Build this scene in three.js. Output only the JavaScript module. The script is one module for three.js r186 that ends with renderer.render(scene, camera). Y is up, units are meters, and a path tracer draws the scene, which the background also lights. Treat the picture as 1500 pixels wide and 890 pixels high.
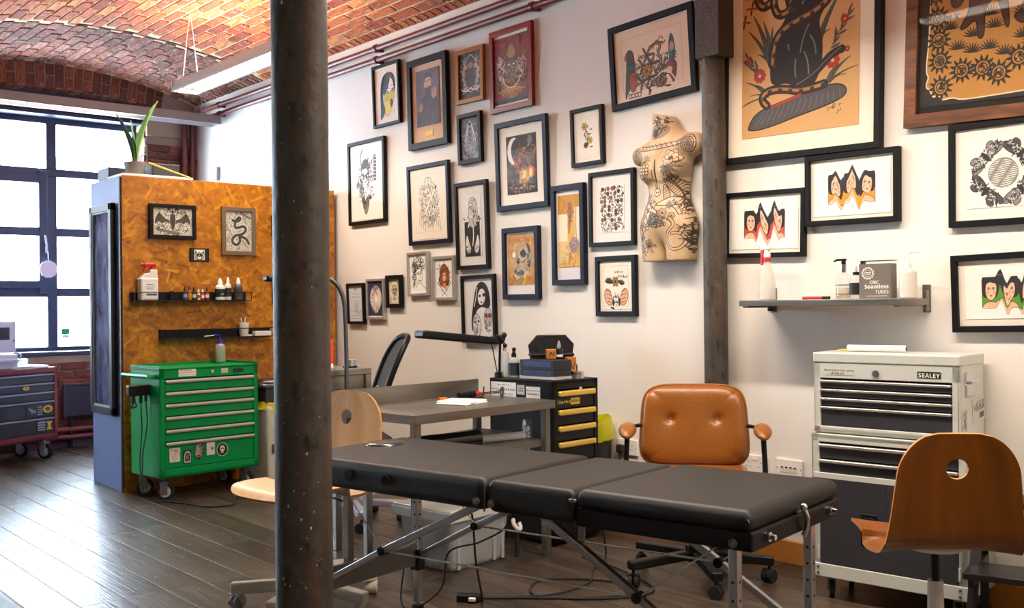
import * as THREE from 'three';
import { RoundedBoxGeometry } from 'three/addons/geometries/RoundedBoxGeometry.js';
import { mergeGeometries, mergeVertices } from 'three/addons/utils/BufferGeometryUtils.js';
import { MarchingCubes } from 'three/addons/objects/MarchingCubes.js';
import { RectAreaLightUniformsLib } from 'three/addons/lights/RectAreaLightUniformsLib.js';

// ---------------------------------------------------------------- camera, daylight, lamps, exposure
const scene = new THREE.Scene();
const V = (x, y, z) => new THREE.Vector3(x, y, z);
const camera = new THREE.PerspectiveCamera(33.05, 1500 / 890, 0.05, 60);
camera.position.set(0, 1.25, 4.2);
camera.up.set(0.0067, 1, -0.0078);
camera.lookAt(-0.7597, 1.251, 3.5498);
camera.updateMatrixWorld(true);
camera.focus = 4.6; camera.userData.fStop = 5.6;
const renderer = new THREE.WebGLRenderer({ antialias: true });
renderer.toneMapping = THREE.LinearToneMapping;
renderer.toneMappingExposure = 1.05;
renderer.shadowMap.enabled = true;
scene.background = new THREE.Color(0.68, 0.84, 1.0);           // bright overcast sky outside the windows
scene.backgroundIntensity = 38;
RectAreaLightUniformsLib.init();
const LAMP_DOWN = 122, LAMP_UP = 62, LAMP_COLOR = new THREE.Color(1.0, 0.89, 0.76);   // every ceiling luminaire shines down through its diffuser and up on the vault
const LUMINAIRES = [                                             // [x from, x to, z, height, share of the power]
  [-7.45, -5.65, 1.05, 2.87, 0.75], [-4.25, -3.0, 1.3, 2.8, 1.15], [-2.85, -1.05, 1.3, 2.8, 1.0], [-0.4, 1.4, 1.3, 2.8, 1.0],
];

// ---------------------------------------------------------------- helpers
function rng(seed) { let a = seed >>> 0; return () => { a = (a + 0x6d2b79f5) | 0; let t = Math.imul(a ^ (a >>> 15), 1 | a); t = (t + Math.imul(t ^ (t >>> 7), 61 | t)) ^ t; return ((t ^ (t >>> 14)) >>> 0) / 4294967296; }; }
const R = rng(7);
const taken = {};
function numbered(name) { const n = taken[name] = (taken[name] ?? -1) + 1; return n ? name + '_' + String(n).padStart(3, '0') : name; }
function tag(o, label, category, group) { o.userData.label = label; o.userData.category = category; if (group) o.userData.group = group; return o; }
function thing(name, label, category, pos = [0, 0, 0], turn = 0, group) {
  const o = new THREE.Group(); o.name = numbered(name); o.position.set(...pos); o.rotation.y = turn; scene.add(o);
  return tag(o, label, category, group);
}
function mesh(name, geo, mat) { const m = new THREE.Mesh(Array.isArray(geo) ? merge(geo) : geo, mat); m.name = name; m.castShadow = m.receiveShadow = true; return m; }
function part(parent, name, geo, mat, label) { const m = mesh(name, geo, mat); parent.add(m); if (label) m.userData.label = label; return m; }
function solo(name, label, category, geo, mat, pos = [0, 0, 0], turn = 0, group) {
  const m = mesh(numbered(name), geo, mat); m.position.set(...pos); m.rotation.y = turn; scene.add(m); return tag(m, label, category, group);
}
function parts(parent, name, geos, mat) { return geos.map((g) => part(parent, name, g, mat)); }
function struct(name, geo, mat) { const m = mesh(name, geo, mat); m.userData.kind = 'structure'; scene.add(m); return m; }
function copy(o, pos, turn, label) {
  const c = o.clone(); c.name = numbered(o.name.replace(/_\d+$/, '')); if (pos) c.position.set(...pos); if (turn !== undefined) c.rotation.y = turn;
  c.userData = { ...o.userData }; if (label) c.userData.label = label; scene.add(c); return c;
}
function merge(list) { return mergeGeometries(list.map((g) => { const q = g.index ? g.toNonIndexed() : g.clone(); for (const k of Object.keys(q.attributes)) if (!['position', 'normal', 'uv'].includes(k)) q.deleteAttribute(k); return q; })); }
const bx = (w, h, d, x = 0, y = 0, z = 0) => new THREE.BoxGeometry(w, h, d).translate(x, y, z);
const rb = (w, h, d, x = 0, y = 0, z = 0, r = 0.004, s = 2) => new RoundedBoxGeometry(w, h, d, s, Math.min(r, w / 2.01, h / 2.01, d / 2.01)).translate(x, y, z);
const cy = (r0, r1, h, x = 0, y = 0, z = 0, n = 24) => new THREE.CylinderGeometry(r0, r1, h, n).translate(x, y, z);       // r0 top, centred
const cz = (r, h, x = 0, y = 0, z = 0, n = 20) => new THREE.CylinderGeometry(r, r, h, n).rotateX(Math.PI / 2).translate(x, y, z);
const cx = (r, h, x = 0, y = 0, z = 0, n = 20) => new THREE.CylinderGeometry(r, r, h, n).rotateZ(Math.PI / 2).translate(x, y, z);
const sp = (r, x = 0, y = 0, z = 0, n = 16) => new THREE.SphereGeometry(r, n, n * 0.75 | 0).translate(x, y, z);
const la = (pts, x = 0, y = 0, z = 0, n = 28) => new THREE.LatheGeometry(pts.map((p) => new THREE.Vector2(p[0], p[1])), n).translate(x, y, z);
function rod(a, b, r, n = 10) {                                  // a round bar from a to b
  const A = V(...a), B = V(...b), d = B.clone().sub(A), g = new THREE.CylinderGeometry(r, r, d.length(), n);
  return g.applyQuaternion(new THREE.Quaternion().setFromUnitVectors(V(0, 1, 0), d.normalize())).translate(...A.add(B).multiplyScalar(0.5).toArray());
}
function beam(a, b, w, h, up = V(0, 1, 0), r = 0.003) {          // a square bar from a to b, w across, h along up
  const A = V(...a), B = V(...b), d = B.clone().sub(A), L = d.length(), x = d.normalize(), z = x.clone().cross(up).normalize(), y = z.clone().cross(x);
  return rb(L, h, w, 0, 0, 0, r).applyMatrix4(new THREE.Matrix4().makeBasis(x, y, z)).translate(...A.add(B).multiplyScalar(0.5).toArray());
}
const wire = (pts, r = 0.004, n = 40, closed = false, k = 6) => new THREE.TubeGeometry(new THREE.CatmullRomCurve3(pts.map((p) => V(...p)), closed, 'centripetal'), n, r, k, closed);
function shape(pts) { const s = new THREE.Shape(); pts.forEach((p, i) => (i ? s.lineTo(...p) : s.moveTo(...p))); s.closePath(); return s; }
const ext = (s, depth, bevel = 0) => new THREE.ExtrudeGeometry(s, { depth, bevelEnabled: bevel > 0, bevelSize: bevel, bevelThickness: bevel, bevelSegments: 2, curveSegments: 16 });
function worldUV(geo, s = 1) {                                   // box-mapped uv in metres times s
  const g = geo.index ? geo.toNonIndexed() : geo; g.computeVertexNormals();
  const p = g.attributes.position, n = g.attributes.normal, uv = new Float32Array(p.count * 2);
  for (let i = 0; i < p.count; i++) {
    const ax = Math.abs(n.getX(i)), ay = Math.abs(n.getY(i)), az = Math.abs(n.getZ(i));
    const [u, v] = ay > ax && ay > az ? [p.getX(i), p.getZ(i)] : ax > az ? [p.getZ(i), p.getY(i)] : [p.getX(i), p.getY(i)];
    uv[2 * i] = u * s; uv[2 * i + 1] = v * s;
  }
  g.setAttribute('uv', new THREE.BufferAttribute(uv, 2)); return g;
}

// ---------------------------------------------------------------- textures
function noise2(seed, period) {                                  // tileable value noise
  const r = rng(seed), t = Float32Array.from({ length: period * period }, () => r());
  return (x, y) => {
    const xi = Math.floor(x), yi = Math.floor(y), fx = x - xi, fy = y - yi, sx = fx * fx * (3 - 2 * fx), sy = fy * fy * (3 - 2 * fy), m = (k) => ((k % period) + period) % period;
    const a = t[m(yi) * period + m(xi)], b = t[m(yi) * period + m(xi + 1)], c = t[m(yi + 1) * period + m(xi)], d = t[m(yi + 1) * period + m(xi + 1)];
    return a + (b - a) * sx + (c - a) * sy + (a - b - c + d) * sx * sy;
  };
}
function fbm(seed, period = 8, oct = 5) {
  const ns = Array.from({ length: oct }, (_, i) => noise2(seed + i * 31, period << i));
  return (u, v) => { let s = 0, a = 0.5, t = 0; for (let i = 0; i < oct; i++) { s += a * ns[i](u * (period << i), v * (period << i)); t += a; a *= 0.55; } return s / t; };
}
function dataTex(w, h, fn, color = true, rep) {
  const d = new Uint8Array(w * h * 4);
  for (let y = 0; y < h; y++) for (let x = 0; x < w; x++) { const c = fn(x / w, y / h), i = (y * w + x) * 4; d[i] = Math.max(0, Math.min(255, c[0])); d[i + 1] = Math.max(0, Math.min(255, c[1])); d[i + 2] = Math.max(0, Math.min(255, c[2])); d[i + 3] = 255; }
  const t = new THREE.DataTexture(d, w, h); t.magFilter = THREE.LinearFilter; t.wrapS = t.wrapT = THREE.RepeatWrapping; if (color) t.colorSpace = THREE.SRGBColorSpace; if (rep) t.repeat.set(...rep); t.needsUpdate = true; return t;
}
const mixc = (a, b, t) => [a[0] + (b[0] - a[0]) * t, a[1] + (b[1] - a[1]) * t, a[2] + (b[2] - a[2]) * t];
const clamp = (x, a = 0, b = 1) => Math.max(a, Math.min(b, x));
const f1 = fbm(11, 8, 5), f2 = fbm(23, 4, 6), f3 = fbm(37, 16, 4);
const bumpFine = dataTex(256, 256, (u, v) => { const k = 255 * f3(u, v); return [k, k, k]; }, false);
const bumpCoarse = dataTex(256, 256, (u, v) => { const k = 255 * f2(u, v); return [k, k, k]; }, false);
const std = (color, roughness = 0.6, metalness = 0, more = {}) => new THREE.MeshStandardMaterial({ color, roughness, metalness, ...more });
const phys = (color, roughness, metalness, more) => new THREE.MeshPhysicalMaterial({ color, roughness, metalness, ...more });
const rep = (t, x, y) => { const c = t.clone(); c.repeat.set(x, y); c.needsUpdate = true; return c; };
function canvasTex(w, h, draw, flip = true) {
  const c = document.createElement('canvas'); c.width = w; c.height = h; const g = c.getContext('2d'); draw(g, w, h);
  const t = new THREE.CanvasTexture(c); t.colorSpace = THREE.SRGBColorSpace; return t;
}

// ---------------------------------------------------------------- shared materials
const M = {
  white: std('#e9e5df', 0.55), offwhite: std('#e2ddd0', 0.5), black: phys('#111113', 0.5, 0, { specularIntensity: 0.5 }), matte: phys('#18171a', 0.75, 0, { specularIntensity: 0.5 }), blackPlastic: phys('#101012', 0.4, 0, { specularIntensity: 0.6 }),
  chrome: std('#d8d8da', 0.16, 1), alu: std('#d2d5da', 0.3, 1), aluDull: std('#8f9094', 0.5, 1), rubber: std('#17171a', 0.8), grey: std('#6d6f74', 0.6), lightGrey: std('#b3b4b8', 0.5),
  red: std('#c3221f', 0.4), yellow: std('#e0b400', 0.5), gold: std('#d6b24a', 0.3, 0.75), brass: std('#8f6a28', 0.35, 0.9),
  paper: std('#f1efe9', 0.85), clear: phys('#f4f6f6', 0.06, 0, { transmission: 1, thickness: 0, ior: 1.45 }), frost: phys('#eef1f2', 0.45, 0, { transmission: 0.75, thickness: 0, ior: 1.4 }),
  glass: phys('#ffffff', 0.02, 0, { transmission: 1, thickness: 0, ior: 1.5 }), label: std('#26282b', 0.6), pink: std('#c9b59c', 0.7),
};

// ---------------------------------------------------------------- floor of grey-brown planks running along the gallery wall
{
  const grain = (seed, base, dark) => dataTex(512, 96, (u, v) => {
    const n = fbm0(u * 0.5, v, seed), k = clamp((n - 0.32) * 2.1);
    return mixc(dark, base, k);
  });
  const gA = fbm(51, 4, 6), gB = fbm(52, 16, 4);
  function fbm0(u, v, s) { const w = gA(u + s * 0.37, v * 0.6 + s * 0.11); return 0.62 * gB(u * 0.35 + s * 0.3 + w * 0.05, v * 1.4 + w * 0.2) + 0.38 * w; }
  const rough = dataTex(256, 128, (u, v) => { const k = 58 + 62 * f1(u * 2, v); return [k, k, k]; }, false);
  const bump = dataTex(512, 128, (u, v) => { const k = 255 * gB(u * 0.4, v * 1.6); return [k, k, k]; }, false);
  const mats = [];
  const tones = [['#5a4d42', '#30261d'], ['#625449', '#372c23'], ['#50443a', '#2a2018'], ['#66594c', '#3a2f26'], ['#54463a', '#2e2319'], ['#5d5044', '#342920']];
  tones.forEach(([a, b], i) => { const A = new THREE.Color(a), B = new THREE.Color(b), h = (c) => [c.r, c.g, c.b].map((x) => 255 * Math.pow(x, 1 / 2.2));
    mats.push(new THREE.MeshStandardMaterial({ map: grain(i + 1, h(A), h(B)), roughness: 1, roughnessMap: rough, bumpMap: bump, bumpScale: 0.0009 })); });
  const base = bx(14, 0.1, 9, -3.4, -0.056, 4.2);
  const floor = struct('floor', base, std('#231d19', 0.8));
  const L = 1.32, W = 0.186, geos = [rb(L - 0.003, 0.012, W - 0.003, 0, -0.006, 0, 0.0016, 1)];
  const r = rng(5), rest = [];
  for (let j = 0; j < 46; j++) {
    const off = r() * L;
    for (let x = -10.4 + off; x < 3; x += L) {
      const z = j * W + W / 2, cx0 = x + L / 2; if (cx0 < -10.2) continue;
      const m = mats[r() * 6 | 0];
      const c = V(cx0, 0, z).project(camera), seen = z < 4.0 && cx0 < -0.9;
      if (seen) { const p = part(floor, 'plank', geos[0], m); p.position.set(cx0, 0, z); if (r() < 0.5) p.rotation.y = Math.PI; } else rest.push([cx0, z]);
    }
  }
  const im = new THREE.InstancedMesh(geos[0], mats[1], rest.length); im.name = 'far_planks'; im.userData.kind = 'stuff'; im.receiveShadow = true;
  const q = new THREE.Matrix4(); rest.forEach(([x, z], i) => { im.setMatrixAt(i, q.makeTranslation(x, 0, z)); }); floor.add(im);
}

// ---------------------------------------------------------------- brick
const brickMats = [], paleBrick = [], darkBrick = [];
{
  const mk = (hex, list, seed, whiten = 0, soot = 0) => {
    const C = new THREE.Color(hex), c = [C.r, C.g, C.b].map((x) => 255 * Math.pow(x, 1 / 2.2)), n = fbm(seed, 4, 5), n2 = fbm(seed + 9, 8, 4);
    const t = dataTex(96, 48, (u, v) => { const k = n(u, v), w = clamp((n2(u, v) - 0.6 + whiten) * 5), s = clamp((n(v, u) - 0.62 + soot) * 5); let o = mixc([c[0] * 0.62, c[1] * 0.56, c[2] * 0.55], [c[0] * 1.15, c[1] * 1.15, c[2] * 1.12], k); o = mixc(o, [60, 46, 40], s * 0.8); return mixc(o, [206, 186, 168], w * 0.75); });
    list.push(new THREE.MeshStandardMaterial({ map: t, roughness: 0.88, bumpMap: bumpFine, bumpScale: 0.003 }));
  };
  ['#c4652f', '#b85424', '#cf7638', '#a84820', '#c05c2a', '#b8602f', '#d08444', '#9b4022'].forEach((h, i) => mk(h, brickMats, 100 + i * 13, i % 3 === 0 ? 0.06 : -0.04, i % 4 === 1 ? 0.03 : -0.1));
  ['#8c4634', '#753a2b', '#97523e', '#663226', '#834636', '#9a6250'].forEach((h, i) => mk(h, paleBrick, 300 + i * 17, 0.03, 0.04));
  ['#8a3b2b', '#74301f', '#97452f', '#632a22', '#7d3527'].forEach((h, i) => mk(h, darkBrick, 500 + i * 19, -0.05, 0.0));
}
const brickGeo = (() => {                                        // four slightly uneven bricks, 1 x 1 x 1 before scaling
  const out = [];
  for (let k = 0; k < 4; k++) {
    const g = rb(1, 1, 1, 0, 0, 0, 0.045, 1), p = g.attributes.position, r = rng(40 + k), o = Array.from({ length: 8 }, () => [(r() - 0.5) * 0.04, (r() - 0.5) * 0.09, (r() - 0.5) * 0.14]);
    for (let i = 0; i < p.count; i++) { const c = o[(p.getX(i) > 0 ? 1 : 0) + (p.getY(i) > 0 ? 2 : 0) + (p.getZ(i) > 0 ? 4 : 0)]; p.setXYZ(i, p.getX(i) + c[0], p.getY(i) + c[1], p.getZ(i) + c[2]); }
    g.computeVertexNormals(); out.push(g);
  }
  return out;
})();
const pick = (list, r) => list[Math.floor(r() * list.length)];
function brick(parent, l, h, d, pos, basis, mat, r) {
  const m = part(parent, 'brick', pick(brickGeo, r), mat); m.scale.set(l, h, d); m.position.set(...pos);
  if (basis) m.quaternion.setFromRotationMatrix(basis); return m;
}

// ---------------------------------------------------------------- vaulted brick ceiling on iron beams
const RISE = 0.23, SPAN = 2.72, VR = (SPAN * SPAN / 4 + RISE * RISE) / (2 * RISE), VY = 3.25 + RISE - VR;
const arc = (z) => VY + Math.sqrt(Math.max(0, VR * VR - (z - SPAN / 2) ** 2));
{
  const mortar = std('#cdb793', 0.95, 0, { bumpMap: bumpCoarse, bumpScale: 0.01 });
  const s = new THREE.Shape(), N = 28;
  s.moveTo(-0.3, 3.9);
  for (let bay = 0; bay < 3; bay++) for (let i = 0; i <= N; i++) { const z = i / N * SPAN; s.lineTo(bay * (SPAN + 0.06) + z, arc(z) - 0.012); }
  s.lineTo(8.7, 3.9); s.closePath();
  const g = ext(s, 13.6); g.rotateY(-Math.PI / 2);             // x of the shape becomes z of the room, the depth runs towards -x
  g.translate(3.3, 0, 0);
  const ceiling = struct('ceiling', worldUV(g, 1), mortar);
  const r = rng(77), list = [], CR = 0.088, LB = 0.3;
  const a0 = Math.asin((SPAN / 2) / VR), n = Math.floor(2 * a0 * VR / CR);
  for (let j = 0; j < n; j++) {
    const a = -a0 + (j + 0.5) * (2 * a0 / n), z = SPAN / 2 + Math.sin(a) * VR, y = VY + Math.cos(a) * VR;
    for (let i = 0; i < (j ? 34 : 125); i++) {
      const edge = j === 0, x = edge ? -9.6 + i * 0.08 : -9.62 + i * LB + (j % 2) * LB / 2 + (r() - 0.5) * 0.02; if (x > 0.2) break;
      const half = edge ? 0.032 : LB / 2 - 0.009; let lo = x - half, hi = x + half;   // bricks stop at the open joint across the vault
      if (x < -8.2) hi = Math.min(hi, -8.222); else lo = Math.max(lo, -8.178); if (hi - lo < 0.04) continue;
      const p = V((lo + hi) / 2, y, z), c = p.clone().project(camera), d = p.distanceTo(camera.position);
      list.push({ x: p.x, y, z, a, l: hi - lo, old: x < -8.2, inside: Math.abs(c.x) < 1.04 && c.y < 1.05 && c.y > -1, d, s: r() });
    }
  }
  const big = list.filter((b) => b.inside).sort((p, q) => p.d - q.d).slice(0, 300), set = new Set(big), rest = list.filter((b) => !set.has(b));
  const basis = (b) => new THREE.Matrix4().makeBasis(V(1, 0, 0), V(0, -Math.sin(b.a), Math.cos(b.a)), V(0, -Math.cos(b.a), -Math.sin(b.a)));
  for (const b of big) brick(ceiling, b.l - r() * 0.008, b.old ? CR - 0.007 - r() * 0.004 : CR - 0.015 - r() * 0.006, 0.04 + r() * 0.01, [b.x, b.y, b.z], basis(b), pick(b.old ? paleBrick : brickMats, r), r);
  const sc = new THREE.Matrix4(), m = new THREE.Matrix4(), groups = [[rest.filter((b) => b.old), paleBrick[2]], [rest.filter((b) => !b.old && b.s < 0.5), brickMats[0]], [rest.filter((b) => !b.old && b.s >= 0.5), brickMats[3]]];
  for (const [bs, mat] of groups) {
    const im = new THREE.InstancedMesh(brickGeo[1], mat, bs.length); im.name = 'far_bricks'; im.userData.kind = 'stuff';
    bs.forEach((b, i) => { m.copy(basis(b)).setPosition(b.x, b.y, b.z); im.setMatrixAt(i, m.multiply(sc.makeScale(b.l - 0.004, b.old ? CR - 0.009 : CR - 0.017, 0.04 + b.s * 0.01))); const k = 0.75 + 0.5 * r(); im.setColorAt(i, new THREE.Color(k, k * (0.92 + 0.1 * r()), k * 0.95)); });
    ceiling.add(im);
  }
  // stretch where the open joint crosses the vault: recessed dark strip
  const crack = []; for (let i = 2; i < 18; i++) { const z = i / N * SPAN; crack.push([-8.2 + 0.012 * Math.sin(i * 1.7), arc(z) - 0.009, z]); }
  part(ceiling, 'open_joint', wire(crack, 0.012, 60), std('#2b211b', 0.95));
  struct('ceiling_beam', [rb(13.2, 0.03, 0.2, -3.4, 3.14, SPAN + 0.03, 0.004), rb(13.2, 0.16, 0.03, -3.4, 3.23, SPAN + 0.03, 0.004)], std('#4a4542', 0.6, 0.3));
}

// ---------------------------------------------------------------- walls
const plaster = new THREE.MeshStandardMaterial({ color: '#e6e0d8', roughness: 0.72, bumpMap: rep(bumpCoarse, 1, 1), bumpScale: 0.002 });
{
  const wb = struct('wall_back', worldUV(bx(13.4, 3.9, 0.3, -3.3, 1.95, -0.15), 0.7), plaster);
  struct('wall_right', worldUV(bx(0.3, 3.9, 9, 3.3, 1.95, 4.1), 0.7), plaster);
  struct('wall_front', worldUV(bx(13.4, 3.9, 0.3, -3.3, 1.95, 8.55), 0.7), plaster);
  // skirting of varnished wood
  const wood = std('#b9762c', 0.4);
  struct('baseboard_back', rb(12, 0.11, 0.02, -3.5, 0.055, 0.012, 0.004), wood);
}
// window wall: thick brick with arched openings
const WX = -9.7, win = { z0: 0.48, z1: 2.13, y0: 0.86, spring: 3.2, top: 3.262 };
{
  const s = shape([[-0.2, -0.1], [8.7, -0.1], [8.7, 3.95], [-0.2, 3.95]]);
  for (const dz of [0, SPAN + 0.06]) {
    const h = new THREE.Path(), N = 14; h.moveTo(win.z0 + dz, win.y0); h.lineTo(win.z1 + dz, win.y0); h.lineTo(win.z1 + dz, win.spring);
    for (let i = 1; i < N; i++) { const t = 1 - i / N; h.lineTo(win.z0 + dz + t * (win.z1 - win.z0), win.spring + (win.top - win.spring) * (1 - (2 * t - 1) ** 2)); }
    h.lineTo(win.z0 + dz, win.spring); h.closePath(); s.holes.push(h);
  }
  const g = ext(s, 0.34); g.rotateY(-Math.PI / 2); g.translate(WX, 0, 0);
  const wl = struct('wall_left', worldUV(g, 1), std('#8f7a6a', 0.95, 0, { bumpMap: bumpCoarse, bumpScale: 0.008 }));
  const r = rng(91), B = new THREE.Matrix4().makeBasis(V(0, 0, 1), V(0, 1, 0), V(-1, 0, 0));
  const row = (y, za, zb, mats, odd, list = wl) => {
    for (let z = za - (odd ? 0.115 : 0); z < zb - 0.03; z += 0.229) {
      const a = Math.max(za, z), b = Math.min(zb, z + 0.229); if (b - a < 0.05) continue;
      brick(list, b - a - 0.012, 0.064, 0.03, [WX + 0.004, y, (a + b) / 2], B, pick(mats, r), r);
    }
  };
  for (let j = 0; j < 37; j++) row(0.04 + j * 0.0765, 0.03, win.z0, j > 22 ? darkBrick : brickMats, j % 2);      // pier beside the window
  for (let j = 0; j < 10; j++) row(0.05 + j * 0.0765, win.z0, 2.4, darkBrick, j % 2);                             // below the sill
  const pad = part(wl, 'padstone', rb(0.06, 0.24, 0.47, WX + 0.006, 3.02, 0.25, 0.01), std('#9c8b76', 0.9, 0, { bumpMap: bumpCoarse, bumpScale: 0.006 }));
  // white-washed reveal at the side of the window, one brick deep
  const Bz = new THREE.Matrix4().makeBasis(V(1, 0, 0), V(0, 1, 0), V(0, 0, 1)), wash = std('#d9cfc6', 0.8, 0, { bumpMap: bumpFine, bumpScale: 0.003 });
  for (let j = 0; j < 14; j++) brick(wl, 0.2, 0.066, 0.03, [WX - 0.11, 2.0 + j * 0.0765, win.z0 + 0.004], Bz, j % 3 ? wash : paleBrick[j % 6], r);
  // arch ring: a full brick on end, then two halves, all the way round
  const n = 25, ringBrick = rb(1, 1, 1, 0, 0, 0, 0.03, 1);
  for (let i = 0; i < n; i++) {
    const t = (i + 0.5) / n, z = 0.33 + t * 2.04, k = (z - (win.z0 + win.z1) / 2) / 0.825, yb = win.top - 0.004 - 0.06 * k * k, a = -Math.atan(2 * k * 0.06 / 0.825);
    const up = V(0, Math.cos(a), -Math.sin(a)), along = V(0, Math.sin(a), Math.cos(a)), bas = new THREE.Matrix4().makeBasis(up, along, V(1, 0, 0));
    const put = (len, mid) => { const m = brick(wl, len, 0.07, 0.22, [WX - 0.098, yb + Math.cos(a) * mid, z - Math.sin(a) * mid], bas, pick(darkBrick, r), r); m.geometry = ringBrick; };
    { const m = brick(wl, 0.02, 0.076, 0.22, [WX - 0.1, yb - 0.006, z], bas, pick(paleBrick, r), r); m.geometry = ringBrick; }
    if (i % 2) put(0.2, 0.105); else { put(0.094, 0.052); put(0.094, 0.156); }
  }
}
// steel windows
function steelWindow(name, dz) {
  const f = std('#2c3350', 0.45, 0.2), X = -9.95, g = [], z0 = win.z0 + dz, z1 = win.z1 + dz, bar = (za, zb, ya, yb, d = 0.05) => g.push(rb(d, yb - ya, zb - za, X, (ya + yb) / 2, (za + zb) / 2, 0.006, 1));
  const mid = [1.232 + dz, 1.322 + dz];
  bar(z0 - 0.02, z0 + 0.05, win.y0, 3.2); bar(z1 - 0.05, z1 + 0.02, win.y0, 3.2); bar(...mid, win.y0, 3.2);
  bar(z0, z1, win.y0, 0.91, 0.07); bar(z0, z1, 2.475, 2.55, 0.06); bar(z0, z1, 2.96, 3.26, 0.06);
  bar(z0, mid[0], 1.925, 2.005, 0.04); bar(z0, mid[0], 1.372, 1.45, 0.04); bar(mid[1], z1, 1.366, 1.45, 0.05);
  // opening light, its frame proud of the rest
  g.push(rb(0.05, 1.12, 0.075, X + 0.034, 1.965, mid[1] + 0.04, 0.006), rb(0.05, 1.12, 0.06, X + 0.034, 1.965, z1 - 0.08, 0.006), rb(0.05, 0.075, z1 - mid[1] - 0.14, X + 0.03, 2.445, (mid[1] + z1) / 2 - 0.02, 0.006), rb(0.05, 0.075, z1 - mid[1] - 0.14, X + 0.03, 1.48, (mid[1] + z1) / 2 - 0.02, 0.006), rb(0.04, 0.08, z1 - mid[1] - 0.1, X + 0.03, 1.964, (mid[1] + z1) / 2 - 0.02, 0.006));
  // ledge along the head
  g.push(rb(0.22, 0.03, z1 - z0 + 0.02, X + 0.1, 3.03, (z0 + z1) / 2, 0.006));
  const w = struct(name, g, f);
  for (const [za, zb] of [[z0, mid[0]], [mid[1], z1]]) for (const [ya, yb] of [[0.91, 1.372], [1.45, 1.925], [2.005, 2.475], [2.55, 2.96]]) part(w, 'pane', bx(0.004, yb - ya, zb - za, X - 0.005, (ya + yb) / 2, (za + zb) / 2), M.glass);
  part(w, 'sill', rb(0.3, 0.035, z1 - z0, X + 0.12, win.y0 - 0.005, (z0 + z1) / 2, 0.008), std('#2d3146', 0.4));
  part(w, 'handle', [rb(0.02, 0.06, 0.02, X + 0.075, 1.8, mid[1] + 0.02, 0.004), rod([X + 0.09, 1.82, mid[1] + 0.02], [X + 0.09, 1.93, mid[1] + 0.035], 0.009)], M.lightGrey);
  return w;
}
steelWindow('window_1', 0); steelWindow('window_2', SPAN + 0.06);

// ---------------------------------------------------------------- red heating pipes
{
  const paint = std('#6b2a2a', 0.38);
  const run = (name, label, y) => {
    const t = thing(name, label, 'pipe');
    part(t, 'tube', rod([-9.62, y, 0.06], [1.5, y, 0.06], 0.021, 14), paint);
    for (const x of [-9.0, -7.85, -6.34, -4.62, -2.9]) part(t, 'clamp', [cx(0.029, 0.03, x, y, 0.06), rb(0.03, 0.02, 0.06, x, y - 0.012, 0.03, 0.003)], paint);
  };
  run('heating_pipe', 'upper dark red pipe running along the white wall below the brick vault', 3.14);
  run('heating_pipe', 'lower dark red pipe running along the white wall, just above the picture frames', 3.055);
  [['left one of two dark red pipes in the corner beside the brick pier', 0.13], ['right one of two dark red pipes in the corner, next to the white wall', 0.05]].forEach(([l, z], i) => {
    const t = thing('corner_pipe', l, 'pipe', [WX + 0.07, 0, z]);
    part(t, 'tube', rod([0, 0, 0], [0, 3.06 + i * 0.08, 0], 0.026, 14), paint);
    for (const y of [0.9, 2.68]) part(t, 'clamp', cy(0.036, 0.036, 0.03, 0, y, 0), paint);
  });
  for (const [y, l] of [[0.1, 'lower dark red heating pipe along the foot of the brick under the window'], [0.17, 'upper dark red heating pipe along the foot of the brick under the window']])
    solo('radiator_pipe', l, 'pipe', rod([WX + 0.07, y, 0.2], [WX + 0.07, y, 4.6], 0.024, 12), paint);
  struct('baseboard_left', rb(0.025, 0.09, 4.5, WX + 0.032, 0.045, 2.3, 0.005), std('#4a342e', 0.7));
}

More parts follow.
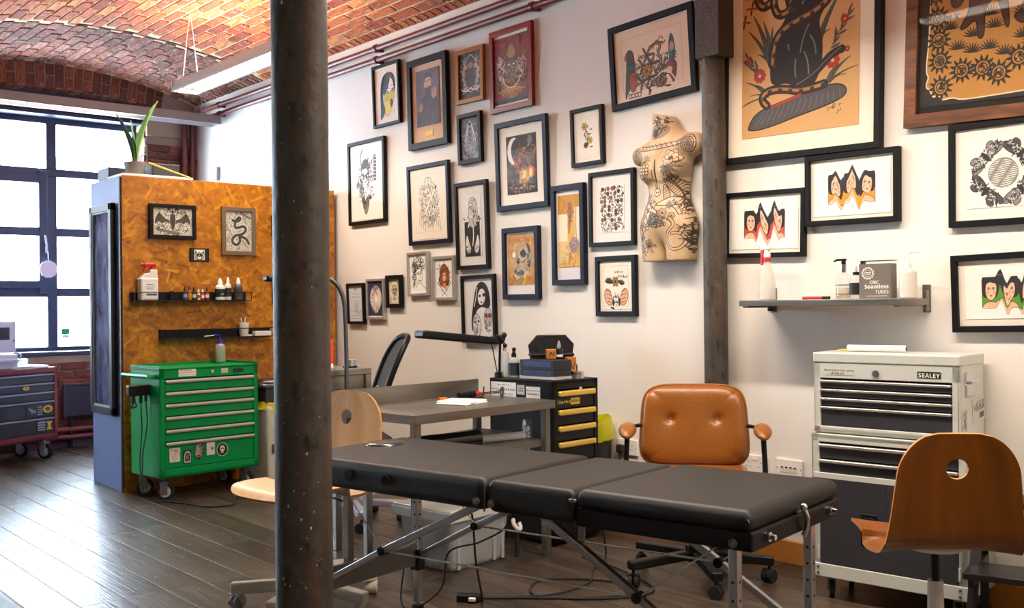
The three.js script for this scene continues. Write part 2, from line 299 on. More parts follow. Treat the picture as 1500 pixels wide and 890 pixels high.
// ---------------------------------------------------------------- iron columns
{
  const rust = dataTex(256, 1024, (u, v) => {
    const a = f1(u * 2, v * 4), b = f2(u * 3, v * 2), c = f3(u, v * 4), low = clamp((0.3 - v) * 3);
    let o = mixc([50, 46, 42], [90, 80, 70], a); o = mixc(o, [104, 62, 38], clamp((b - 0.52) * 4) * (0.45 + low * 0.5)); o = mixc(o, [38, 34, 32], clamp((c - 0.6) * 4));
    const fl = f3(u * 3 + 0.4, v * 12 + 0.2); if (fl > 0.86 - low * 0.05) o = mixc(o, [206, 200, 190], 0.7);
    return o;
  });
  const iron = new THREE.MeshStandardMaterial({ map: rust, roughness: 0.55, metalness: 0.15, bumpMap: rep(bumpFine, 1, 6), bumpScale: 0.0025 });
  const c1 = thing('iron_column', 'thick dark iron column in the foreground, before the black massage table', 'column', [-2.62, 0, 2.75]);
  part(c1, 'shaft', cy(0.0795, 0.081, 3.13, 0, 1.565, 0, 48), iron);
  part(c1, 'base', [cy(0.1, 0.12, 0.09, 0, 0.045, 0, 40), rb(0.3, 0.02, 0.3, 0, 0.01, 0, 0.004)], iron);
  part(c1, 'cap', [cy(0.13, 0.085, 0.08, 0, 3.06, 0, 40), rb(0.3, 0.03, 0.3, 0, 3.11, 0, 0.004)], iron);
  const fl = part(c1, 'paint_flecks', (() => { const r = rng(3), g = []; for (let i = 0; i < 34; i++) { const a = 0.25 + r() * 1.5 - 0.2, y = i < 26 ? 0.45 + r() * r() * 0.4 : 0.8 + r() * 1.5, s = 0.001 + r() * r() * 0.0035; g.push(new THREE.SphereGeometry(s, 6, 5).scale(1, 1.6, 0.4).translate(0, 0, 0.0802).rotateY(a + 0.2).translate(0, y, 0)); } return g; })(), std('#d8d2c6', 0.6)); fl.userData.kind = 'stuff';
  const c2 = thing('wall_column', 'slim rusty steel column standing against the white wall, beside the tattooed torso', 'column', [-3.245, 0, 0.075]);
  part(c2, 'shaft', cy(0.058, 0.06, 3.2, 0, 1.6, 0, 36), iron);
  part(c2, 'bracket', [rb(0.15, 0.55, 0.13, 0.012, 2.75, 0, 0.006), cx(0.012, 0.17, 0.01, 2.62, 0.03)], iron);
}

// ---------------------------------------------------------------- hanging luminaires
function luminaire(L, axis, x, y, z, label, wires, lit = [-L / 2, L / 2], up = LAMP_UP, down = LAMP_DOWN) {
  const t = thing('strip_light', label, 'ceiling light', [x, y, z], axis === 'x' ? 0 : Math.PI / 2, 'hanging strip lights');
  const body = std('#a9a6a4', 0.45, 0.35);
  const prof = new THREE.Shape(); [[-0.1, 0], [-0.085, 0], [-0.06, 0.045], [0.06, 0.045], [0.085, 0], [0.1, 0], [0.075, 0.075], [0.045, 0.085], [-0.045, 0.085], [-0.075, 0.075]].forEach((p, i) => (i ? prof.lineTo(...p) : prof.moveTo(...p))); prof.closePath();
  part(t, 'housing', ext(prof, L, 0.002).rotateY(Math.PI / 2).translate(-L / 2, 0, 0), body);
  for (const s of [-1, 1]) part(t, 'end_cap', rb(0.012, 0.088, 0.19, s * (L / 2 + 0.006), 0.044, 0, 0.004), body);
  part(t, 'diffuser', rb(lit[1] - lit[0] - 0.04, 0.006, 0.105, (lit[0] + lit[1]) / 2, 0.041, 0, 0.002), std('#ffffff', 0.4, 0, { emissive: '#fff3e6', emissiveIntensity: 4 }));
  if (wires) for (const sx of [-1, 1]) parts(t, 'suspension_wire', [rod([sx * (L / 2 - 0.12), 0.085, -0.06], [sx * (L / 2 - 0.12), wires, 0], 0.003), rod([sx * (L / 2 - 0.12), 0.085, 0.06], [sx * (L / 2 - 0.12), wires, 0], 0.003)], M.lightGrey);
  const mk = (I, yy, up, w) => { const l = new THREE.RectAreaLight(LAMP_COLOR, I, lit[1] - lit[0] - 0.08, w); l.position.set((lit[0] + lit[1]) / 2, yy, 0); l.rotation.x = up ? Math.PI / 2 : -Math.PI / 2; l.castShadow = true; t.add(l); };
  mk(down, 0.036, false, 0.09); mk(up, 0.1, true, 0.1);
  return t;
}
LUMINAIRES.forEach(([a, b, z, y, k], i) => luminaire(b - a, 'x', (a + b) / 2, y, z, ['hanging strip light whose end shows left of the foreground column', 'strip light hung over the tattooed torso', 'strip light hung over the massage table and wall shelf', 'strip light hung nearest the right wall'][i], arc(z) - y + 0.01, undefined, LAMP_UP, LAMP_DOWN * k));
luminaire(3.6, 'z', -9.05, 2.955, 1.87, 'long grey strip light hung across the top of the window', 0.5, [-1.8, 1.1], 2, 14);

// ---------------------------------------------------------------- printed stickers, one sheet of 6 x 5
const STICK = {}; let stickTex;
{
  const T = (g, s, x, y, px, c = '#111', f = 'bold', fam = 'sans-serif') => { g.fillStyle = c; g.font = `${f} ${px}px ${fam}`; g.textAlign = 'center'; g.textBaseline = 'middle'; g.fillText(s, x, y); };
  const bg = (g, c) => { g.fillStyle = c; g.fillRect(0, 0, 200, 200); };
  const scr = (g, n, c, x0, y0, x1, y1, seed, lw = 3) => { const r = rng(seed); g.strokeStyle = c; g.lineWidth = lw; for (let i = 0; i < n; i++) { g.beginPath(); const x = x0 + r() * (x1 - x0), y = y0 + r() * (y1 - y0); g.moveTo(x, y); g.bezierCurveTo(x + (r() - .5) * 60, y + (r() - .5) * 60, x + (r() - .5) * 60, y + (r() - .5) * 60, x0 + r() * (x1 - x0), y0 + r() * (y1 - y0)); g.stroke(); } };
  const lines = (g, c, ys, x0 = 20, x1 = 180, h = 8, seed = 1) => { const r = rng(seed); g.fillStyle = c; for (const y of ys) for (let x = x0; x < x1;) { const w = 8 + r() * 22; g.fillRect(x, y, Math.min(w, x1 - x), h); x += w + 7; } };
  const disc = (g, x, y, rad, c) => { g.fillStyle = c; g.beginPath(); g.arc(x, y, rad, 0, 7); g.fill(); };
  const cells = {
    hijack: (g) => { bg(g, '#e6e2dc'); lines(g, '#333', [18], 20, 150, 22); T(g, 'HIJACKING IN', 100, 95, 29); T(g, 'TATTOO CULTURE', 100, 155, 22); },
    small: (g) => { bg(g, '#d9d5c4'); lines(g, '#5c574b', [40, 80, 120, 150], 20, 180, 16, 2); },
    darkplate: (g) => { bg(g, '#123a22'); lines(g, '#0d2416', [60, 110], 20, 180, 30, 3); },
    sheet: (g) => { bg(g, '#d8cfc4'); scr(g, 14, '#7b6e68', 20, 20, 180, 180, 5, 5); lines(g, '#8c5a4c', [14], 20, 170, 18, 4); },
    arch: (g) => { bg(g, '#2b2b2c'); g.fillStyle = '#cfcac2'; g.beginPath(); g.arc(100, 95, 80, Math.PI, 0); g.lineTo(180, 190); g.lineTo(20, 190); g.fill(); g.fillStyle = '#222'; g.beginPath(); g.arc(100, 100, 62, Math.PI, 0); g.lineTo(162, 172); g.lineTo(38, 172); g.fill(); scr(g, 10, '#bdb8b0', 60, 70, 140, 150, 6, 4); },
    oval: (g) => { bg(g, '#2f2c29'); scr(g, 30, '#b7afa4', 15, 15, 185, 185, 8, 5); T(g, '✦', 100, 40, 40, '#cfc8bc'); },
    torn: (g) => { bg(g, '#d6cdc8'); g.fillStyle = '#222'; g.fillRect(110, 70, 16, 60); g.fillRect(150, 70, 16, 60); g.fillRect(110, 92, 56, 16); scr(g, 8, '#a89d98', 10, 10, 100, 190, 9, 4); },
    skullround: (g) => { bg(g, '#e6e2da'); disc(g, 100, 100, 92, '#19191a'); disc(g, 100, 84, 44, '#d9d4ca'); g.fillStyle = '#d9d4ca'; g.fillRect(76, 115, 48, 40); disc(g, 84, 86, 12, '#19191a'); disc(g, 117, 86, 12, '#19191a'); g.fillStyle = '#19191a'; for (let i = 0; i < 4; i++) g.fillRect(80 + i * 12, 126, 4, 28); },
    heyho: (g) => { bg(g, '#1c1b1b'); T(g, "HEY", 100, 40, 54, '#e8e4da'); T(g, 'HO', 100, 95, 62, '#e8e4da'); T(g, "LET'S", 100, 142, 34, '#e8e4da'); T(g, 'GO!', 100, 176, 32, '#e8e4da'); },
    horseshoe: (g) => { bg(g, '#cfc9bb'); g.strokeStyle = '#3b3835'; g.lineWidth = 30; g.beginPath(); g.moveTo(60, 20); g.lineTo(55, 110); g.arc(100, 120, 45, Math.PI, 0, true); g.lineTo(140, 20); g.stroke(); },
    fox: (g) => { bg(g, '#cfc9bb'); disc(g, 100, 100, 92, '#3d2f27'); disc(g, 100, 100, 82, '#c8bfb0'); scr(g, 16, '#5a3524', 55, 60, 150, 140, 12, 9); },
    orange: (g) => { bg(g, '#cfc9bb'); disc(g, 100, 100, 80, '#c98a2a'); disc(g, 110, 90, 40, '#a8661a'); },
    redcard: (g) => { bg(g, '#4a2a1e'); scr(g, 14, '#a8542e', 10, 10, 190, 190, 14, 10); },
    pencil: (g) => { bg(g, '#cfc9bb'); scr(g, 22, '#8f8a84', 15, 20, 185, 185, 15, 4); },
    only: (g) => { bg(g, '#e9e7e4'); lines(g, '#777', [30], 50, 150, 10, 6); T(g, 'ONLY HERE', 100, 92, 33, '#1a1a1a', 'bold', 'serif'); T(g, 'FOR YOU', 100, 150, 33, '#1a1a1a', 'bold', 'serif'); },
    plaque: (g) => { bg(g, '#c9c9c9'); g.strokeStyle = '#444'; g.lineWidth = 8; g.strokeRect(20, 20, 160, 160); lines(g, '#555', [55, 105], 45, 160, 38, 7); },
    strip: (g) => { bg(g, '#dedddb'); T(g, 'HEY SAILOR', 100, 70, 31, '#222', 'bold', 'serif'); lines(g, '#666', [120], 20, 180, 24, 8); },
    lace: (g) => { bg(g, '#121214'); for (let i = 0; i < 6; i++) disc(g, 60 + (i % 2) * 70, 35 + i * 26, 34, '#b9b8c2'); scr(g, 34, '#45444c', 25, 15, 175, 185, 18, 5); },
    dome: (g) => { bg(g, '#121214'); g.fillStyle = '#dcdbd9'; g.beginPath(); g.arc(100, 150, 92, Math.PI, 0); g.fill(); T(g, '★ ★', 100, 122, 40, '#333'); },
    rcircle: (g) => { bg(g, '#121214'); disc(g, 100, 100, 90, '#6d6d74'); disc(g, 100, 100, 80, '#141416'); T(g, 'R', 100, 105, 130, '#a9a9b2', 'bold', 'serif'); },
    tree: (g) => { bg(g, '#121214'); scr(g, 40, '#c9c8d0', 30, 10, 170, 190, 21, 6); },
    vans: (g) => { bg(g, '#c9c7bf'); g.strokeStyle = '#3a3835'; g.lineWidth = 6; g.strokeRect(70, 40, 118, 64); T(g, 'VANS', 104, 76, 66, '#3a3835'); g.fillStyle = '#5c5a55'; g.fillRect(110, 130, 72, 46); },
    flower: (g) => { bg(g, '#c9c7bf'); scr(g, 26, '#7d6f78', 20, 20, 180, 180, 23, 10); },
    sealey: (g) => { bg(g, '#1b1a1a'); T(g, 'SEALEY', 100, 104, 54, '#e9e7e2'); },
    pro: (g) => { bg(g, '#c8c9c2'); g.save(); g.transform(1, 0, -0.2, 1, 20, 0); T(g, 'American', 95, 74, 46, '#2c2b2c'); T(g, 'PRO', 100, 132, 46, '#2c2b2c'); g.restore(); },
    clarke: (g) => { bg(g, '#131314'); T(g, 'Clarke', 58, 100, 40, '#d0b040'); g.fillStyle = '#d0b040'; g.fillRect(116, 66, 78, 68); T(g, 'HD+', 155, 102, 38, '#131314'); },
    horse: (g) => { bg(g, '#10111c'); g.save(); g.translate(30, 30); g.fillStyle = '#9a9aa6'; g.beginPath(); g.moveTo(20, 10); g.lineTo(60, 50); g.lineTo(120, 70); g.lineTo(140, 130); g.lineTo(90, 110); g.lineTo(70, 140); g.lineTo(50, 90); g.lineTo(15, 60); g.fill(); g.restore(); },
    yring: (g) => { bg(g, '#10111c'); disc(g, 132, 90, 62, '#d7a514'); disc(g, 132, 90, 34, '#5b4410'); lines(g, '#b8b6b2', [40, 80, 120, 160], 5, 62, 18, 24); },
    yone: (g) => { bg(g, '#10111c'); g.fillStyle = '#d7a514'; g.fillRect(130, 40, 38, 120); g.fillRect(112, 30, 74, 26); g.fillRect(112, 140, 74, 26); lines(g, '#d2d0cc', [26, 66, 106, 146], 8, 96, 22, 25); },
    ydot: (g) => { bg(g, '#10111c'); disc(g, 110, 100, 66, '#d7a514'); disc(g, 110, 100, 26, '#7a5b10'); },
  };
  const keys = Object.keys(cells), COL = 6, ROW = 5;
  stickTex = canvasTex(COL * 200, ROW * 200, (g) => keys.forEach((k, i) => { g.save(); g.translate((i % COL) * 200, (i / COL | 0) * 200); g.beginPath(); g.rect(0, 0, 200, 200); g.clip(); cells[k](g); g.restore(); }));
  keys.forEach((k, i) => { const t = stickTex.clone(); t.repeat.set(1 / COL, 1 / ROW); t.offset.set((i % COL) / COL, 1 - ((i / COL | 0) + 1) / ROW); t.needsUpdate = true; STICK[k] = new THREE.MeshStandardMaterial({ map: t, roughness: 0.5 }); });
}
// a flat sticker: w, h, at p, turned about y; round ones are discs
function sticker(parent, name, w, h, p, turn, key, round, roll = 0) {
  let g;
  if (round) { g = new THREE.CircleGeometry(0.5, 28).scale(w, h, 1); } else g = bx(w, h, 0.0012);
  g.rotateZ(roll).rotateY(turn).translate(...p);
  return part(parent, name, g, STICK[key]);
}

// ---------------------------------------------------------------- tool chests
function castor(t, x, z, r, turn, mats = [M.aluDull, M.rubber], y0 = 0) {
  const c = new THREE.Group(); c.name = 'castor'; c.position.set(x, y0, z); c.rotation.y = turn; t.add(c);
  const w = r * 0.55;
  part(c, 'tyre', cx(r, w, 0, r, 0, 24), mats[1]); part(c, 'hub', cx(r * 0.66, w * 1.2, 0, r, 0, 20), M.lightGrey);
  part(c, 'fork', [rb(w * 0.18, r * 1.5, r * 0.9, -w * 0.75, r * 1.45, -r * 0.15, 0.002, 1), rb(w * 0.18, r * 1.5, r * 0.9, w * 0.75, r * 1.45, -r * 0.15, 0.002, 1), rb(w * 1.9, r * 0.16, r * 1.1, 0, r * 2.2, -r * 0.2, 0.002, 1), cy(w * 0.5, w * 0.5, r * 0.3, 0, r * 2.4, -r * 0.3), cx(r * 0.2, w * 1.9, 0, r, 0, 10)], mats[0]);
  return c;
}
// front looks along +z; tops: drawer tops measured down from the chest's top; the handle rail sits at the top of each drawer
function chest(t, { w, d, h, y0, tops, low, casing, front, handle, side = 0.035, rail = 0.02, hgt = 0.018, lip = true }) {
  const z = d / 2, top = y0 + h;
  part(t, 'casing', [rb(0.012, h, d, -w / 2 + 0.006, y0 + h / 2, 0, 0.004), rb(0.012, h, d, w / 2 - 0.006, y0 + h / 2, 0, 0.004), rb(w, h, 0.012, 0, y0 + h / 2, -z + 0.006, 0.003), rb(w, 0.02, d, 0, top - 0.012, 0, 0.004), rb(w, 0.02, d, 0, y0 + 0.01, 0, 0.003),
    rb(side, h, 0.02, -w / 2 + side / 2, y0 + h / 2, z - 0.01, 0.003), rb(side, h, 0.02, w / 2 - side / 2, y0 + h / 2, z - 0.01, 0.003), rb(w, tops[0] - 0.006, 0.02, 0, top - (tops[0] - 0.006) / 2, z - 0.01, 0.003), rb(w, h - low, 0.02, 0, y0 + (h - low) / 2, z - 0.01, 0.003),
    ...(lip ? [rb(w, 0.02, 0.008, 0, top + 0.004, -z + 0.004, 0.003), rb(0.008, 0.02, d, -w / 2 + 0.004, top + 0.004, 0, 0.003), rb(0.008, 0.02, d, w / 2 - 0.004, top + 0.004, 0, 0.003)] : [])], casing);
  const W = w - 2 * side - 0.004;
  tops.forEach((a, i) => {
    const b = i + 1 < tops.length ? tops[i + 1] : low, dr = part(t, 'drawer', rb(W, b - a - 0.006, 0.3 * d, 0, top - (a + b) / 2, z - 0.15 * d - 0.004, 0.003), front);
    part(dr, 'handle', [rb(W, hgt, rail, 0, top - a - hgt / 2 - 0.002, z + rail / 2 - 0.006, Math.min(hgt, rail) * 0.4, 3)], handle);
  });
}
{ // green chest by the orange board
  const t = thing('tool_chest', 'bright green roller tool chest with silver drawer rails before the orange board', 'tool chest', [-6.742, 0, 1.291], 1.674);
  const green = phys('#008a44', 0.36, 0, { specularIntensity: 0.5 }), h = 0.713, y0 = 0.149, w = 0.731, d = 0.4;
  chest(t, { w, d, h, y0, tops: [0.075, 0.155, 0.233, 0.315, 0.4, 0.481], low: 0.655, casing: green, front: green, handle: std('#cfc9c6', 0.3, 0.6), rail: 0.022, hgt: 0.022 });
  const zf = d / 2 + 0.0015;
  sticker(t, 'sign_sticker', 0.125, 0.046, [-0.17, y0 + h - 0.036, zf], 0, 'hijack'); sticker(t, 'sticker', 0.05, 0.03, [0.105, y0 + h - 0.036, zf], 0, 'small'); sticker(t, 'plate', 0.08, 0.03, [0.21, y0 + h - 0.04, zf], 0, 'darkplate');
  part(t, 'lock', cz(0.011, 0.012, 0.01, y0 + h - 0.035, zf), M.chrome);
  sticker(t, 'sticker', 0.075, 0.09, [-0.265, y0 + 0.145, zf], 0, 'sheet'); sticker(t, 'sticker', 0.058, 0.085, [-0.175, y0 + 0.125, zf], 0, 'arch'); sticker(t, 'sticker', 0.075, 0.115, [-0.09, y0 + 0.155, zf], 0, 'oval', true); sticker(t, 'sticker', 0.06, 0.085, [-0.005, y0 + 0.16, zf], 0, 'torn'); sticker(t, 'sticker', 0.085, 0.09, [0.082, y0 + 0.145, zf], 0, 'skullround', true);
  part(t, 'push_handle', [cz(0.013, 0.36, -w / 2 - 0.055, y0 + h - 0.05, -0.02), rb(0.06, 0.02, 0.02, -w / 2 - 0.025, y0 + h - 0.05, 0.13, 0.005), rb(0.06, 0.02, 0.02, -w / 2 - 0.025, y0 + h - 0.05, -0.17, 0.005)], std('#0a9c5a', 0.3));
  for (const [x, z, a] of [[-0.3, 0.14, 0.9], [0.3, 0.15, 0.4], [-0.3, -0.14, 1.1], [0.3, -0.14, 0.3]]) castor(t, x, z, 0.055, a);
  // control pedal hung on the chest's end
  const p = thing('control_box', 'black control box with plugs hanging on the end of the green chest', 'control box', [-6.655, 0, 1.72], 1.674);
  part(p, 'case', rb(0.15, 0.07, 0.05, 0, 0.72, 0.01, 0.008).rotateZ(0.0), M.blackPlastic);
  part(p, 'plug', [cy(0.012, 0.014, 0.05, -0.035, 0.665, 0.01), cy(0.011, 0.012, 0.05, 0.015, 0.662, 0.01), cy(0.01, 0.01, 0.04, 0.05, 0.665, 0.01)], M.rubber);
  part(p, 'cord', [wire([[0.015, 0.64, 0.01], [0.02, 0.45, 0.012], [0.0, 0.25, 0.02], [0.01, 0.05, 0.04]], 0.004), wire([[0.05, 0.645, 0.01], [0.055, 0.5, 0.015], [0.02, 0.3, 0.02], [0.01, 0.12, 0.03]], 0.004), wire([[-0.05, 0.75, 0.01], [-0.1, 0.82, 0.0], [-0.1, 0.6, 0.0], [-0.1, 0.1, 0.01]], 0.003), wire([[-0.035, 0.64, 0.01], [-0.05, 0.61, 0.012], [-0.02, 0.62, 0.02], [-0.035, 0.655, 0.02]], 0.005)], M.rubber);
  const b = thing('squeeze_bottle', 'clear squeeze bottle with a blue cap standing on the green chest', 'bottle', [-6.87, y0 + h + 0.001, 1.05]);
  part(b, 'body', la([[0, 0], [0.034, 0], [0.036, 0.01], [0.036, 0.11], [0.03, 0.128], [0.016, 0.135]]), phys('#e9efe6', 0.25, 0, { transmission: 0.7, thickness: 0 }));
  part(b, 'soap', la([[0, 0.003], [0.032, 0.003], [0.033, 0.07], [0, 0.07]]), phys('#3aa35a', 0.2, 0, { transmission: 0.5, thickness: 0 }));
  part(b, 'cap', [cy(0.017, 0.018, 0.025, 0, 0.147, 0), wire([[0, 0.155, 0], [0.0, 0.19, 0.0], [0, 0.198, 0.03], [0, 0.196, 0.05]], 0.004)], std('#2637c9', 0.4));
  part(b, 'spout', wire([[0, 0.196, 0.045], [0, 0.192, 0.09], [0, 0.19, 0.13]], 0.0035), std('#e4e3df', 0.4));
  const mt = b; mt.rotation.y = 0.2;
  // lead and adaptor on the floor in front
  solo('floor_lead', 'thin dark cord lying on the floor in front of the green chest', 'cord', wire([[-6.52, 0.012, 1.66], [-6.35, 0.006, 1.55], [-6.12, 0.006, 1.47], [-6.08, 0.006, 1.34], [-6.3, 0.006, 1.2], [-6.42, 0.006, 1.0], [-6.36, 0.006, 0.74]], 0.006, 60), M.rubber);
  solo('sachet', 'crumpled silver and red sachet on the floor under the green chest', 'wrapper', (() => { const g = new THREE.PlaneGeometry(0.13, 0.06, 12, 6).rotateX(-Math.PI / 2), p = g.attributes.position, r = rng(9); for (let i = 0; i < p.count; i++) p.setY(i, 0.006 + r() * 0.022); g.computeVertexNormals(); return g; })(), std('#d8cfca', 0.3, 0.4, { side: THREE.DoubleSide }), [-6.25, 0.0, 1.09], 0.5);
}
{ // red and black chest by the window
  const t = thing('tool_chest', 'dark red tool chest with black drawers under the window', 'tool chest', [-9.105, 0, 1.905], 2.01);
  const red = std('#6a1420', 0.4), h = 0.6, y0 = 0.17, w = 0.7, d = 0.42;
  chest(t, { w, d, h, y0, tops: [0.05, 0.125, 0.2, 0.275, 0.415], low: 0.55, casing: red, front: std('#10111c', 0.35), handle: std('#8c8fa6', 0.35, 0.6), rail: 0.014, hgt: 0.014, lip: false });
  const z = d / 2 + 0.001;
  sticker(t, 'sticker', 0.1, 0.05, [0.03, y0 + 0.44, z], 0, 'ydot'); sticker(t, 'sticker', 0.12, 0.09, [0.09, y0 + 0.255, z], 0, 'horse'); sticker(t, 'sticker', 0.16, 0.1, [0.22, y0 + 0.25, z], 0, 'yring'); sticker(t, 'sticker', 0.16, 0.1, [0.22, y0 + 0.115, z], 0, 'yone');
  for (const [x, zz, a] of [[-0.28, 0.14, 0.4], [0.28, 0.14, 0.2], [-0.28, -0.14, 1.1], [0.28, -0.14, 0.3]]) castor(t, x, zz, 0.062, a, [M.lightGrey, M.rubber]);
  const p = thing('printer', 'white printer standing on the dark red tool chest at the left edge', 'printer', [-9.06, y0 + h, 2.04], 2.01);
  part(p, 'casing', [rb(0.34, 0.12, 0.3, 0, 0.06, 0, 0.012), rb(0.34, 0.25, 0.28, 0, 0.265, -0.01, 0.012)], std('#c9c8d6', 0.5)); part(p, 'screen', rb(0.2, 0.1, 0.006, 0, 0.29, 0.132, 0.002), M.blackPlastic); part(p, 'tray', rb(0.3, 0.02, 0.06, 0, 0.07, 0.15, 0.004), std('#b8b7c6', 0.5)); part(p, 'button', cz(0.008, 0.006, 0.14, 0.23, 0.132), M.grey);
  solo('paper_sheets', 'loose white sheets of paper on the dark red tool chest', 'paper', [rb(0.3, 0.012, 0.22, 0, 0.006, 0, 0.003), rb(0.26, 0.006, 0.2, 0.02, 0.016, 0.01, 0.002).rotateY(0.3)], M.paper, [-9.1, y0 + h, 1.75], 1.7);
  const g = thing('tape_dispenser', 'clear plastic dispenser with a round wheel on the red chest, before the window', 'dispenser', [-9.22, y0 + h + 0.02, 1.76], 1.6);
  part(g, 'body', rb(0.13, 0.05, 0.06, 0, 0.025, 0, 0.01), M.frost); part(g, 'wheel', new THREE.TorusGeometry(0.035, 0.01, 8, 24).translate(-0.02, 0.065, 0), std('#5c6178', 0.4));
  solo('badge', 'pale scalloped round badge hanging from the window handle', 'badge', (() => { const s = new THREE.Shape(), N = 12; for (let i = 0; i <= N * 8; i++) { const a = i / (N * 8) * Math.PI * 2, r = 0.073 + 0.0055 * Math.abs(Math.sin(a * N / 2)); (i ? s.lineTo : s.moveTo).call(s, Math.cos(a) * r, Math.sin(a) * r); } return [ext(s, 0.006, 0.001).rotateY(Math.PI / 2), rod([0.003, 0.07, 0], [0.003, 0.16, 0.003], 0.004)]; })(), std('#d8d3ec', 0.6), [-9.85, 1.62, 1.335]);
  const st = thing('window_sticker', 'small green and white sticker on the bottom right window pane', 'sticker', [-9.948, 1.02, 1.16]);
  part(st, 'green_half', bx(0.004, 0.055, 0.075, 0, 0.025, 0), std('#128a5a', 0.5)); part(st, 'white_half', bx(0.004, 0.03, 0.065, 0, -0.018, 0), std('#c9cfe0', 0.5));
  const rad = thing('wall_heater', 'dark flat heater panel on the brick under the window, beside the grey cabinet', 'heater', [-9.62, 0.28, 1.1], Math.PI / 2);
  part(rad, 'panel', rb(0.36, 0.28, 0.05, 0, 0.14, 0, 0.015), std('#241c26', 0.5)); part(rad, 'rim', [rb(0.38, 0.025, 0.06, 0, 0.29, 0, 0.008), rb(0.025, 0.3, 0.06, -0.18, 0.14, 0, 0.008), rb(0.025, 0.3, 0.06, 0.18, 0.14, 0, 0.008)], std('#3a2c36', 0.5)); parts(rad, 'bracket', [rb(0.03, 0.3, 0.03, -0.12, -0.13, -0.01), rb(0.03, 0.3, 0.03, 0.12, -0.13, -0.01)], M.matte);
}

// ---------------------------------------------------------------- orange strand-board partition
{
  const osb = canvasTex(1024, 1280, (g, w, h) => {
    const r = rng(61); g.fillStyle = '#a96602'; g.fillRect(0, 0, w, h);
    const cols = ['#bd7804', '#a96402', '#cb8810', '#985602', '#b26e04', '#7e4802', '#c67e04', '#d49420', '#a25e02'];
    for (let i = 0; i < 5200; i++) {
      const x = r() * w, y = r() * h, L = 14 + r() * 62, T = 5 + r() * 17, a = (r() - 0.5) * 2.0 + (r() < 0.25 ? 1.2 : 0);
      g.save(); g.translate(x, y); g.rotate(a); g.globalAlpha = 0.35 + r() * 0.5; g.fillStyle = cols[r() * cols.length | 0]; g.beginPath(); g.moveTo(-L / 2, -T / 2 + r() * 4); g.lineTo(L / 2, -T / 2); g.lineTo(L / 2 - r() * 6, T / 2); g.lineTo(-L / 2 + r() * 6, T / 2 - r() * 3); g.fill(); g.globalAlpha = 0.12 + r() * 0.25; g.fillStyle = '#4a2a06'; g.fillRect(-L / 2, T / 2, L, 1); if (r() < 0.12) { g.globalAlpha = 0.6; g.fillRect(-L / 3, 0, 3 + r() * 8, 2); } g.restore();
    }
  });
  const t = thing('partition', 'tall grey partition unit faced with varnished orange strand board', 'partition', [-7.0, 0, 0.86]);
  const grey = std('#626e9c', 0.5);
  part(t, 'carcass', [rb(0.6, 2.15, 0.02, -0.325, 1.075, 0.815, 0.004), rb(0.6, 2.15, 0.02, -0.325, 1.075, -0.81, 0.004), rb(0.02, 2.15, 1.63, -0.62, 1.075, 0, 0.004), rb(0.62, 0.02, 1.65, -0.32, 2.15, 0, 0.004)], grey);
  part(t, 'strand_board', rb(0.02, 2.16, 1.655, -0.01, 1.08, 0, 0.002, 1), (() => { const m = new THREE.MeshStandardMaterial({ map: osb, roughness: 0.45, bumpMap: bumpFine, bumpScale: 0.0012 }); return m; })());
  part(t, 'edge_trim', rb(0.024, 2.15, 0.02, -0.022, 1.075, 0.828, 0.003), std('#2c2018', 0.5));
  part(t, 'top_board', rb(0.3, 0.016, 0.5, -0.18, 2.172, 0.56, 0.003), std('#e7e4da', 0.5));
  // framed glass panel on the grey end
  const f = thing('stained_panel', 'tall dark framed cloudy glass panel on the grey end of the partition', 'framed panel', [-7.335, 1.25, 1.688]);
  const cloud = dataTex(128, 384, (u, v) => { const k = f2(u * 0.8, v * 2), s = f1(u, v); const a = Math.hypot((u - 0.5) * 1.6, (v - 0.72) * 3.2) < 0.75 ? 0.35 : 0; return mixc([44, 52, 82], [132, 140, 172], clamp(k * 1.3 - 0.25 + a * s)); });
  part(f, 'frame', [rb(0.44, 0.05, 0.036, 0, 0.705, 0.02, 0.004), rb(0.44, 0.05, 0.036, 0, -0.705, 0.02, 0.004), rb(0.05, 1.46, 0.036, -0.195, 0, 0.02, 0.004), rb(0.05, 1.46, 0.036, 0.195, 0, 0.02, 0.004)], std('#18171c', 0.4));
  part(f, 'bead', [rb(0.34, 0.012, 0.02, 0, 0.675, 0.022, 0.003), rb(0.34, 0.012, 0.02, 0, -0.675, 0.022, 0.003), rb(0.012, 1.36, 0.02, -0.166, 0, 0.022, 0.003), rb(0.012, 1.36, 0.02, 0.166, 0, 0.022, 0.003)], std('#8c8a98', 0.4));
  part(f, 'glass_sheet', bx(0.34, 1.36, 0.01, 0, 0, 0.012), new THREE.MeshStandardMaterial({ map: cloud, roughness: 0.12 }));
}
// black wire racks on the board; their back is at x = -6.998
function rack(label, z0, z1, y, h) {
  const L = z1 - z0, t = thing('wire_rack', label, 'rack', [-6.998, y, (z0 + z1) / 2], Math.PI / 2);
  part(t, 'tray', [rb(L, 0.006, 0.1, 0, 0.003, 0.05, 0.002), rb(L, h, 0.004, 0, h / 2, 0.003, 0.001)], M.matte);
  parts(t, 'rail', [cx(0.003, L, 0, h, 0.098), cx(0.003, L, 0, 0.004, 0.098), rod([-L / 2, h, 0], [-L / 2, h, 0.098], 0.003), rod([L / 2, h, 0], [L / 2, h, 0.098], 0.003), rod([-L / 2, 0, 0.098], [-L / 2, h, 0.098], 0.003), rod([L / 2, 0, 0.098], [L / 2, h, 0.098], 0.003)], M.black);
  return t;
}
rack('upper black wire rack on the orange board, holding the spray bottle and inks', 0.79, 1.64, 1.3, 0.062);
rack('lower black wire rack on the orange board, holding a white cup', 0.6, 1.44, 1.036, 0.066);
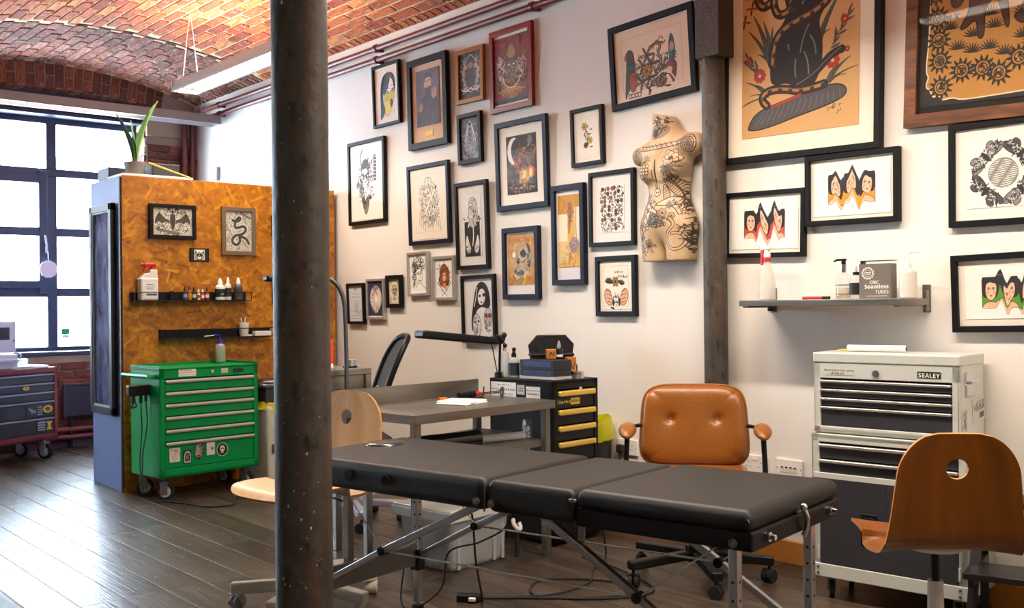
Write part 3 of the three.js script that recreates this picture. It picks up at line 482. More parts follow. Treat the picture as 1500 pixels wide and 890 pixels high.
{
  // spray bottle with a red trigger
  function spray(name, label, pos, turn, mats, s = 1, lab) {
    const t = thing(name, label, 'spray bottle', pos, turn); t.scale.setScalar(s);
    part(t, 'body', (() => { const g = rb(0.12, 0.15, 0.07, 0, 0.075, 0, 0.012), n = ext(shape([[-0.058, 0.145], [0.058, 0.145], [0.052, 0.16], [0.05, 0.2], [0.012, 0.2], [0.008, 0.18], [-0.03, 0.17]]), 0.044, 0.006).translate(0, 0, -0.022); return [g, n]; })(), mats[0]);
    part(t, 'trigger', [cy(0.018, 0.02, 0.02, 0.03, 0.213, 0), rb(0.085, 0.028, 0.028, 0.012, 0.238, 0, 0.008), ext(shape([[-0.022, 0.228], [-0.012, 0.228], [-0.014, 0.205], [-0.022, 0.19], [-0.03, 0.192], [-0.024, 0.21]]), 0.014, 0.002).translate(0, 0, -0.007), cx(0.009, 0.018, -0.036, 0.24, 0)], mats[1]);
    if (lab) part(t, 'label', bx(0.1, 0.1, 0.001, 0.002, 0.07, 0.0355), lab);
    return t;
  }
  const lab = new THREE.MeshStandardMaterial({ roughness: 0.5, map: canvasTex(128, 128, (g) => { g.fillStyle = '#f1efec'; g.fillRect(0, 0, 128, 128); g.fillStyle = '#8a8f9a'; g.fillRect(30, 14, 66, 8); g.fillRect(20, 32, 90, 3); g.fillRect(20, 40, 80, 3); g.fillRect(30, 52, 60, 6); g.fillStyle = '#335f9e'; g.fillRect(30, 96, 92, 16); }) });
  spray('spray_bottle', 'white spray bottle with a red trigger in the upper wire rack', [-6.945, 1.307, 1.535], Math.PI / 2, [M.white, M.red], 1.02, lab);
  solo('lid', 'small black round lid in the upper wire rack beside the spray bottle', 'lid', [cy(0.024, 0.026, 0.05, 0, 0.025, 0), cy(0.016, 0.016, 0.016, 0, 0.056, 0)], M.blackPlastic, [-6.95, 1.307, 1.367]);
  const inkG = la([[0, 0], [0.0135, 0], [0.014, 0.004], [0.014, 0.055], [0.007, 0.064]]), nozG = la([[0.0085, 0.062], [0.0085, 0.072], [0.003, 0.092], [0, 0.093]]), labG = la([[0.0143, 0.018], [0.0143, 0.042]]);
  const dual = (c, r = 0.4) => std(c, r, 0, { side: THREE.DoubleSide });
  [['#3d4658', '#18181c', '#8fa0b8', 'first small ink bottle from the left on the upper rack, dark blue'], ['#b5701c', '#5c2b22', '#c98a24', 'second small ink bottle from the left on the upper rack, amber'], ['#2c3a2c', '#141416', '#d8d4a8', 'third small ink bottle from the left on the upper rack, dark green'], ['#d8d2c8', '#eceae4', '#b8402e', 'fourth small ink bottle from the left on the upper rack, pale'], ['#b8352c', '#efe9e4', '#e8e0da', 'fifth small ink bottle from the left, red with a white cap'], ['#a82a22', '#3a2c28', '#d9d5d0', 'sixth small ink bottle from the left, red with a black cap']].forEach(([b, c, l, label], i) => {
    const t = thing('ink_bottle', label, 'ink bottle', [-6.94, 1.307, [1.276, 1.243, 1.209, 1.176, 1.146, 1.113][i]]); const s = [1.05, 1.15, 1, 0.85, 0.85, 1][i]; t.scale.setScalar(s);
    part(t, 'body', inkG, dual(b, 0.3)); part(t, 'cap', nozG, dual(c)); part(t, 'label', labG, dual(l, 0.6));
  });
  [['#e6e4de', '#ecebe8', '#1f4a3c', 0.036, 0.11, 1.015, 'large white topped bottle with a green mark on the upper rack'], ['#d9d5cf', '#ecebe8', '#232632', 0.024, 0.12, 0.955, 'slim white topped ink bottle beside the larger one on the upper rack'], ['#4a4c52', '#e6e5e2', '#3a3b40', 0.031, 0.115, 0.875, 'grey bottle with a white collar at the right of the upper rack']].forEach(([b, c, l, r, h, z, label], i) => {
    const t = thing('ink_bottle', label, 'ink bottle', [-6.94, 1.307, z]);
    part(t, 'body', la([[0, 0], [r - 0.002, 0], [r, 0.004], [r, h * 0.8], [r * 0.8, h * 0.95], [r * 0.45, h]]), dual(b, 0.4)); part(t, 'cap', la([[r * 0.5, h - 0.002], [r * 0.5, h + 0.016], [r * 0.2, h + 0.045], [0, h + 0.047]]), dual(c)); part(t, 'label', la([[r + 0.0006, h * 0.2], [r + 0.0006, h * 0.72]]), dual(i ? l : '#1a1c20', 0.6));
    if (!i) part(t, 'mark', bx(0.0015, 0.02, 0.022, r + 0.001, h * 0.42, 0), std('#3fae7a', 0.5));
  });
  const cup = thing('paper_cup', 'white paper cup with two sticks standing in the lower wire rack', 'cup', [-6.94, 1.043, 0.835]);
  part(cup, 'cup', la([[0, 0.002], [0.026, 0.002], [0.037, 0.1], [0.039, 0.1], [0.029, 0], [0, 0]]), M.white); parts(cup, 'stick', [rod([0, 0.01, 0.005], [0.005, 0.14, -0.012], 0.004), rod([0.005, 0.01, 0], [0, 0.135, 0.022], 0.004)], M.paper);
  solo('carton', 'small white carton lying in the lower wire rack beside the cup', 'box', [rb(0.05, 0.035, 0.13, 0, 0.0175, 0, 0.003), rb(0.04, 0.012, 0.06, 0.01, 0.006, 0.12, 0.003)], M.white, [-6.945, 1.043, 0.69]);
  // shallow boxes near the column
  for (const [y, h, l, wood] of [[1.77, 0.165, 'orange wooden wall box high on the orange board by the column', 1], [1.28, 0.17, 'black wire frame box lower on the orange board by the column', 0]]) {
    const t = thing('wall_box', l, 'wall box', [-6.998, y, 0.46], Math.PI / 2);
    if (wood) part(t, 'wood', [rb(0.05, 0.2, 0.012, -0.075, 0.1, 0.09, 0.002), rb(0.24, 0.012, 0.09, 0, 0.006, 0.045, 0.002), rb(0.012, h, 0.09, 0.114, h / 2, 0.045, 0.002)], std('#c07a28', 0.5)), part(t, 'bottle', [cy(0.03, 0.03, 0.1, -0.02, 0.062, 0.05), cy(0.03, 0.03, 0.1, 0.05, 0.062, 0.05)], std('#4a5a7a', 0.3));
    const w = []; for (const x of [-0.115, 0.115]) for (const z of [0.003, 0.098]) w.push(rod([x, 0, z], [x, h, z], 0.004)); for (const yy of [0, h]) { for (const z of [0.003, 0.098]) w.push(cx(0.004, 0.23, 0, yy, z)); for (const x of [-0.115, 0.115]) w.push(rod([x, yy, 0], [x, yy, 0.098], 0.004)); }
    part(t, 'wire_frame', w, M.black);
  }
}
{ // plant on top of the partition
  const t = thing('potted_plant', 'snake plant in a grey pot on top of the partition', 'plant', [-7.2, 2.18, 1.52]);
  part(t, 'pot', la([[0, 0], [0.055, 0], [0.075, 0.085], [0.08, 0.1], [0.074, 0.1], [0.06, 0.09], [0, 0.088]]), std('#6f6a66', 0.6));
  const leaf = (h, w, lean, dir, tw) => { const g = new THREE.PlaneGeometry(1, 1, 4, 14), p = g.attributes.position; for (let i = 0; i < p.count; i++) { const v = p.getY(i) + 0.5, u = p.getX(i), ww = w * Math.pow(Math.sin(Math.PI * clamp(v * 0.86 + 0.1)), 0.8); const a = dir + tw * v, x = Math.cos(a) * u * ww, z = Math.sin(a) * u * ww + 0.25 * ww * (4 * u * u - 1) * 0.4; p.setXYZ(i, x + lean[0] * v * v, 0.07 + h * v, z + lean[1] * v * v); } g.computeVertexNormals(); return g; };
  const mats = ['#5f8a34', '#4a7440', '#6f9a3a', '#3f6648'].map((c) => std(c, 0.45, 0, { side: THREE.DoubleSide }));
  [[0.48, 0.045, [0.02, -0.16], 1.2, 0.5, 2], [0.33, 0.05, [-0.02, 0.02], 0.4, 0.4, 0], [0.36, 0.045, [-0.02, 0.12], 2.2, 0.4, 3], [0.3, 0.04, [0.03, -0.05], 0.9, 0.7, 1], [0.4, 0.035, [0.02, -0.1], 1.6, 0.3, 1], [0.26, 0.04, [0.04, 0.03], 2.6, 0.4, 0], [0.22, 0.04, [-0.04, -0.08], 1.1, 0.6, 2], [0.3, 0.03, [-0.05, -0.02], 1.8, 0.5, 3]].forEach(([h, w, lean, dir, tw, m]) => part(t, 'leaf', leaf(h, w, lean, dir, tw), mats[m]));
  solo('planter_tray', 'dark open tray on top of the partition, left of the plant pot', 'tray', [rb(0.22, 0.09, 0.012, 0, 0.045, 0.09, 0.003), rb(0.22, 0.09, 0.012, 0, 0.045, -0.09, 0.003), rb(0.012, 0.09, 0.19, -0.104, 0.045, 0, 0.003), rb(0.012, 0.09, 0.19, 0.104, 0.045, 0, 0.003), rb(0.22, 0.01, 0.19, 0, 0.005, 0, 0.003)], std('#3c4258', 0.5), [-7.45, 2.165, 1.56]);
  solo('storage_box', 'low dark box on top of the partition, right of the plant pot', 'box', [rb(0.16, 0.085, 0.2, 0, 0.0425, 0, 0.006), rb(0.165, 0.015, 0.205, 0, 0.088, 0, 0.004)], std('#26252b', 0.5), [-7.2, 2.18, 1.33]);
  solo('pencil', 'long yellow pencil leaning over the top edge of the partition', 'pencil', [rod([-7.08, 2.27, 1.47], [-6.98, 2.17, 1.21], 0.006, 6)], M.yellow);
}
{ // plastic bin with stickers beside the green chest
  const t = thing('pedal_bin', 'white plastic pedal bin covered in stickers beside the green chest', 'bin', [-6.7, 0, 0.7], 1.62);
  const w = 0.36, d = 0.36, h = 0.57;
  part(t, 'body', (() => { const g = rb(w, h, d, 0, h / 2, 0, 0.03, 4), p = g.attributes.position; for (let i = 0; i < p.count; i++) { const k = 0.9 + 0.1 * p.getY(i) / h; p.setX(i, p.getX(i) * k); p.setZ(i, p.getZ(i) * k); } g.computeVertexNormals(); return g; })(), std('#cfcabd', 0.5));
  part(t, 'bag', (() => { const g = new THREE.CylinderGeometry(0.195, 0.2, 0.055, 60, 4, true), p = g.attributes.position, r = fbm(5, 16, 3); for (let i = 0; i < p.count; i++) { const a = Math.atan2(p.getZ(i), p.getX(i)), sq = 1 / Math.max(Math.abs(Math.cos(a)), Math.abs(Math.sin(a))), k = Math.min(sq, 1.2) * (0.93 + 0.08 * r(a / 6.283 + 0.5, p.getY(i) * 4)); p.setX(i, p.getX(i) * k); p.setZ(i, p.getZ(i) * k); p.setY(i, p.getY(i) + (r(a / 6.283 + 0.2, 0.3) - 0.5) * 0.03); } g.translate(0, h - 0.01, 0); g.computeVertexNormals(); return g; })(), std('#d8c81e', 0.4, 0, { side: THREE.DoubleSide }));
  part(t, 'pedal', [rb(0.12, 0.03, 0.07, 0.02, 0.025, d / 2 + 0.01, 0.006), rb(0.12, 0.16, 0.01, 0.02, 0.11, d / 2 * 0.92 - 0.001, 0.02)], std('#5a5650', 0.6));
  const z = d / 2 * 0.975;
  for (const [wd, hh, x, y, k, rd] of [[0.06, 0.085, -0.01, 0.235, 'heyho'], [0.045, 0.07, -0.01, 0.36, 'horseshoe'], [0.075, 0.08, -0.095, 0.38, 'fox', 1], [0.03, 0.034, -0.06, 0.49, 'orange', 1], [0.055, 0.065, -0.12, 0.265, 'redcard'], [0.06, 0.07, 0.0, 0.465, 'pencil'], [0.05, 0.06, 0.09, 0.4, 'pencil']]) sticker(t, 'sticker', wd, hh, [x, y, z * (0.9 + 0.1 * y / h) + 0.014], 0, k, rd);
  const b = thing('cash_box', 'black box with a small label standing on the sticker covered bin', 'box', [-6.7, h + 0.012, 0.7], 1.62);
  part(b, 'body', [rb(0.36, 0.1, 0.32, 0, 0.05, 0, 0.01), rb(0.37, 0.02, 0.33, 0, 0.11, 0, 0.006)], std('#2c2d33', 0.45)); sticker(b, 'sticker', 0.035, 0.045, [0.05, 0.055, 0.162], 0, 'redcard');
  const mg = thing('magazine_pile', 'untidy pile of magazines on the black box beside the green chest', 'magazines', [-6.7, h + 0.133, 0.72], 1.5);
  [['#d5d2cc', 0.1, 0], ['#c04a3a', -0.25, 0.012], ['#e4e2dc', 0.3, 0.022], ['#2a2a2c', -0.1, 0.031]].forEach(([c, a, y]) => part(mg, 'magazine', rb(0.3, 0.009, 0.22, 0.02 * a, y + 0.0045, 0, 0.002).rotateY(a), std(c, 0.35)));
}
solo('thermostat', 'small grey box on the white wall above the partition', 'sensor', [rb(0.06, 0.13, 0.03, 0, 0, 0.015, 0.008), rb(0.05, 0.02, 0.034, 0, -0.03, 0.016, 0.004)], std('#a6a5b4', 0.5), [-9.16, 2.516, 0]);

// ---------------------------------------------------------------- drawing helpers for the prints; units: width = 100
const A = {};
function blob(g, pts, fill, stroke, lw = 1) {
  const n = pts.length; g.beginPath(); const m = (a, b) => [(a[0] + b[0]) / 2, (a[1] + b[1]) / 2]; let s = m(pts[n - 1], pts[0]); g.moveTo(...s);
  for (let i = 0; i < n; i++) { const e = m(pts[i], pts[(i + 1) % n]); g.quadraticCurveTo(pts[i][0], pts[i][1], e[0], e[1]); }
  g.closePath(); if (fill) { g.fillStyle = fill; g.fill(); } if (stroke) { g.strokeStyle = stroke; g.lineWidth = lw; g.stroke(); }
}
function curve(g, pts, c, lw) { g.beginPath(); g.moveTo(...pts[0]); for (let i = 1; i < pts.length - 1; i++) { const e = i < pts.length - 2 ? [(pts[i][0] + pts[i + 1][0]) / 2, (pts[i][1] + pts[i + 1][1]) / 2] : pts[i + 1]; g.quadraticCurveTo(pts[i][0], pts[i][1], e[0], e[1]); } if (pts.length === 2) g.lineTo(...pts[1]); g.strokeStyle = c; g.lineWidth = lw; g.lineCap = 'round'; g.lineJoin = 'round'; g.stroke(); }
function ell(g, x, y, a, b, c, rot = 0, stroke, lw = 1) { g.beginPath(); g.ellipse(x, y, a, b, rot, 0, 7); if (c) { g.fillStyle = c; g.fill(); } if (stroke) { g.strokeStyle = stroke; g.lineWidth = lw; g.stroke(); } }
function leaf(g, x, y, L, a, w, fill, st = '#1c1a18') { g.save(); g.translate(x, y); g.rotate(a); g.beginPath(); g.moveTo(0, 0); g.quadraticCurveTo(L * 0.5, -w, L, 0); g.quadraticCurveTo(L * 0.5, w, 0, 0); if (fill) { g.fillStyle = fill; g.fill(); } if (st) { g.strokeStyle = st; g.lineWidth = 0.5; g.stroke(); } g.restore(); }
function flower(g, x, y, r, n, fill, core = '#2a2018', st = '#1c1a18') { for (let k = 0; k < 2; k++) for (let i = 0; i < n; i++) { const a = i / n * 6.283 + k * 0.4; ell(g, x + Math.cos(a) * r * (0.6 - k * 0.25), y + Math.sin(a) * r * (0.6 - k * 0.25), r * 0.42, r * 0.3, fill, a, st, 0.6); } ell(g, x, y, r * 0.24, r * 0.24, core); }
function scrib(g, n, x, y, a, b, c, seed, lw = 0.7, L = 14) { const r = rng(seed); g.strokeStyle = c; g.lineWidth = lw; g.lineCap = 'round'; for (let i = 0; i < n; i++) { const t = r() * 6.283, q = Math.sqrt(r()), px = x + Math.cos(t) * a * q, py = y + Math.sin(t) * b * q; g.beginPath(); g.moveTo(px, py); g.bezierCurveTo(px + (r() - .5) * L, py + (r() - .5) * L, px + (r() - .5) * L, py + (r() - .5) * L, px + (r() - .5) * L * 1.4, py + (r() - .5) * L * 1.4); g.stroke(); } }
function dabs(g, n, x, y, a, b, cols, seed, s = 5) { const r = rng(seed); for (let i = 0; i < n; i++) { const t = r() * 6.283, q = Math.sqrt(r()); leaf(g, x + Math.cos(t) * a * q, y + Math.sin(t) * b * q, s * (0.5 + r()), r() * 6.283, s * (0.15 + r() * 0.25), cols[r() * cols.length | 0], null); } }
const fillAll = (g, H, c) => { g.fillStyle = c; g.fillRect(0, 0, 100, H); };
const mirror = (g, f) => { f(); g.save(); g.translate(100, 0); g.scale(-1, 1); f(); g.restore(); };
function face(g, x, y, s, skin, line = '#1a1614') {              // a simple drawn face, s = half height
  ell(g, x, y, s * 0.68, s, skin, 0, line, s * 0.05); for (const k of [-1, 1]) { ell(g, x + k * s * 0.28, y - s * 0.08, s * 0.15, s * 0.09, '#f4efe8', 0, line, s * 0.05); ell(g, x + k * s * 0.28, y - s * 0.08, s * 0.07, s * 0.08, line); curve(g, [[x + k * s * 0.12, y - s * 0.26], [x + k * s * 0.3, y - s * 0.34], [x + k * s * 0.48, y - s * 0.24]], line, s * 0.06); }
  curve(g, [[x, y - s * 0.05], [x + s * 0.08, y + s * 0.25], [x - s * 0.04, y + s * 0.27]], line, s * 0.04); blob(g, [[x - s * 0.2, y + s * 0.5], [x, y + s * 0.43], [x + s * 0.2, y + s * 0.5], [x, y + s * 0.6]], '#b0322a', line, s * 0.03);
}
A.yellowface = (g, H) => {
  fillAll(g, H, '#e4d8c4'); const K = '#15130f';
  blob(g, [[50, 14], [78, 18], [88, 40], [84, 70], [70, 30], [50, 26], [36, 44], [34, 80], [44, 108], [28, 122], [20, 124], [24, 100], [22, 60], [30, 26]], K);
  blob(g, [[52, 24], [74, 30], [82, 54], [80, 78], [66, 106], [56, 118], [42, 112], [40, 84], [36, 60]], '#efe6d4', K, 1.4);
  blob(g, [[40, 66], [52, 60], [58, 68], [70, 58], [82, 64], [80, 82], [66, 106], [56, 119], [42, 112], [40, 90]], '#d9c018', K, 1);
  blob(g, [[52, 24], [66, 26], [62, 40], [52, 58], [38, 70], [34, 60], [40, 36]], K);
  for (const [x, y] of [[54, 62], [74, 58]]) { ell(g, x, y, 6, 3, '#f3ecd9', 0, K, 1); ell(g, x, y, 2.4, 3, K); curve(g, [[x - 7, y - 8], [x, y - 11], [x + 7, y - 8]], K, 1.6); }
  ell(g, 52, 76, 7, 7, null, 0, K, 1.2); ell(g, 52, 76, 3.4, 3.4, null, 0, K, 1); curve(g, [[66, 60], [70, 76], [66, 80]], K, 1.2); blob(g, [[62, 82], [70, 78], [76, 84], [74, 94], [66, 100], [64, 92]], K); curve(g, [[80, 104], [84, 110], [78, 112]], K, 1);
};
A.portrait = (g, H) => {
  const gr = g.createLinearGradient(0, 0, 100, H); gr.addColorStop(0, '#4d4350'); gr.addColorStop(0.5, '#6a5d66'); gr.addColorStop(1, '#2f262c'); g.fillStyle = gr; g.fillRect(0, 0, 100, H);
  blob(g, [[30, 66], [56, 58], [90, 70], [98, 110], [98, 180], [8, 180], [8, 110], [14, 80]], '#3d322f'); scrib(g, 60, 54, 120, 40, 40, '#5b4b44', 4, 1.6, 18);
  blob(g, [[36, 14], [56, 12], [66, 28], [64, 48], [52, 62], [40, 54], [33, 36]], '#c09478'); blob(g, [[32, 20], [44, 6], [64, 10], [70, 26], [60, 20], [40, 20], [34, 34]], '#2c2220'); blob(g, [[36, 42], [50, 48], [64, 40], [64, 56], [54, 72], [42, 64]], '#35261f');
  g.fillStyle = '#2a1d18'; g.fillRect(39, 28, 9, 2.4); g.fillRect(53, 27, 9, 2.4); ell(g, 49, 44, 3, 5, '#8c6450');
  blob(g, [[66, 56], [80, 46], [88, 56], [86, 72], [72, 78], [64, 68]], '#b08266'); for (let i = 0; i < 4; i++) curve(g, [[68 + i * 4, 50 + i], [66 + i * 5, 66]], '#6b4736', 1); blob(g, [[12, 86], [24, 78], [30, 92], [22, 106], [10, 102]], '#a87c62');
};
A.ornate = (g, H) => { fillAll(g, H, '#2e2620'); mirror(g, () => { scrib(g, 44, 22, H * 0.45, 18, H * 0.42, '#d8cbb4', 12, 1.3, 20); curve(g, [[50, 6], [26, 20], [14, 60], [22, 100], [50, 112]], '#e2d6c0', 2.2); curve(g, [[8, H - 30], [30, H - 14], [50, H - 30]], '#efe4cf', 4); dabs(g, 20, 26, H - 26, 18, 8, ['#d8cbb4'], 8, 8); ell(g, 26, 40, 9, 7, '#c9987a'); }); ell(g, 50, H * 0.5, 22, 26, '#3a302a'); ell(g, 50, H * 0.28, 12, 9, '#8a7a68'); };
A.deity = (g, H) => {
  fillAll(g, H, '#7e2a1c'); dabs(g, 60, 50, 50, 50, 60, ['#9c3a22', '#6a2218', '#b04a26'], 3, 14); dabs(g, 160, 50, H * 0.62, 48, 44, ['#3a2a20', '#5a4630', '#7a5c34', '#2c2522'], 5, 14);
  blob(g, [[50, 12], [60, 24], [62, 42], [38, 42], [40, 24]], '#a8894e'); blob(g, [[36, 44], [64, 44], [66, 64], [58, 92], [42, 92], [34, 64]], '#6e5a44'); for (const k of [-1, 1]) { ell(g, 50 + k * 7, 54, 3, 2, '#e6e0cf'); curve(g, [[50 + k * 14, 70], [50 + k * 34, 56], [50 + k * 38, 36]], '#7a6a54', 5); curve(g, [[50 + k * 14, 80], [50 + k * 36, 84], [50 + k * 34, 68]], '#8a7458', 5); }
  for (let i = -7; i <= 7; i++) curve(g, [[50, H * 0.76], [50 + i * 5.4, H * 0.97 - Math.abs(i) * 2.6]], i % 2 ? '#d8a04a' : '#a8702e', 2.2); for (let i = 0; i < 17; i++) { const a = 0.3 + i / 16 * 2.5; ell(g, 50 + Math.cos(a) * 26, 72 + Math.sin(a) * 26, 2, 2, '#d9cdb4'); } scrib(g, 60, 50, 84, 34, 26, '#c9a860', 6, 1, 8); scrib(g, 30, 20, 62, 12, 22, '#d8d0c4', 9, 1.4, 12); scrib(g, 20, 80, 56, 12, 18, '#cfc6bc', 10, 1.4, 12); g.fillStyle = '#23262b'; g.fillRect(0, H - 8, 100, 8);
};
A.mandala = (g, H) => { fillAll(g, H, '#4a4850'); mirror(g, () => { scrib(g, 110, 26, H * 0.55, 26, H * 0.46, '#b9b6c2', 21, 0.9, 11); for (let i = 1; i < 6; i++) curve(g, [[50, 8 + i * 4], [36 - i * 3, 20 + i * 8], [44 - i * 4, 50 + i * 12], [50, 90 + i * 7]], '#d9d6de', 1.1); }); ell(g, 50, 24, 8, 8, '#26242a', 0, '#d9d6de', 1.2); };
A.warrior = (g, H) => {
  fillAll(g, H, '#ece6dc'); const K = '#26262a'; dabs(g, 70, 46, 62, 22, 36, ['#3a3b42', '#26262a', '#6d6f78', '#8f919a', '#4c4e56'], 31, 13); scrib(g, 150, 46, 64, 24, 40, K, 32, 0.7, 10); blob(g, [[34, 34], [42, 24], [54, 26], [58, 36], [48, 42], [36, 42]], '#30313a'); curve(g, [[34, 34], [26, 20], [38, 8]], K, 2.4); ell(g, 46, 46, 8, 6, '#dcd6cc', 0, K, 1); blob(g, [[36, 90], [58, 90], [54, 112], [46, 122], [40, 112]], '#8a8578', K, 1); scrib(g, 40, 46, 100, 10, 14, K, 33, 1, 8); dabs(g, 26, 46, 78, 26, 10, ['#f2ede4'], 34, 12);
  g.fillStyle = '#3a3b42'; g.fillRect(72, 20, 8, 44); for (let i = 0; i < 7; i++) { g.fillStyle = '#d6d1c8'; g.fillRect(73.5, 22 + i * 6, 5, 2); }
};
A.lineart = (g, H) => { fillAll(g, H, '#e9e0cd'); g.strokeStyle = '#cfc4ae'; g.lineWidth = 0.6; g.strokeRect(12, 10, 76, H - 22); const K = '#3b3a38'; scrib(g, 260, 50, 58, 28, 40, K, 41, 0.45, 10); dabs(g, 60, 52, 60, 24, 34, ['#6b6964', '#a8a49a', '#35342f', '#c9c3b4'], 42, 7); for (let i = 0; i < 12; i++) curve(g, [[24 + i * 5, 74 + (i % 3) * 4], [22 + i * 5.4, 92 + (i % 4) * 4]], K, 0.8); ell(g, 46, 22, 5, 8, '#e9e0cd', 0.2, K, 0.8); ell(g, 54, 22, 4, 8, '#e9e0cd', -0.1, K, 0.8); blob(g, [[66, 34], [72, 28], [74, 32], [68, 38]], '#151515'); curve(g, [[40, 74], [54, 52], [68, 36]], '#f4eede', 3); };
A.antler = (g, H) => { fillAll(g, H, '#d9d6cf'); g.fillStyle = '#1b1a1a'; g.fillRect(8, H * 0.44, 84, H * 0.56); dabs(g, 26, 50, H * 0.42, 46, 8, ['#1b1a1a', '#d9d6cf'], 51, 18); blob(g, [[34, 20], [60, 6], [80, 30], [84, 70], [70, 110], [50, 120], [30, 84]], '#b9b6b0', '#222', 1.4); dabs(g, 50, 56, 56, 22, 40, ['#efece6', '#8c8a86', '#55534f', '#2b2a29'], 52, 12); curve(g, [[56, 116], [58, 150], [50, 176]], '#f1eee8', 4); for (const k of [-1, 1]) { blob(g, [[50 + k * 30, H * 0.62], [50 + k * 20, H * 0.76], [50 + k * 6, H * 0.9], [50 + k * 26, H * 0.98], [50 + k * 40, H * 0.82]], '#dad7d1'); scrib(g, 20, 50 + k * 24, H * 0.86, 12, 20, '#2a2928', 54 + k, 1.2, 12); } };
A.moonlit = (g, H) => { fillAll(g, H, '#221a14'); dabs(g, 140, 52, H * 0.6, 46, H * 0.36, ['#5a3312', '#7a4a14', '#3a2416', '#93601a', '#2c1c14', '#6a2a18'], 61, 16); ell(g, 26, 34, 22, 30, '#e2dccd'); ell(g, 37, 34, 21, 27, '#2a1f18'); dabs(g, 44, 44, 48, 18, 22, ['#c9861a', '#8a5414', '#b8741a', '#2c2418', '#9c3a1c'], 62, 10); curve(g, [[24, 46], [34, 80], [54, 84]], '#a8281c', 5); dabs(g, 30, 78, 42, 16, 26, ['#c98a1e', '#3a2a1c', '#6b6a5c', '#a86c1a'], 63, 9); ell(g, 80, 84, 12, 14, '#c4601c'); ell(g, 80, 86, 5, 10, '#f2d27a'); blob(g, [[44, H * 0.66], [62, H * 0.58], [76, H * 0.66], [72, H * 0.8], [54, H * 0.86], [40, H * 0.8]], '#b8761c'); dabs(g, 36, 56, H * 0.72, 20, 16, ['#e6a62a', '#c9861a', '#7a4a14', '#f1d9a0'], 64, 10); blob(g, [[54, H * 0.7], [62, H * 0.67], [62, H * 0.74], [56, H * 0.76]], '#f2e8d2'); dabs(g, 80, 50, H * 0.9, 46, 14, ['#8c7a70', '#5c4238', '#a89488', '#3c2c26'], 65, 9); ell(g, 80, 14, 8, 10, '#6d665e'); };
A.skull = (g, H) => { fillAll(g, H, '#b9842e'); dabs(g, 120, 50, H / 2, 54, H / 2, ['#c99a3e', '#a8742a', '#b8622a', '#d0a850', '#a89a4e', '#b07a2c'], 71, 22); blob(g, [[30, 36], [44, 16], [70, 14], [88, 34], [86, 74], [74, 92], [60, 100], [36, 92], [20, 76], [18, 54]], '#b08a58'); blob(g, [[66, 18], [86, 34], [86, 76], [72, 92], [70, 62], [78, 44]], '#3c3b48'); ell(g, 58, 48, 13, 13, '#24242e', 0.3, '#c9c08a', 3); ell(g, 24, 50, 8, 9, '#f0dcae', 0, '#8a5a24', 2); blob(g, [[34, 54], [42, 54], [46, 72], [32, 74]], '#2b2a34'); blob(g, [[22, 82], [48, 78], [70, 84], [64, 98], [40, 104], [24, 98]], '#2e2a32'); for (let i = 0; i < 6; i++) { ell(g, 28 + i * 7, 84 + (i % 2), 2.6, 4, '#b9a884'); } ell(g, 42, 108, 12, 9, '#8a8a5e'); scrib(g, 50, 46, 60, 34, 40, '#e0c890', 72, 1, 10); scrib(g, 20, 50, 100, 24, 14, '#f0e6c8', 73, 1.4, 12); dabs(g, 30, 74, 70, 12, 26, ['#4a4a5c', '#2b2b36', '#c9c27a'], 74, 10); };
A.trio = (g, H) => { fillAll(g, H, '#dad6d2'); const K = '#1b191a'; blob(g, [[40, 20], [56, 6], [78, 12], [88, 36], [90, 62], [76, 66], [60, 60], [40, 70], [30, 100], [26, 120], [22, 90], [32, 50]], K); ell(g, 60, 40, 13, 18, '#d6d2ce', 0.2, K, 1); ell(g, 68, 36, 5, 4, K); ell(g, 54, 38, 4, 3, K); blob(g, [[54, 50], [64, 50], [60, 55]], K); ell(g, 42, 100, 14, 24, '#cfcbc6', -0.1, K, 1.4); for (const [x, y] of [[36, 94], [48, 92]]) { ell(g, x, y, 3.4, 2.2, K); } curve(g, [[42, 98], [46, 108], [40, 110]], K, 1.2); blob(g, [[36, 114], [46, 114], [41, 118]], K); scrib(g, 40, 40, 104, 16, 26, '#4a4748', 81, 1, 8); ell(g, 80, 84, 13, 20, '#b9b6b6', 0.1, K, 1.2); for (const x of [74, 86]) { ell(g, x, 80, 5, 4.4, '#9c2c24', 0, K, 1); } scrib(g, 30, 80, 98, 12, 18, '#3b393a', 82, 1.2, 9); curve(g, [[34, 60], [42, 40], [46, 20]], '#eee', 2); };
A.snakehair = (g, H) => { fillAll(g, H, '#efece4'); const K = '#1d1c1b'; scrib(g, 150, 48, 40, 34, 30, K, 91, 1.5, 16); dabs(g, 34, 48, 34, 32, 26, ['#1d1c1b', '#efece4', '#55524e'], 92, 10); blob(g, [[36, 50], [64, 48], [74, 66], [68, 92], [54, 102], [38, 84]], '#efece4', K, 1.4); for (const [x, y] of [[48, 66], [64, 64]]) { ell(g, x, y, 5, 3, '#f5f2ea', 0, K, 1.1); ell(g, x, y, 2, 2.6, K); curve(g, [[x - 6, y - 6], [x, y - 8], [x + 6, y - 5]], K, 1.6); } curve(g, [[57, 64], [62, 80], [56, 82]], K, 1.3); blob(g, [[50, 88], [57, 86], [64, 88], [57, 92]], K); scrib(g, 40, 24, 82, 8, 24, K, 93, 1.6, 12); curve(g, [[40, 90], [46, 106], [30, 112]], K, 1.6); curve(g, [[64, 98], [74, 106], [88, 116]], K, 1.6); };
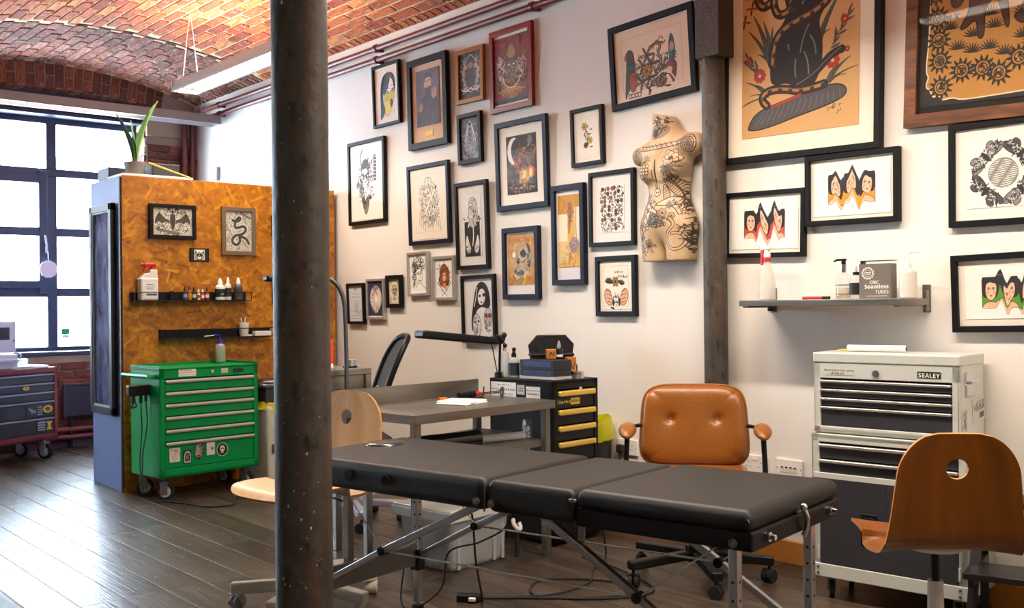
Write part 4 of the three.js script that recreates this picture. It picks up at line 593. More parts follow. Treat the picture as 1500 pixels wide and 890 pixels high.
A.redhair = (g, H) => { fillAll(g, H, '#e9e6e0'); dabs(g, 46, 48, 44, 34, 30, ['#9fb4c4', '#c5d0d6'], 95, 16); blob(g, [[48, 16], [66, 22], [78, 46], [80, 78], [64, 92], [34, 92], [20, 76], [26, 44], [36, 22]], '#6a3420'); scrib(g, 70, 50, 56, 30, 34, '#b8622a', 96, 1.8, 16); scrib(g, 40, 50, 60, 30, 34, '#2c1a16', 97, 1.6, 14); blob(g, [[42, 44], [58, 44], [60, 66], [50, 78], [40, 66]], '#d9a878'); g.fillStyle = '#2c1a16'; g.fillRect(43, 54, 6, 2); g.fillRect(52, 54, 6, 2); blob(g, [[44, 78], [58, 78], [62, 92], [50, 100], [40, 92]], '#c98a52'); for (const k of [-1, 1]) for (let i = 0; i < 7; i++) leaf(g, 50 + k * (6 + i * 4), 106 - i * 4.4, 9, k > 0 ? -0.9 + i * 0.12 : Math.PI + 0.9 - i * 0.12, 2.6, '#26292a', null); curve(g, [[34, 100], [50, 112], [66, 122]], '#26292a', 1.6); curve(g, [[66, 100], [50, 112], [34, 122]], '#26292a', 1.6); };
A.certificate = (g, H) => { fillAll(g, H, '#d5dade'); const K = '#30343a'; g.textAlign = 'center'; g.fillStyle = K; ell(g, 44, 14, 5, 6, '#8a9098'); ell(g, 56, 14, 5, 4, '#a8adb4'); g.font = 'bold 9px sans-serif'; g.fillText('Certificate', 50, 34); g.fillText('Registration', 50, 46); g.fillText('Tattooing', 50, 62); const r = rng(3); for (let i = 0; i < 12; i++) { const w = 20 + r() * 30; g.fillStyle = '#878d96'; g.fillRect(50 - w / 2, 68 + i * 3, w, 1); } g.fillStyle = '#4a4e55'; g.fillRect(12, H - 40, 76, 1); g.fillRect(12, H - 24, 34, 0.8); g.fillRect(56, H - 24, 30, 0.8); scrib(g, 8, 68, H - 30, 12, 4, K, 5, 0.8, 8); g.fillRect(12, H - 12, 76, 0.8); };
A.ovalart = (g, H) => { fillAll(g, H, '#2c3152'); ell(g, 50, H * 0.5, 36, 44, '#b9b4ae', 0, '#d9d5cf', 2); ell(g, 50, H * 0.5, 31, 39, '#d8d2c8'); scrib(g, 24, 44, H * 0.48, 18, 24, '#c9463c', 13, 2, 14); blob(g, [[44, H * 0.36], [60, H * 0.42], [64, H * 0.62], [50, H * 0.8], [42, H * 0.6]], '#efe9dc'); scrib(g, 60, 50, H * 0.78, 22, 18, '#c2b18c', 14, 1.5, 12); scrib(g, 40, 48, H * 0.22, 18, 10, '#6a625c', 15, 1.5, 10); dabs(g, 14, 60, H * 0.85, 12, 12, ['#8c7a58', '#d9cfb4'], 16, 12); };
A.smallskull = (g, H) => { fillAll(g, H, '#e2d8bc'); g.strokeStyle = '#8a7a4e'; g.lineWidth = 2; g.strokeRect(6, 6, 88, H - 12); ell(g, 50, H * 0.42, 26, 24, '#d4c6a0', 0, '#5c4c34', 2); scrib(g, 60, 50, H * 0.42, 24, 24, '#5c4c34', 17, 1.4, 10); ell(g, 40, H * 0.42, 6, 7, '#3a3026'); ell(g, 60, H * 0.42, 6, 7, '#3a3026'); dabs(g, 30, 50, H * 0.7, 22, 14, ['#6a5a3c', '#3a3226', '#a8946a'], 18, 12); mirror(g, () => { dabs(g, 12, 14, 20, 8, 10, ['#8a7434'], 19, 10); dabs(g, 12, 14, H - 20, 8, 10, ['#8a7434', '#3f3a28'], 20, 10); }); };
A.smallflowers = (g, H) => { fillAll(g, H, '#e8ddcc'); const K = '#3a352e'; curve(g, [[44, 40], [54, 66], [48, 90], [52, 106]], K, 1.6); for (let i = 0; i < 16; i++) leaf(g, 42 + (i % 4) * 6, 36 + i * 4.6, 14, i * 2.1, 3.4, ['#4c4a44', '#8a8478', '#2f2c28'][i % 3], K); flower(g, 38, 38, 13, 6, '#c99a2c', '#5c3a10'); flower(g, 62, 84, 12, 6, '#d3b040', '#6a4a12'); flower(g, 42, 98, 10, 6, '#5a564e', '#222'); scrib(g, 30, 50, 66, 12, 18, K, 27, 0.8, 10); };
A.tallfigure = (g, H) => { fillAll(g, H, '#d2a846'); g.fillStyle = '#c08a22'; g.fillRect(0, 0, 100, 62); g.fillStyle = '#e4d6b8'; g.fillRect(0, 62, 44, 88); g.fillRect(78, 42, 22, 120); g.fillStyle = '#d9bc74'; g.fillRect(0, 150, 60, 70); curve(g, [[20, 14], [34, 20], [30, 40], [14, 58]], '#8a5c18', 2); blob(g, [[52, 20], [66, 26], [70, 60], [58, 92], [54, 130], [46, 126], [50, 84], [46, 52]], '#9c6a4a'); scrib(g, 30, 56, 60, 10, 40, '#6a3c34', 101, 1.4, 16); curve(g, [[86, 10], [84, 70], [82, 120], [90, 200]], '#a87a48', 4); ell(g, 74, 164, 24, 26, '#b09484'); scrib(g, 90, 74, 164, 24, 26, '#7a5c6c', 102, 1.2, 12); scrib(g, 50, 50, 200, 34, 46, '#8a5c54', 103, 1.2, 16); blob(g, [[50, 180], [64, 190], [56, 220], [44, 232]], '#b8703c'); g.fillStyle = '#a8622a'; g.fillRect(0, 250, 100, 5); scrib(g, 50, 50, 266, 44, 14, '#9a7a8a', 104, 1.4, 14); };
A.flashsheet = (g, H) => { fillAll(g, H, '#e6dfd6'); const r = rng(111), cols = ['#8a4a2a', '#5c3a2a', '#3a2c28', '#b0702e', '#7a5a4a', '#a05a3a']; for (let j = 0; j < 11; j++) for (let i = 0; i < 7; i++) { const x = 9 + i * 13.6 + (r() - 0.5) * 6, y = 9 + j * 13.4 + (r() - 0.5) * 6; if (y > H - 5) continue; const k = r(); if (k < 0.35) flower(g, x, y, 7, 6, cols[r() * 6 | 0]); else if (k < 0.7) for (let q = 0; q < 4; q++) leaf(g, x, y, 9, r() * 6.3, 2.5, cols[r() * 6 | 0]); else scrib(g, 8, x, y, 6, 6, '#2c2420', (j * 7 + i), 1.3, 10); } };
A.hands = (g, H) => { fillAll(g, H, '#e8decb'); g.strokeStyle = '#9a8f7c'; g.lineWidth = 0.6; g.strokeRect(10, 8, 80, H - 16); const K = '#221e1c'; for (const k of [-1, 1]) { blob(g, [[50 + k * 36, 62], [50 + k * 40, 84], [50 + k * 28, 104], [50 + k * 10, 100], [50 + k * 16, 78], [50 + k * 22, 64]], '#dca27e', K, 1.4); for (let i = 0; i < 4; i++) curve(g, [[50 + k * (34 - i * 2), 66 + i * 9], [50 + k * (18 - i), 70 + i * 9]], K, 1.1); blob(g, [[50 + k * 10, 74], [50 + k * 4, 100], [50 + k * 14, 108]], '#2a2c30'); } dabs(g, 20, 50, 88, 10, 16, ['#3c3f44', '#c9c4ba', '#15161a'], 121, 10); flower(g, 48, 46, 13, 6, '#a8783a', '#2c2016'); for (let i = 0; i < 9; i++) leaf(g, 26, 50, 16, -2.7 + i * 0.32, 3.6, '#2e3a30'); for (let i = 0; i < 7; i++) leaf(g, 66, 54, 14, -2.3 + i * 0.34, 3.4, '#34402f'); leaf(g, 30, 108, 14, 0.2, 4, '#26292c'); leaf(g, 66, 112, 12, 2.6, 4, '#26292c'); g.fillStyle = K; g.font = 'italic bold 8px serif'; g.textAlign = 'center'; g.fillText('with in', 58, 26); g.fillText('hand', 66, 36); g.fillText('and', 80, 38); };
A.bigflash = (g, H) => {
  fillAll(g, H, '#e6cdb0'); g.strokeStyle = '#b89c80'; g.lineWidth = 0.4; g.strokeRect(9, 9, 82, H - 17); const K = '#2b211c';
  // parrot, urn, fan of leaves, snake, dagger, shell
  blob(g, [[16, 26], [24, 22], [27, 34], [26, 50], [20, 60], [14, 68], [11, 74], [13, 54], [15, 40]], '#3f5a58', K, 0.7); blob(g, [[14, 25], [20, 20], [26, 25], [26, 36], [18, 38], [16, 31]], '#4a3a34', K, 0.6); blob(g, [[12, 27], [15, 25], [16, 31], [13, 33]], '#b0502c'); blob(g, [[18, 46], [28, 44], [30, 56], [26, 66], [20, 66], [17, 56]], '#a8542c', K, 0.7); for (let i = 0; i < 4; i++) ell(g, 18 + i * 4.4, 70, 2.4, 2.2, null, 0, K, 1);
  const leaves = [[44, 32], [38, 42], [50, 42], [46, 56], [60, 58], [66, 48], [36, 58]]; leaves.forEach(([x, y], i) => { for (let q = 0; q < 6; q++) leaf(g, x, y, 11, q * 1.05 + i, 2.7, ['#6a5240', '#8a6a4c', '#4c3e34', '#a8865e'][(q + i) % 4], K); }); scrib(g, 90, 48, 46, 24, 18, K, 131, 0.5, 7); flower(g, 43, 48, 7.5, 8, '#c08a2c', '#6a3c14');
  curve(g, [[48, 26], [58, 20], [64, 26], [58, 34], [66, 40], [58, 48]], '#3b3430', 3.6); curve(g, [[48, 26], [58, 20], [64, 26], [58, 34], [66, 40], [58, 48]], '#a88a6c', 1.2); dabs(g, 16, 62, 22, 9, 5, ['#5c4438', '#8a5c4c', '#3a3230'], 132, 5);
  blob(g, [[78, 14], [82, 26], [82, 42], [78, 46], [74, 42], [74, 26]], '#37525a', K, 0.7); ell(g, 78, 30, 2.8, 5, '#b08a7c'); scrib(g, 34, 77, 38, 7, 6, '#2c4a4c', 133, 0.8, 6); blob(g, [[68, 44], [84, 44], [82, 60], [78, 68], [76, 62], [70, 54]], '#7a4a38', K, 0.7); ell(g, 73, 53, 5, 4, '#e2b48c', 0, K, 0.6); ell(g, 62, 62, 7, 6, '#9a7a58', 0, K, 0.8); for (let i = 1; i < 4; i++) ell(g, 62, 62, 7 - i * 1.9, 6 - i * 1.6, null, i, K, 0.7); for (let i = 0; i < 9; i++) leaf(g, 42 + i * 3, 64 + (i % 3) * 2, 9, 0.8 + i * 0.7, 1.8, '#54443a', K); curve(g, [[58, 56], [70, 46], [82, 66]], '#e8d2b4', 1.6);
};
A.panther = (g, H) => {                                       // drawn in units of 1/6.48 of the print's hundredths, measured from its lower edge
  fillAll(g, H, '#c99c60'); const K = '#17110f', B = '#1f1613', S = 1 / 6.48; g.save(); g.translate(-152 * S, H - 850 * S); g.scale(S, S);
  const fan = (x, y, list) => list.forEach(([ex, ey, w]) => { const mx = (x + ex) / 2 + (ey < y ? (ex > x ? -18 : 18) : 0), my = (y + ey) / 2 - 20; g.beginPath(); g.moveTo(x - w, y); g.quadraticCurveTo(mx - w, my, ex, ey); g.quadraticCurveTo(mx + w, my, x + w, y); g.fillStyle = '#4b5042'; g.fill(); g.strokeStyle = '#2c2f26'; g.lineWidth = 3; g.stroke(); });
  fan(330, 520, [[218, 245, 15], [188, 315, 13], [278, 285, 14], [335, 320, 12], [245, 440, 11]]); fan(590, 440, [[712, 218, 15], [662, 300, 13], [650, 390, 11], [640, 350, 12]]); fan(300, 660, [[180, 570, 9], [150, 690, 14], [200, 640, 12], [235, 590, 10]]); fan(640, 640, [[760, 530, 12], [795, 580, 9], [735, 610, 10], [700, 560, 12]]);
  for (let i = 0; i < 11; i++) { leaf(g, 262 - i * 7, 520 - i * 6 + (i % 2) * 30, 52, Math.PI + 0.3 + (i % 4) * 0.4, 11, '#4c5142', K); leaf(g, 650 + i * 9, 480 - i * 14, 58, -0.3 - (i % 4) * 0.4, 11, '#4c5142', K); }
  for (const [x, y, r] of [[258, 548, 36], [665, 537, 38], [726, 355, 22], [195, 465, 15], [740, 495, 14]]) flower(g, x, y, r, 9, '#a62a20', '#d8b070', '#5c1612');
  blob(g, [[185, 800], [240, 722], [400, 690], [560, 652], [720, 645], [748, 705], [640, 742], [480, 772], [300, 812], [200, 815]], '#4b4948', K, 6); for (let i = 0; i < 15; i++) curve(g, [[230 + i * 34, 792 - i * 5.4], [270 + i * 31, 764 - i * 5], [282 + i * 30, 716 - i * 3]], '#72706c', 3);
  blob(g, [[430, -190], [600, -200], [650, -60], [610, 60], [630, 150], [650, 250], [580, 330], [612, 430], [604, 560], [570, 625], [540, 650], [470, 640], [420, 600], [330, 610], [318, 540], [330, 440], [366, 350], [425, 270], [395, 190], [430, 90], [400, 10]], B, K, 5);
  for (const p of [[[470, 40], [420, 110], [395, 200]], [[560, 30], [500, 130], [430, 220]], [[600, 80], [540, 170], [500, 240]], [[590, 10], [545, 70], [520, 130]], [[535, 345], [500, 400], [490, 470]], [[545, 400], [575, 440], [575, 490]], [[510, 470], [540, 520], [535, 590]], [[420, 420], [432, 460], [425, 500]], [[465, 500], [455, 560], [470, 610]]]) curve(g, p, '#6f7b7b', 8);
  curve(g, [[430, 470], [432, 600], [500, 630], [600, 560], [660, 500], [712, 492]], B, 38); curve(g, [[470, 622], [560, 590], [640, 520], [706, 484]], '#66706f', 5);
  const snake = (p, w) => { curve(g, p, '#1d1310', w); g.save(); g.translate(w * 0.16, w * 0.2); curve(g, p, '#a62c1f', w * 0.34); g.setLineDash([4, 9]); curve(g, p, '#1d1310', w * 0.34); g.setLineDash([]); g.restore(); curve(g, p, '#33211a', w * 0.6); g.save(); g.translate(-w * 0.12, -w * 0.16); curve(g, p, '#76694f', w * 0.12); g.restore(); g.setLineDash([26, 34]); curve(g, p, '#b57426', w * 0.3); g.setLineDash([]); };
  snake([[300, 34], [252, 90], [236, 160], [270, 220], [330, 200], [350, 130], [440, 80]], 46); snake([[340, 120], [330, 220], [380, 290], [440, 250]], 44); snake([[570, 120], [650, 130], [664, 215], [600, 280], [480, 312], [380, 348], [338, 420], [332, 500]], 50); snake([[300, 700], [262, 670], [300, 628], [400, 630], [500, 660], [620, 640]], 44); curve(g, [[330, 710], [430, 690], [490, 672]], '#a62c1f', 13);
  blob(g, [[322, 50], [360, 25], [405, 50], [400, 84], [350, 90]], '#2e322b', K, 4); curve(g, [[270, 110], [330, 125], [450, 70]], '#a03c1c', 11);
  for (const [x, y] of [[175, 125], [210, 205], [166, 266], [238, 14], [712, 58], [722, 165], [668, 16], [300, -60], [640, -90], [200, -90]]) { for (const a of [-2.4, -0.9, 0.5, 2.2]) leaf(g, x, y, 40, a + x, 11, '#9a2a1d', '#3a100c'); curve(g, [[x - 8, y + 24], [x + 8, y - 28]], '#2c1410', 7); }
  g.restore(); scrib(g, 8, 82, H - 14, 7, 1.4, '#5c4a30', 9, 0.5, 5);
};
A.beast = (g, H) => {
  fillAll(g, H, '#15100e'); const r = rng(151), K = '#1c130e', G = '#bd8636', S = 1 / 7.95; const e = []; for (let i = 0; i < 60; i++) { const a = i / 60 * 6.283, k = 0.95 + r() * 0.06; e.push([50 + Math.sign(Math.cos(a)) * Math.pow(Math.abs(Math.cos(a)), 0.3) * 47 * k, H / 2 + Math.sign(Math.sin(a)) * Math.pow(Math.abs(Math.sin(a)), 0.3) * (H / 2 - 2) * k]); } blob(g, e, G, '#efe0bc', 0.8);
  g.save(); g.translate(-75 * S, H - 775 * S); g.scale(S, S); const B = '#4a2415', cut = (n, x, y, a, b, s) => scrib(g, n, x, y, a, b, G, s, 6, 70);
  for (const [x, y] of [[330, 470], [430, 445], [410, 540], [330, 545], [560, 510], [640, 450], [260, 520], [410, 385], [480, 575], [600, 545], [350, 170], [230, 50], [220, 420], [560, 400], [650, 350], [250, 250], [610, 90]]) for (let q = 0; q < 9; q++) leaf(g, x, y, 52, -2.9 + q * 0.34, 7, K, null);
  blob(g, [[210, 160], [250, 150], [290, 190], [295, 270], [262, 322], [225, 318], [216, 240]], B, K, 7); blob(g, [[235, 190], [262, 190], [268, 280], [244, 296]], G);
  blob(g, [[260, -130], [430, -160], [640, -120], [650, 60], [620, 160], [625, 300], [612, 410], [560, 455], [505, 400], [575, 390], [540, 330], [500, 300], [478, 260], [500, 440], [484, 460], [450, 330], [430, 300], [380, 340], [385, 480], [352, 486], [348, 380], [290, 430], [262, 425], [318, 340], [300, 250], [320, 150], [270, 40]], B, K, 8);
  ell(g, 585, 95, 66, 98, '#5c2c18', 0.1, K, 8); cut(16, 585, 110, 44, 76, 156); ell(g, 556, 150, 9, 7, K); cut(26, 470, 120, 120, 90, 153); cut(14, 380, 250, 70, 34, 157); cut(18, 560, 290, 50, 90, 158); for (let i = 0; i < 9; i++) curve(g, [[310 + i * 18, 232 + i * 4], [318 + i * 18, 276 + i * 2]], G, 7); curve(g, [[296, 226], [380, 262], [470, 240]], K, 9); blob(g, [[270, -20], [330, -60], [400, 0], [330, 60]], '#6a2a1c', K, 6);
  const sun = (x, y, s) => { for (let q = 0; q < 12; q++) leaf(g, x, y, s * 1.9, q * 0.5236 + x, s * 0.46, K, null); ell(g, x, y, s, s * 1.05, G, 0, K, 7); ell(g, x, y, s * 0.62, s * 0.66, null, 0, K, 5); cut(0, x, y, 1, 1, 1); scrib(g, 7, x, y, s * 0.4, s * 0.4, K, x | 0, 6, s); };
  for (const [x, y] of [[140, -90], [140, 15], [146, 122], [145, 235], [155, 355], [165, 460], [172, 562], [180, 688], [280, 620], [380, 622], [455, 655], [545, 596], [675, 625], [745, 30], [716, 122], [722, 272], [726, 400], [712, 506], [760, 640], [800, 200], [805, 330], [810, 470], [810, 90]]) sun(x, y, 34);
  g.restore(); scrib(g, 6, 22, H - 52, 5, 2, '#3a2614', 12, 0.6, 6);
};
A.mothring = (g, H) => { fillAll(g, H, '#f0eae0'); const c = [50, H / 2], K = '#1c1b1c'; for (let q = 0; q < 4; q++) { g.save(); g.translate(...c); g.rotate(q * Math.PI / 2 + Math.PI / 4); const f = q % 2 ? '#8a8886' : '#4a4848'; for (const k of [-1, 1]) { blob(g, [[0, -34], [k * 12, -38], [k * 28, -34], [k * 30, -26], [k * 16, -24], [k * 3, -28]], f, K, 1); blob(g, [[k * 4, -36], [k * 12, -46], [k * 22, -44], [k * 20, -36]], f, K, 1); } scrib(g, 70, 0, -33, 27, 7, K, 160 + q, 1.2, 6); scrib(g, 36, 0, -34, 25, 6, '#f0eae0', 170 + q, 0.8, 5); ell(g, 0, -34, 3, 8, K); g.restore(); } g.save(); g.beginPath(); g.arc(c[0], c[1], 20, 0, 7); g.clip(); for (let i = -12; i < 13; i++) { const p = []; for (let k = 0; k <= 12; k++) p.push([28 + k * 3.7, c[1] + i * 2.2 + Math.sin(k * 1.3 + i * 0.5) * 1.6]); curve(g, p, '#57534c', 1.1); } g.restore(); ell(g, c[0], c[1], 20, 20, null, 0, '#57534c', 0.6); };
// three painted faces under a zig-zag slice: every column of the strip is shifted up or down
function waveFaces(back, seed, zig) {
  return (g, H) => {
    fillAll(g, H, '#f2eee8'); const c = document.createElement('canvas'); c.width = 600; c.height = 240; const q = c.getContext('2d'); q.scale(6, 6);
    q.fillStyle = back; q.fillRect(0, 4, 100, 36); q.strokeStyle = '#1a1614'; q.lineWidth = 0.8; q.strokeRect(0.4, 4.4, 99.2, 35.2); q.beginPath(); q.rect(0, -6, 100, 45.6); q.clip();
    for (const x of [17, 50, 83]) { q.save(); q.translate(x, 22); q.scale(1.22, 1.16); q.translate(-x, -22); blob(q, [[x - 14, 44], [x - 13, 34], [x - 5, 30], [x + 5, 30], [x + 13, 34], [x + 14, 44]], '#e6b894', '#3a2620', 0.5); ell(q, x - 9, 39, 6, 4, '#d8d4c4'); blob(q, [[x, -3], [x + 13, 1], [x + 15, 14], [x + 12, 25], [x + 7, 26], [x - 7, 26], [x - 12, 25], [x - 15, 14], [x - 13, 1]], '#1f1d24'); ell(q, x, 17, 8.4, 11.4, '#efc3a0', 0.08, '#3a2620', 0.5); blob(q, [[x - 11, 8], [x, 1], [x + 11, 8], [x + 7, 11], [x - 2, 8], [x - 8, 12]], '#1f1d24'); for (const k of [-1, 1]) { ell(q, x + k * 3.6, 15.6, 1.9, 1.2, '#f4efe8', 0, '#2a1c18', 0.5); ell(q, x + k * 3.6, 15.6, 0.8, 1, '#2a1c18'); ell(q, x + k * 5, 20, 2.2, 1.8, 'rgba(214,98,80,0.45)'); } curve(q, [[x, 15], [x + 1, 19.6], [x - 0.6, 20]], '#9a5c48', 0.5); blob(q, [[x - 2.6, 23.2], [x, 22.4], [x + 2.6, 23.2], [x, 25]], '#a8281f'); q.restore(); }
    const x0 = 19, W = 62, y0 = H / 2 - 18; for (let i = 0; i < 280; i++) { const u = i / 280; let d = 0; for (const [p, a, w] of zig) { const k = 1 - Math.abs(u - p) / w; if (k > 0) d += 0.85 * a * k * k * (2.2 - 1.2 * k); } g.drawImage(c, u * 600, 0, 2.2, 240, x0 + u * W, y0 + d, W / 280 + 0.06, 36); }
    g.strokeStyle = '#cfc9bf'; g.lineWidth = 0.4; g.beginPath(); g.moveTo(14, H * 0.16); g.lineTo(86, H * 0.16); g.stroke(); scrib(g, 3, 76, H * 0.86, 6, 1, '#8a8680', seed, 0.3, 5);
  };
}
A.facesOrange = waveFaces('#dd9a12', 1, [[0.16, -5, 0.08], [0.28, 9, 0.1], [0.52, -11, 0.1], [0.67, 10, 0.1], [0.8, -2, 0.08]]);
A.facesRed = waveFaces('#c8423a', 2, [[0.3, 6, 0.08], [0.4, -12, 0.1], [0.58, 11, 0.12], [0.74, -13, 0.1], [0.86, 3, 0.06]]);
A.facesGreen = waveFaces('#5a9a14', 3, [[0.34, -11, 0.1], [0.46, 9, 0.09], [0.72, 9, 0.08], [0.82, -10, 0.1]]);
A.bat = (g, H) => { fillAll(g, H, '#b9b2a2'); scrib(g, 260, 50, H / 2, 50, H / 2, '#2b2722', 181, 1, 10); scrib(g, 150, 50, H / 2, 50, H / 2, '#e2dccb', 182, 1.2, 10); for (const k of [-1, 1]) { blob(g, [[50 + k * 4, 30], [50 + k * 20, 26], [50 + k * 34, 8], [50 + k * 46, 30], [50 + k * 44, 44], [50 + k * 34, 32], [50 + k * 28, 42], [50 + k * 18, 34], [50 + k * 6, 42]], '#4a443c', '#e2dccb', 1); for (let i = 0; i < 3; i++) curve(g, [[50 + k * 34, 10], [50 + k * (28 + i * 6), 34]], '#1e1b18', 1); curve(g, [[50 + k * 4, 10], [50 + k * 10, 2]], '#35302a', 3); } blob(g, [[44, 12], [50, 4], [56, 12], [58, 34], [54, 50], [50, 58], [46, 50], [42, 34]], '#3a352e', '#d8d2c2', 0.8); ell(g, 47, 14, 1.4, 1.4, '#d8d2c2'); ell(g, 53, 14, 1.4, 1.4, '#d8d2c2'); beamLine(g, [[14, H - 14], [64, H - 4]]); };
function beamLine(g, p) { curve(g, p, '#2c2823', 6); curve(g, p, '#7a7264', 3.6); }
A.serpent = (g, H) => { fillAll(g, H, '#b5b0a2'); scrib(g, 260, 50, H / 2, 52, H / 2, '#4a463e', 191, 1, 12); scrib(g, 170, 50, H / 2, 52, H / 2, '#dedace', 192, 1.3, 12); beamLine(g, [[58, 6], [94, 24]]); const p = [[28, 34], [44, 40], [60, 28], [50, 20], [34, 48], [40, 64], [70, 52], [80, 66], [66, 84], [34, 88], [22, 112], [44, 126], [58, 106], [50, 92], [80, 96], [88, 116]].map(([x, y]) => [x, y * H / 146]); curve(g, p, '#e6e2d6', 14); curve(g, p, '#3c3933', 10); curve(g, p, '#8a857a', 5); g.setLineDash([1.4, 2.2]); curve(g, p, '#3c3933', 5); g.setLineDash([]); };
A.motif = (g, H) => { fillAll(g, H, '#16181d'); g.fillStyle = '#e6e0cf'; g.fillRect(18, 6, 64, H - 12); mirror(g, () => { dabs(g, 16, 38, H * 0.55, 12, 16, ['#16181d'], 201, 16); curve(g, [[50, 20], [26, 36], [24, 56], [50, 60]], '#16181d', 4); }); ell(g, 50, H * 0.55, 8, 8, '#16181d'); ell(g, 50, H * 0.55, 3, 3, '#e6e0cf'); };

// ---------------------------------------------------------------- framed pictures
const F = { black: phys('#0f0f12', 0.5, 0, { specularIntensity: 0.4 }), navy: phys('#12162a', 0.5, 0, { specularIntensity: 0.45 }), soft: phys('#141317', 0.5, 0, { specularIntensity: 0.4 }), gold: std('#8a5c30', 0.35, 0.45), red: std('#7c1a1a', 0.35), silver: std('#b3b0a8', 0.35, 0.5), wood: null, bronze: std('#7d6c56', 0.4, 0.4) };
{ const n = fbm(211, 8, 5); F.wood = new THREE.MeshStandardMaterial({ roughness: 0.4, map: dataTex(256, 256, (u, v) => mixc([72, 38, 16], [134, 80, 40], clamp(n(u * 0.5, v * 3) * 1.5 - 0.25))) }); F.wood.map.repeat.set(2, 2); }
const board = std('#ece4d6', 0.85), glassThin = phys('#ffffff', 0.03, 0, { transmission: 1, thickness: 0, ior: 1.45 }), matteGlass = phys('#ffffff', 0.02, 0, { transmission: 1, thickness: 0, ior: 1.2, specularIntensity: 0.06 });
// o: c centre on the wall, w, h outer size, a roll in degrees, lean, f frame face, fm its material, m mount margins [left, top, right, bottom], mc mount colour
function picture(label, art, o, turn = 0, base) {
  const { w, h, f = 0.022, fm = F.black, m = [0.04, 0.04, 0.04, 0.04], dep = 0.028, lean = 0.012, glass = true } = o;
  const t = thing('picture_frame', label, 'picture', base ?? [o.c[0], o.c[1], lean * h / 2 + 0.002]); t.rotation.set(turn ? 0 : lean, turn, (o.a ?? 0) * Math.PI / 180, 'YXZ');
  const s = shape([[-w / 2, -h / 2], [w / 2, -h / 2], [w / 2, h / 2], [-w / 2, h / 2]]), H = new THREE.Path(), x = w / 2 - f, y = h / 2 - f; H.moveTo(-x, -y); H.lineTo(-x, y); H.lineTo(x, y); H.lineTo(x, -y); H.closePath(); s.holes.push(H);
  part(t, 'frame', ext(s, dep - 0.004, 0.002).translate(0, 0, 0.002), fm);
  const mm = m.some((k) => k > 0); if (mm) part(t, 'mount', bx(2 * x + 0.004, 2 * y + 0.004, 0.004, 0, 0, dep * 0.42), o.mc ? std(o.mc, 0.85) : board);
  const pw = 2 * x - m[0] - m[2], ph = 2 * y - m[1] - m[3], px = (m[0] - m[2]) / 2, py = (m[3] - m[1]) / 2, W = Math.min(900, Math.round(Math.max(150, pw * 900)));
  const tex = canvasTex(W, Math.round(W * ph / pw), (g) => { g.scale(W / 100, W / 100); A[art](g, 100 * ph / pw); });
  part(t, 'print', bx(pw, ph, 0.003, px, py, dep * 0.42 + (mm ? 0.003 : 0.001)), new THREE.MeshStandardMaterial({ map: tex, roughness: 0.6 }));
  if (o.plaque) part(t, 'plaque', rb(0.1, 0.04, 0.003, 0, -y + 0.055, dep * 0.42 + 0.004, 0.001), M.brass);
  if (glass) part(t, 'glass', bx(2 * x + 0.002, 2 * y + 0.002, 0.002, 0, 0, dep * 0.72), o.g ? glassThin : matteGlass);
  return t;
}
const L1 = 0.03, L2 = 0.02;
picture('black framed drawing of a woman whose lower face is bright yellow', 'yellowface', { c: [-6.263, 2.795], w: 0.345, h: 0.449, f: 0.018, m: [0, 0, 0, 0], lean: L1 });
picture('large black framed photograph of a bearded man with a small brass plaque below', 'portrait', { c: [-5.746, 2.66], w: 0.455, h: 0.622, f: 0.04, dep: 0.036, m: [0.05, 0.045, 0.05, 0.11], mc: '#d8b694', plaque: 1, lean: L2 });
picture('small gold framed dark print with pale ornate outlines, beside the red frame', 'ornate', { c: [-5.282, 2.763], w: 0.285, h: 0.353, f: 0.026, fm: F.gold, m: [0, 0, 0, 0], a: -0.5 });
picture('red framed poster of an ornate seated deity on a red ground', 'deity', { c: [-4.866, 2.731], w: 0.4, h: 0.516, f: 0.03, fm: F.red, m: [0.005, 0.022, 0.005, 0.018] });
picture('small black framed dense grey ornamental print below the gold frame', 'mandala', { c: [-5.289, 2.35], w: 0.245, h: 0.327, f: 0.024, m: [0, 0, 0, 0], lean: L1 });
picture('black framed ink drawing of an armoured warrior on cream paper', 'warrior', { c: [-6.545, 2.185], w: 0.5, h: 0.625, f: 0.022, m: [0.01, 0.01, 0.01, 0.01] });
picture('large dark framed fine line drawing on cream paper above the two silver frames', 'lineart', { c: [-5.751, 1.956], w: 0.48, h: 0.553, f: 0.024, fm: F.navy, m: [0.01, 0.01, 0.01, 0.01], lean: L1 });
picture('tall black framed black and white print of an antlered head, wide pale mount', 'antler', { c: [-5.271, 1.776], w: 0.335, h: 0.57, f: 0.022, m: [0.05, 0.06, 0.05, 0.06], mc: '#d6d3cc', lean: L1 });
picture('dark framed painting with a white crescent moon and golden night figures', 'moonlit', { c: [-4.773, 2.122], w: 0.48, h: 0.554, f: 0.03, fm: F.navy, m: [0.07, 0.065, 0.07, 0.065], lean: L1 });
picture('navy framed orange print of a grinning skull', 'skull', { c: [-4.788, 1.509], w: 0.335, h: 0.444, f: 0.028, fm: F.navy, dep: 0.034, m: [0.012, 0.012, 0.012, 0.06], mc: '#e2dcd8' });
picture('black framed grey print of three faces, one with red eyes', 'trio', { c: [-5.218, 1.227], w: 0.345, h: 0.44, f: 0.02, m: [0, 0, 0, 0], a: 1 });
picture('silver framed ink drawing of a woman with snakes for hair', 'snakehair', { c: [-5.894, 1.476], w: 0.24, h: 0.305, f: 0.014, fm: F.silver, m: [0, 0, 0, 0], a: 1 });
picture('silver framed print of a red haired woman above crossed dark leaves', 'redhair', { c: [-5.593, 1.438], w: 0.242, h: 0.298, f: 0.016, fm: F.silver, m: [0, 0, 0, 0] });
